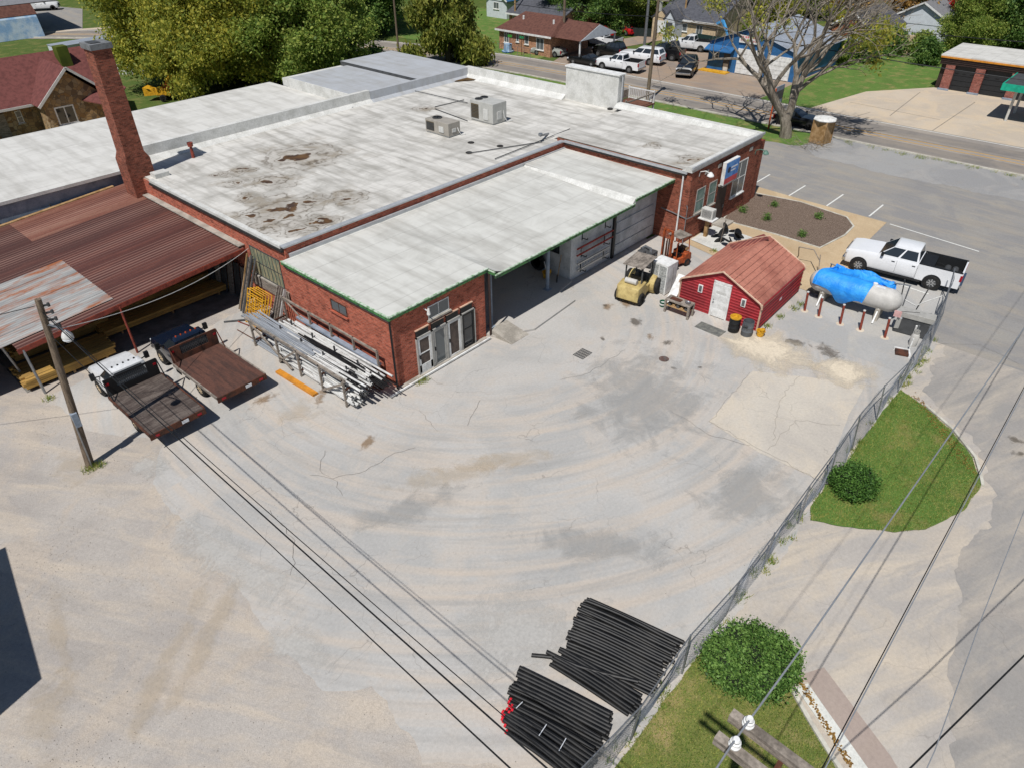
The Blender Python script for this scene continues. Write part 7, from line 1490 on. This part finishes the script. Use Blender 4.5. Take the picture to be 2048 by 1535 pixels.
mb = MB(); mb.box(-.06, 0, -1.3, .95, 0, .85); mb.build('sign_board', m_white_paint, sgn)
rs_ = random.Random(4)
for row, (z_, h_, m_, n_) in enumerate(((.5, .24, m_redcap, 10), (.16, .22, m_redsign, 9))):
    for k in range(n_):
        y_ = .8-2.0*(k+.5)/n_; mb = MB(); w_ = 2.0/n_*.62
        mb.box(-.075, -.062, y_-w_/2, y_-w_/2+.04, z_, z_+h_)
        if rs_.random() < .8: mb.box(-.075, -.062, y_-w_/2, y_+w_/2, z_+h_-.045, z_+h_)
        if rs_.random() < .6: mb.box(-.074, -.062, y_+w_/2-.04, y_+w_/2, z_, z_+h_)
        if rs_.random() < .6: mb.box(-.073, -.062, y_-w_/2, y_+w_/2, z_+h_*.4, z_+h_*.4+.04)
        mb.build('letter', m_, sgn)
# brick garage with black doors
GA = thing('brick_garage', 'brick-pillared garage with black roller doors and white roof', 'building')
mb = MB(); mb.box(92.9, 100, -2, 20.6, 0, 3.2); mb.build('wall', m_brown_metal, GA)
mb = MB(); mb.box(92.3, 92.9, -2, 20.7, 2.5, 3.15); mb.build('fascia', m_brown_metal, GA)
for k in range(3): mb = MB(); mb.box(92.24, 92.3, -2, 20.7, 2.55+.18*k, 2.6+.18*k); mb.build('fascia_rib', m_brown_metal, GA)
mb = MB(); mb.box(92.15, 92.32, -2, 20.75, 3.15, 3.32); mb.build('orange_trim', m_orange_trim, GA)
mb = MB(); mb.box(92.2, 100.2, -2, 20.8, 3.32, 3.45); mb.build('roof', m_roof_back, GA)
for y_ in (19.55, 16.6, 13.2, 9.8): mb = MB(); mb.box(92.25, 92.92, y_-.45, y_+.45, 0, 2.5); mb.build('brick_pillar', m_brick_garage, GA); mb = MB(); mb.box(91.9, 92.24, y_-.55, y_+.55, 0, .14); mb.build('pillar_base', m_bluewall, GA)
for y0, y1 in ((17.05, 19.1), (13.65, 16.15), (10.25, 12.75)):
    mb = MB(); mb.box(92.6, 92.8, y0, y1, 0, 2.5); dd = mb.build('roller_door', m_blk_door, GA)
    for k in range(5): mb = MB(); mb.box(92.56, 92.6, y0+.03, y1-.03, .03+.5*k, .48+.5*k); mb.build('door_panel', m_blk_door, dd)
    for k in range(3): mb = MB(); y_ = y0+.3+(y1-y0-.6)*k/2; mb.box(92.545, 92.56, y_-.18, y_+.18, 1.68, 1.78); mb.build('door_light', m_black, dd)
PC = thing('pump_canopy', 'teal-edged forecourt canopy at the right edge of the view', 'canopy', (0, 0, 0))
mb = MB(); mb.box(82.5, 88, 4.5, 12.6, 3.35, 3.4); mb.build('canopy_top', m_dgrey, PC); mb = MB(); mb.box(82.4, 82.5, 4.5, 12.7, 2.85, 3.45); mb.box(82.5, 88, 12.6, 12.7, 2.85, 3.45); mb.build('fascia', m_teal, PC)
for x_, y_ in ((83.5, 11.5), (87, 11.5), (83.5, 6)): mb = MB(); mb.cyl((x_, y_, 0), (x_, y_, 3.35), .12, n=8); mb.build('post', m_grey_lt, PC)
# houses top right
oh_ = gable_house('orange brick house with dark roof behind the bare tree', 102, 112, 31.0, 37.5, 2.9, 5.0, 'x', m_brick_orange, m_shingle_grey, wins=(('x', 33.2, 34.4, 1.4, 2.5),))
mb = MB(); mb.box(101.2, 102, 31.2, 33.0, 0, 2.4); mb.build('garage_bay', m_siding_w, oh_)
gable_house('light grey roofed house with white gable at the top right', 114, 126, 25.2, 34.0, 2.8, 5.3, 'x', m_siding_w, m_shingle_lt, wins=(('x', 28, 29, 1.2, 2.2),))
gable_house('white house corner behind the red maple', 138, 146, 33, 40, 3.0, 5.0, 'y', m_siding_w, m_shingle_red)
mb = MB(); mb.box(108.5, 109, 26.2, 30.0, 0, 2.2); tag(mb.build('cream_wall', m_cream), 'plain cream outbuilding wall beside the garage lawn', 'wall')
gable_house('brown house glimpsed between the trees at the top', 122, 130, 62, 70, 3, 5, 'y', m_brick_orange, m_shingle_brown)
# stone house on the left
ST = thing('stone_house', 'stone house with maroon shingle roof left of the chimney', 'house', (0, 0, 0))
mb = MB(); mb.box(9, 27.5, 78.6, 86, 0, 3.0); mb.box(20.8, 26.2, 76.2, 78.6, 0, 3.0); mb.build('wall', m_stone, ST)
mb = MB(); mb.poly([(8.5, 77.6, 2.8), (28, 77.6, 2.8), (28, 82.3, 6.1), (8.5, 82.3, 6.1)]); mb.poly([(8.5, 87, 2.8), (8.5, 82.3, 6.1), (28, 82.3, 6.1), (28, 87, 2.8)]); mb.poly([(20.3, 75.7, 2.85), (23.6, 75.7, 5.7), (23.6, 82.3, 5.75), (20.3, 80.0, 2.9)]); mb.poly([(26.9, 75.7, 2.85), (26.9, 80.0, 2.9), (23.6, 82.3, 5.75), (23.6, 75.7, 5.7)]); ro = mb.build('roof', m_shingle_red, ST)
mb = MB(); mb.loft([[(20.8, 76.15, 2.9), (26.2, 76.15, 2.9), (23.55, 76.15, 5.3)], [(20.8, 76.25, 2.9), (26.2, 76.25, 2.9), (23.55, 76.25, 5.3)]]); mb.build('gable', m_stone, ST)
for a, b in (((20.3, 75.68, 2.8), (23.6, 75.68, 5.66)), ((23.6, 75.68, 5.66), (26.9, 75.68, 2.8))): mb = MB(); mb.bar(a, b, .08, .22); mb.build('barge_board', m_grey_lt, ro)
mb = MB(); mb.bar((8.5, 77.55, 2.75), (20.5, 77.55, 2.75), .08, .2); mb.build('eave_board', m_grey_lt, ro)
window(ST, 'y', 76.2, 21.6, 23.3, .9, 2.5, 2, 1, m_white_paint, m_pane, True, .12, m_white_paint)
mb = MB(); mb.loft([[(24.2, 76.2, 2.6), (25.6, 73.4, 2.3), (25.6, 73.4, 2.4), (24.2, 76.2, 2.7)], [(27.4, 76.2, 3.9), (27.4, 73.4, 3.6), (27.4, 73.4, 3.7), (27.4, 76.2, 4.0)]]); mb.build('porch_roof', m_shingle_red, ST)
mb = MB(); mb.box(17.2, 18.1, 78.5, 78.6, .3, 2.3); mb.build('door', m_wood_grey, ST); window(ST, 'y', 78.6, 19.0, 19.5, 1.2, 2.3, 1, 2, m_white_paint, m_pane2, True, .06)
mb = MB(); mb.box(24.9, 25.9, 80.5, 81.6, 3.5, 6.6); mb.build('ivy_chimney', m_leaf_yel, ST)
rp = random.Random(55); sm = []
for k in range(3):
    mb = MB(); mb.lathe([(0, 0), (.22, .02), (.3, .12), (.2, .26), (0, .3)], (0, 0, 0), 7); sm.append(mb.mesh('field_stone', m_stone))
for k in range(60):
    o = inst('field_stone', sm[k % 3], None, (rp.uniform(10, 30), rp.uniform(64.5, 75), 0), (0, 0, rp.uniform(0, 6)), (rp.uniform(.6, 1.6),)*3); tag(o, 'loose field stone in the rubble before the stone house', 'stone', 'rubble stones before the stone house')
# wood chipper
WC = thing('wood_chipper', 'yellow towable wood chipper on the grass by the trees', 'wood chipper', (34.0, 80.9, 0), R(-50))
mb = MB(); mb.box(-.8, .8, -.5, .5, .55, 1.3); mb.build('housing', m_yellow_paint, WC, bevel=.08); mb = MB(); mb.loft([[(-.8, -.35, .6), (-.8, .35, .6), (-.8, .35, 1.1), (-.8, -.35, 1.1)], [(-2.0, -.65, .55), (-2.0, .65, .55), (-2.0, .65, 1.4), (-2.0, -.65, 1.4)]]); mb.build('infeed_chute', m_yellow_paint, WC)
mb = MB(); mb.tube([(.5, 0, 1.3), (.55, 0, 2.0), (.9, 0, 2.4), (1.3, 0, 2.4)], .17, 8); mb.build('discharge_chute', m_yellow_paint, WC); mb = MB(); mb.box(.1, .9, -.45, .45, 1.3, 1.7); mb.build('engine', m_orange, WC)
for s in (1, -1): wheel(WC, 0, s*.7, .36, .22, m_yellow_paint)
mb = MB(); mb.bar((.8, 0, .5), (2.4, 0, .5), .1); mb.build('tow_bar', m_black, WC)
# top-left barn, box, gate
BN = thing('blue_barn', 'faded blue quonset barn at the top left corner', 'barn', (0, 0, 0))
pr_ = [(130.2, 0), (130.8, 2.6), (132.5, 4.2), (138, 5.4), (150, 5.6), (150, 0)]
mb = MB(); mb.ext(pr_, 18, 39.4, 'x'); mb.build('shell', m_barnblue, BN); mb = MB(); mb.ext([(132.3, 4.25), (138, 5.5), (152, 8.2), (152, 7.9), (138, 5.3), (132.5, 4.1)], 17, 43.5, 'x'); mb.build('roof', m_shingle_lt, BN); mb = MB(); mb.ext([(131, 2.9), (132.4, 4.25), (132.6, 4.2), (131.2, 2.85)], 17.5, 39.6, 'x'); mb.build('roof_skirt', m_shingle_brown, BN)
BX = thing('white_container', 'white storage container behind the maroon roof', 'container', (33.6, 105.0, 0), R(5))
mb = MB(); mb.box(-1.5, 6, -1.3, 1.3, 0, 2.7); mb.build('box_body', m_siding_w, BX); mb = MB(); mb.box(-1.55, 6.05, -1.35, 1.35, 2.7, 2.78); mb.build('box_roof', m_metalroof, BX)
mb = MB(); mb.box(25, 33.5, 103.5, 105.2, 0, .25); tag(mb.build('dark_slab_wall', m_dgrey), 'low dark platform beside the white container', 'platform')
FG = thing('picket_fence', 'white picket gate seen under the yellow trees', 'fence', (36.5, 96, 0), R(-45))
for k in range(16): mb = MB(); mb.box(-3+.4*k, -2.9+.4*k, -.02, .02, 0, 1.4); mb.build('picket', m_white_paint, FG)
for z_ in (.35, 1.1): mb = MB(); mb.box(-3, 3.2, -.05, -.025, z_, z_+.08); mb.build('rail', m_white_paint, FG)
# roadside things
BXW = thing('plywood_kiosk', 'tan plywood kiosk with a peeling white top on the verge', 'kiosk', (65.4, 22.2, 0), R(-8))
mb = MB(); mb.box(-.65, .65, -.6, .6, .05, 2.0); mb.build('kiosk_body', m_wood_tan, BXW); mb = MB(); mb.lathe([(.95, 1.98), (1.0, 2.06), (.95, 2.16), (.5, 2.22), (0, 2.24)], (0, 0, 0), 8); mb.build('kiosk_top', m_white_paint, BXW)
for x_ in (-.67, .67):
    for y_ in (-.62, .62): mb = MB(); mb.box(x_-.05, x_+.05, y_-.05, y_+.05, 0, 2.0); mb.build('corner_post', m_wood_tan, BXW)
mb = MB(); mb.lathe([(.42, -.668), (.44, -.66), (.44, -.655), (.42, -.655)], (0, 0, 1.0), 16, 'x'); mb.build('arch_shadow_disc', m_wood_tan, BXW)  # disc added for an arched shadow on this side, in the body's tan
SB = thing('road_sign', 'roadside sign panel on an orange and a dark post by the tree', 'sign', (66.3, 27.5, 0))
mb = MB(); mb.cyl((0, 0, 0), (.0, .0, 3.6), .07, n=8); mb.build('post', MAT('orange_post', '#c8582a', .6), SB); mb = MB(); mb.cyl((1.7, 0, 0), (1.7, 0, 3.4), .06, n=8); mb.build('post', m_black, SB); mb = MB(); mb.box(.05, 1.75, -.04, .04, 2.0, 3.7); mb.build('panel', m_bluewall, SB); mb = MB(); mb.box(.15, 1.65, -.05, -.04, 2.5, 3.3); mb.build('panel_art', m_dgrey, SB)
brs = MB(); rb_ = random.Random(2)
for k in range(40): a = rb_.uniform(0, 6.28); x_, y_ = 63.8+rb_.uniform(-1.0, 1.2), 22.8+rb_.uniform(-1.6, 1.6); brs.tube([(x_, y_, .05), (x_+math.cos(a)*.7, y_+math.sin(a)*.7, rb_.uniform(.1, .5)), (x_+math.cos(a+.3)*1.5, y_+math.sin(a+.3)*1.5, rb_.uniform(.0, .4))], .018, 4, .006)
tag(brs.build('fallen_branches', m_bark_lt), 'pile of fallen branches round the kiosk', 'branches', kind='stuff')
BM = thing('boom_lift', 'light blue boom arm rising behind the blue workshop', 'boom lift', (95.5, 47.6, 0), R(70))
mb = MB(); mb.box(-1, 1, -.6, .6, .3, 1.0); mb.build('base', m_dgrey, BM); mb = MB(); mb.bar((-.8, 0, 1.0), (1.4, 0, 3.4), .28); mb.build('lower_boom', MAT('boom_blue', '#4f9fd6', .5), BM); mb = MB(); mb.bar((1.4, 0, 3.4), (2.4, 0, 2.9), .3); mb.build('jib', MAT('boom_blue2', '#4f9fd6', .5), BM)
for s in (1, -1):
    for x_ in (-.7, .7): wheel(BM, x_, s*.6, .35, .2, m_grey_lt)
mb = MB(); mb.bar((94.3, 52.2, .9), (94.0, 44.6, .9), .06, 1.8); tag(mb.build('screen_fence', MAT('dark_green_screen', '#1c3530', .8)), 'dark green screened fence between the cream house and workshop', 'fence')
mb = MB(); mb.bar((94.6, 66, .55), (97, 60.2, .55), .06, 1.1); tag(mb.build('screen_fence', MAT('dark_screen', '#1f2a28', .8)), 'low dark screened fence under the trees by the red cars', 'fence')
CF = thing('yard_fence', 'thin wire fence round the brick house lawn', 'fence')
for k in range(9): mb = MB(); y_ = 64.5+1.1*k; mb.cyl((74.9, y_, 0), (74.9, y_, 1.1), .03, n=5); mb.build('post', m_steel, CF)
mb = MB(); mb.tube([(74.9, 64.4, 1.1), (74.9, 73.6, 1.1)], .02, 5); mb.build('rail', m_steel, CF)
TB = thing('swimming_tub', 'blue garden tub with dark cover against the brick house', 'tub', (76.0, 69.4, 0)); mb = MB(); mb.lathe([(0, 0), (.8, 0), (.85, .15), (.6, .2), (.55, 1.0), (0, 1.02)], (0, 0, 0), 12); mb.build('tub_body', m_barnblue, TB)
mb = MB(); mb.lathe([(.85, 0), (.87, .12), (.6, .12), (0, .1)], (0, 0, 0), 12); mb.build('base_ring', m_bluebldg, TB)
for (x_, y_, lab, mt) in ((75.6, 66.6, 'green street sign on a thin brown post', MAT('sign_green', '#2b8a5a', .5)), (75.3, 68.4, 'round green garden ornament on a stake', MAT('ornament', '#3f9a3a', .5))):
    t = thing('small_sign', lab, 'sign', (x_, y_, 0)); mb = MB(); mb.cyl((0, 0, 0), (0, 0, 2.3), .04, n=6); mb.build('post', m_rust, t); mb = MB(); mb.box(-.03, .03, -.35, .35, 2.0, 2.3); mb.build('plate', mt, t)
# ---------------------------------------------------------------- cars across the road
def vb(*a, **k): return vehicle(*a, **k)
vb('pickup_truck', 'white crew-cab pickup truck parked closest to the main road', 'pickup truck', (77.0, 52.0, 0), R(96), m_carwhite, 'pickup', 3.7, 5.8, 1.95)
vb('sport_vehicle', 'white sport vehicle with dark glass behind the roadside pickup', 'car', (82.0, 52.3, 0), R(100), m_carwhite, 'suv', 3.3, 5.6, 2.0)
vb('pickup_truck', 'white pickup truck parked beside the screened fence', 'pickup truck', (92.6, 51.6, 0), R(104), m_carwhite2, 'pickup', 3.7, 5.8, 1.95)
vb('pickup_truck', 'white pickup truck parked by the brick house carport', 'pickup truck', (87.0, 62.0, 0), R(97), m_carwhite, 'pickup', 3.6, 5.6, 1.95)
vb('pickup_truck', 'black pickup truck parked behind the white sport vehicle', 'pickup truck', (85.8, 51.6, 0), R(100), m_carblack, 'pickup', 3.6, 5.6, 1.95)
vb('off_road_car', 'black off-road car with front rack facing the main road', 'car', (80.3, 44.6, 0), R(200), m_carblack, 'suv', 2.9, 4.7, 1.9)
vb('jeep', 'black open jeep parked left of the white sport vehicle', 'car', (82.3, 57.2, 0), R(95), m_carblack, 'suv', 2.6, 4.2, 1.85)
vb('flatbed_trailer', 'dark low car on the forecourt left of the roadside pickup', 'car', (76.9, 57.0, 0), R(94), m_carblack, 'car', 2.7, 4.4, 1.8, .85, .9, 1.25, .3).name = 'low_car'
vb('buggy', 'camouflage-dark utility buggy before the white fence pickup', 'buggy', (88.7, 51.9, 0), R(60), m_dgrey, 'suv', 2.1, 3.1, 1.6, 1.0, 1.05, 1.8, .36)
vb('saloon_car', 'silver saloon car parked on the brick house lawn', 'car', (78.0, 64.9-1.0, 0), R(100), m_carsilver, 'car', 2.7, 4.5, 1.8, .9, .95, 1.4, .32)
vb('red_car', 'red car parked under the trees beyond the carport', 'car', (92.3, 66.3, 0), R(95), m_carred, 'car', 2.7, 4.5, 1.8, .9, .95, 1.42, .32)
vb('red_car', 'second red car further right under the trees', 'car', (96.2, 65.0, 0), R(90), m_carred, 'car', 2.7, 4.5, 1.8, .9, .95, 1.42, .32)
vb('van', 'grey-green van parked behind the blue workshop', 'van', (110.2, 55.6, 0), R(250), m_carsilver, 'suv', 2.9, 4.8, 1.9)
vb('dark_car', 'dark blue car with open hatch by the orange brick house', 'car', (100.6, 35.0, 0), R(120), m_bluedark, 'car', 2.7, 4.5, 1.8, .9, .95, 1.42, .32)
vb('pickup_truck', 'white pickup truck in the distant lot at the top left', 'pickup truck', (48.6, 156.5, 0), R(-30), m_carwhite, 'pickup', 3.6, 5.6, 1.95)
vb('motorcycle_trailer', 'dark utility trailer rig beside the blue workshop door', 'trailer', (83.0, 46.4, 0), R(20), m_dgrey, 'car', 1.6, 2.6, 1.4, .8, .8, 1.4, .3).name = 'utility_rig'
vb('car', 'passing dark car on the main road behind the verge tree', 'car', (69.3, 25.9, 0), R(-88), m_carblack, 'car', 2.7, 4.5, 1.8, .9, .95, 1.4, .32)
# building left of the frame whose corner shades the gravel
OB = thing('side_warehouse', 'warehouse at the left whose corner shades the gravel', 'building', (0, 0, 0))
mb = MB(); mb.prism([(-2.65, 24.6), (-3.76, 18.1), (-4.9, 18.0), (-16, 15.0), (-20, 26)], 0, 5.0); mb.build('wall', m_bluewall, OB); mb = MB(); mb.prism([(-2.6, 24.65), (-3.7, 18.05), (-16, 14.9), (-20.1, 26.1)], 5.0, 5.1); mb.build('roof', m_metalroof, OB)
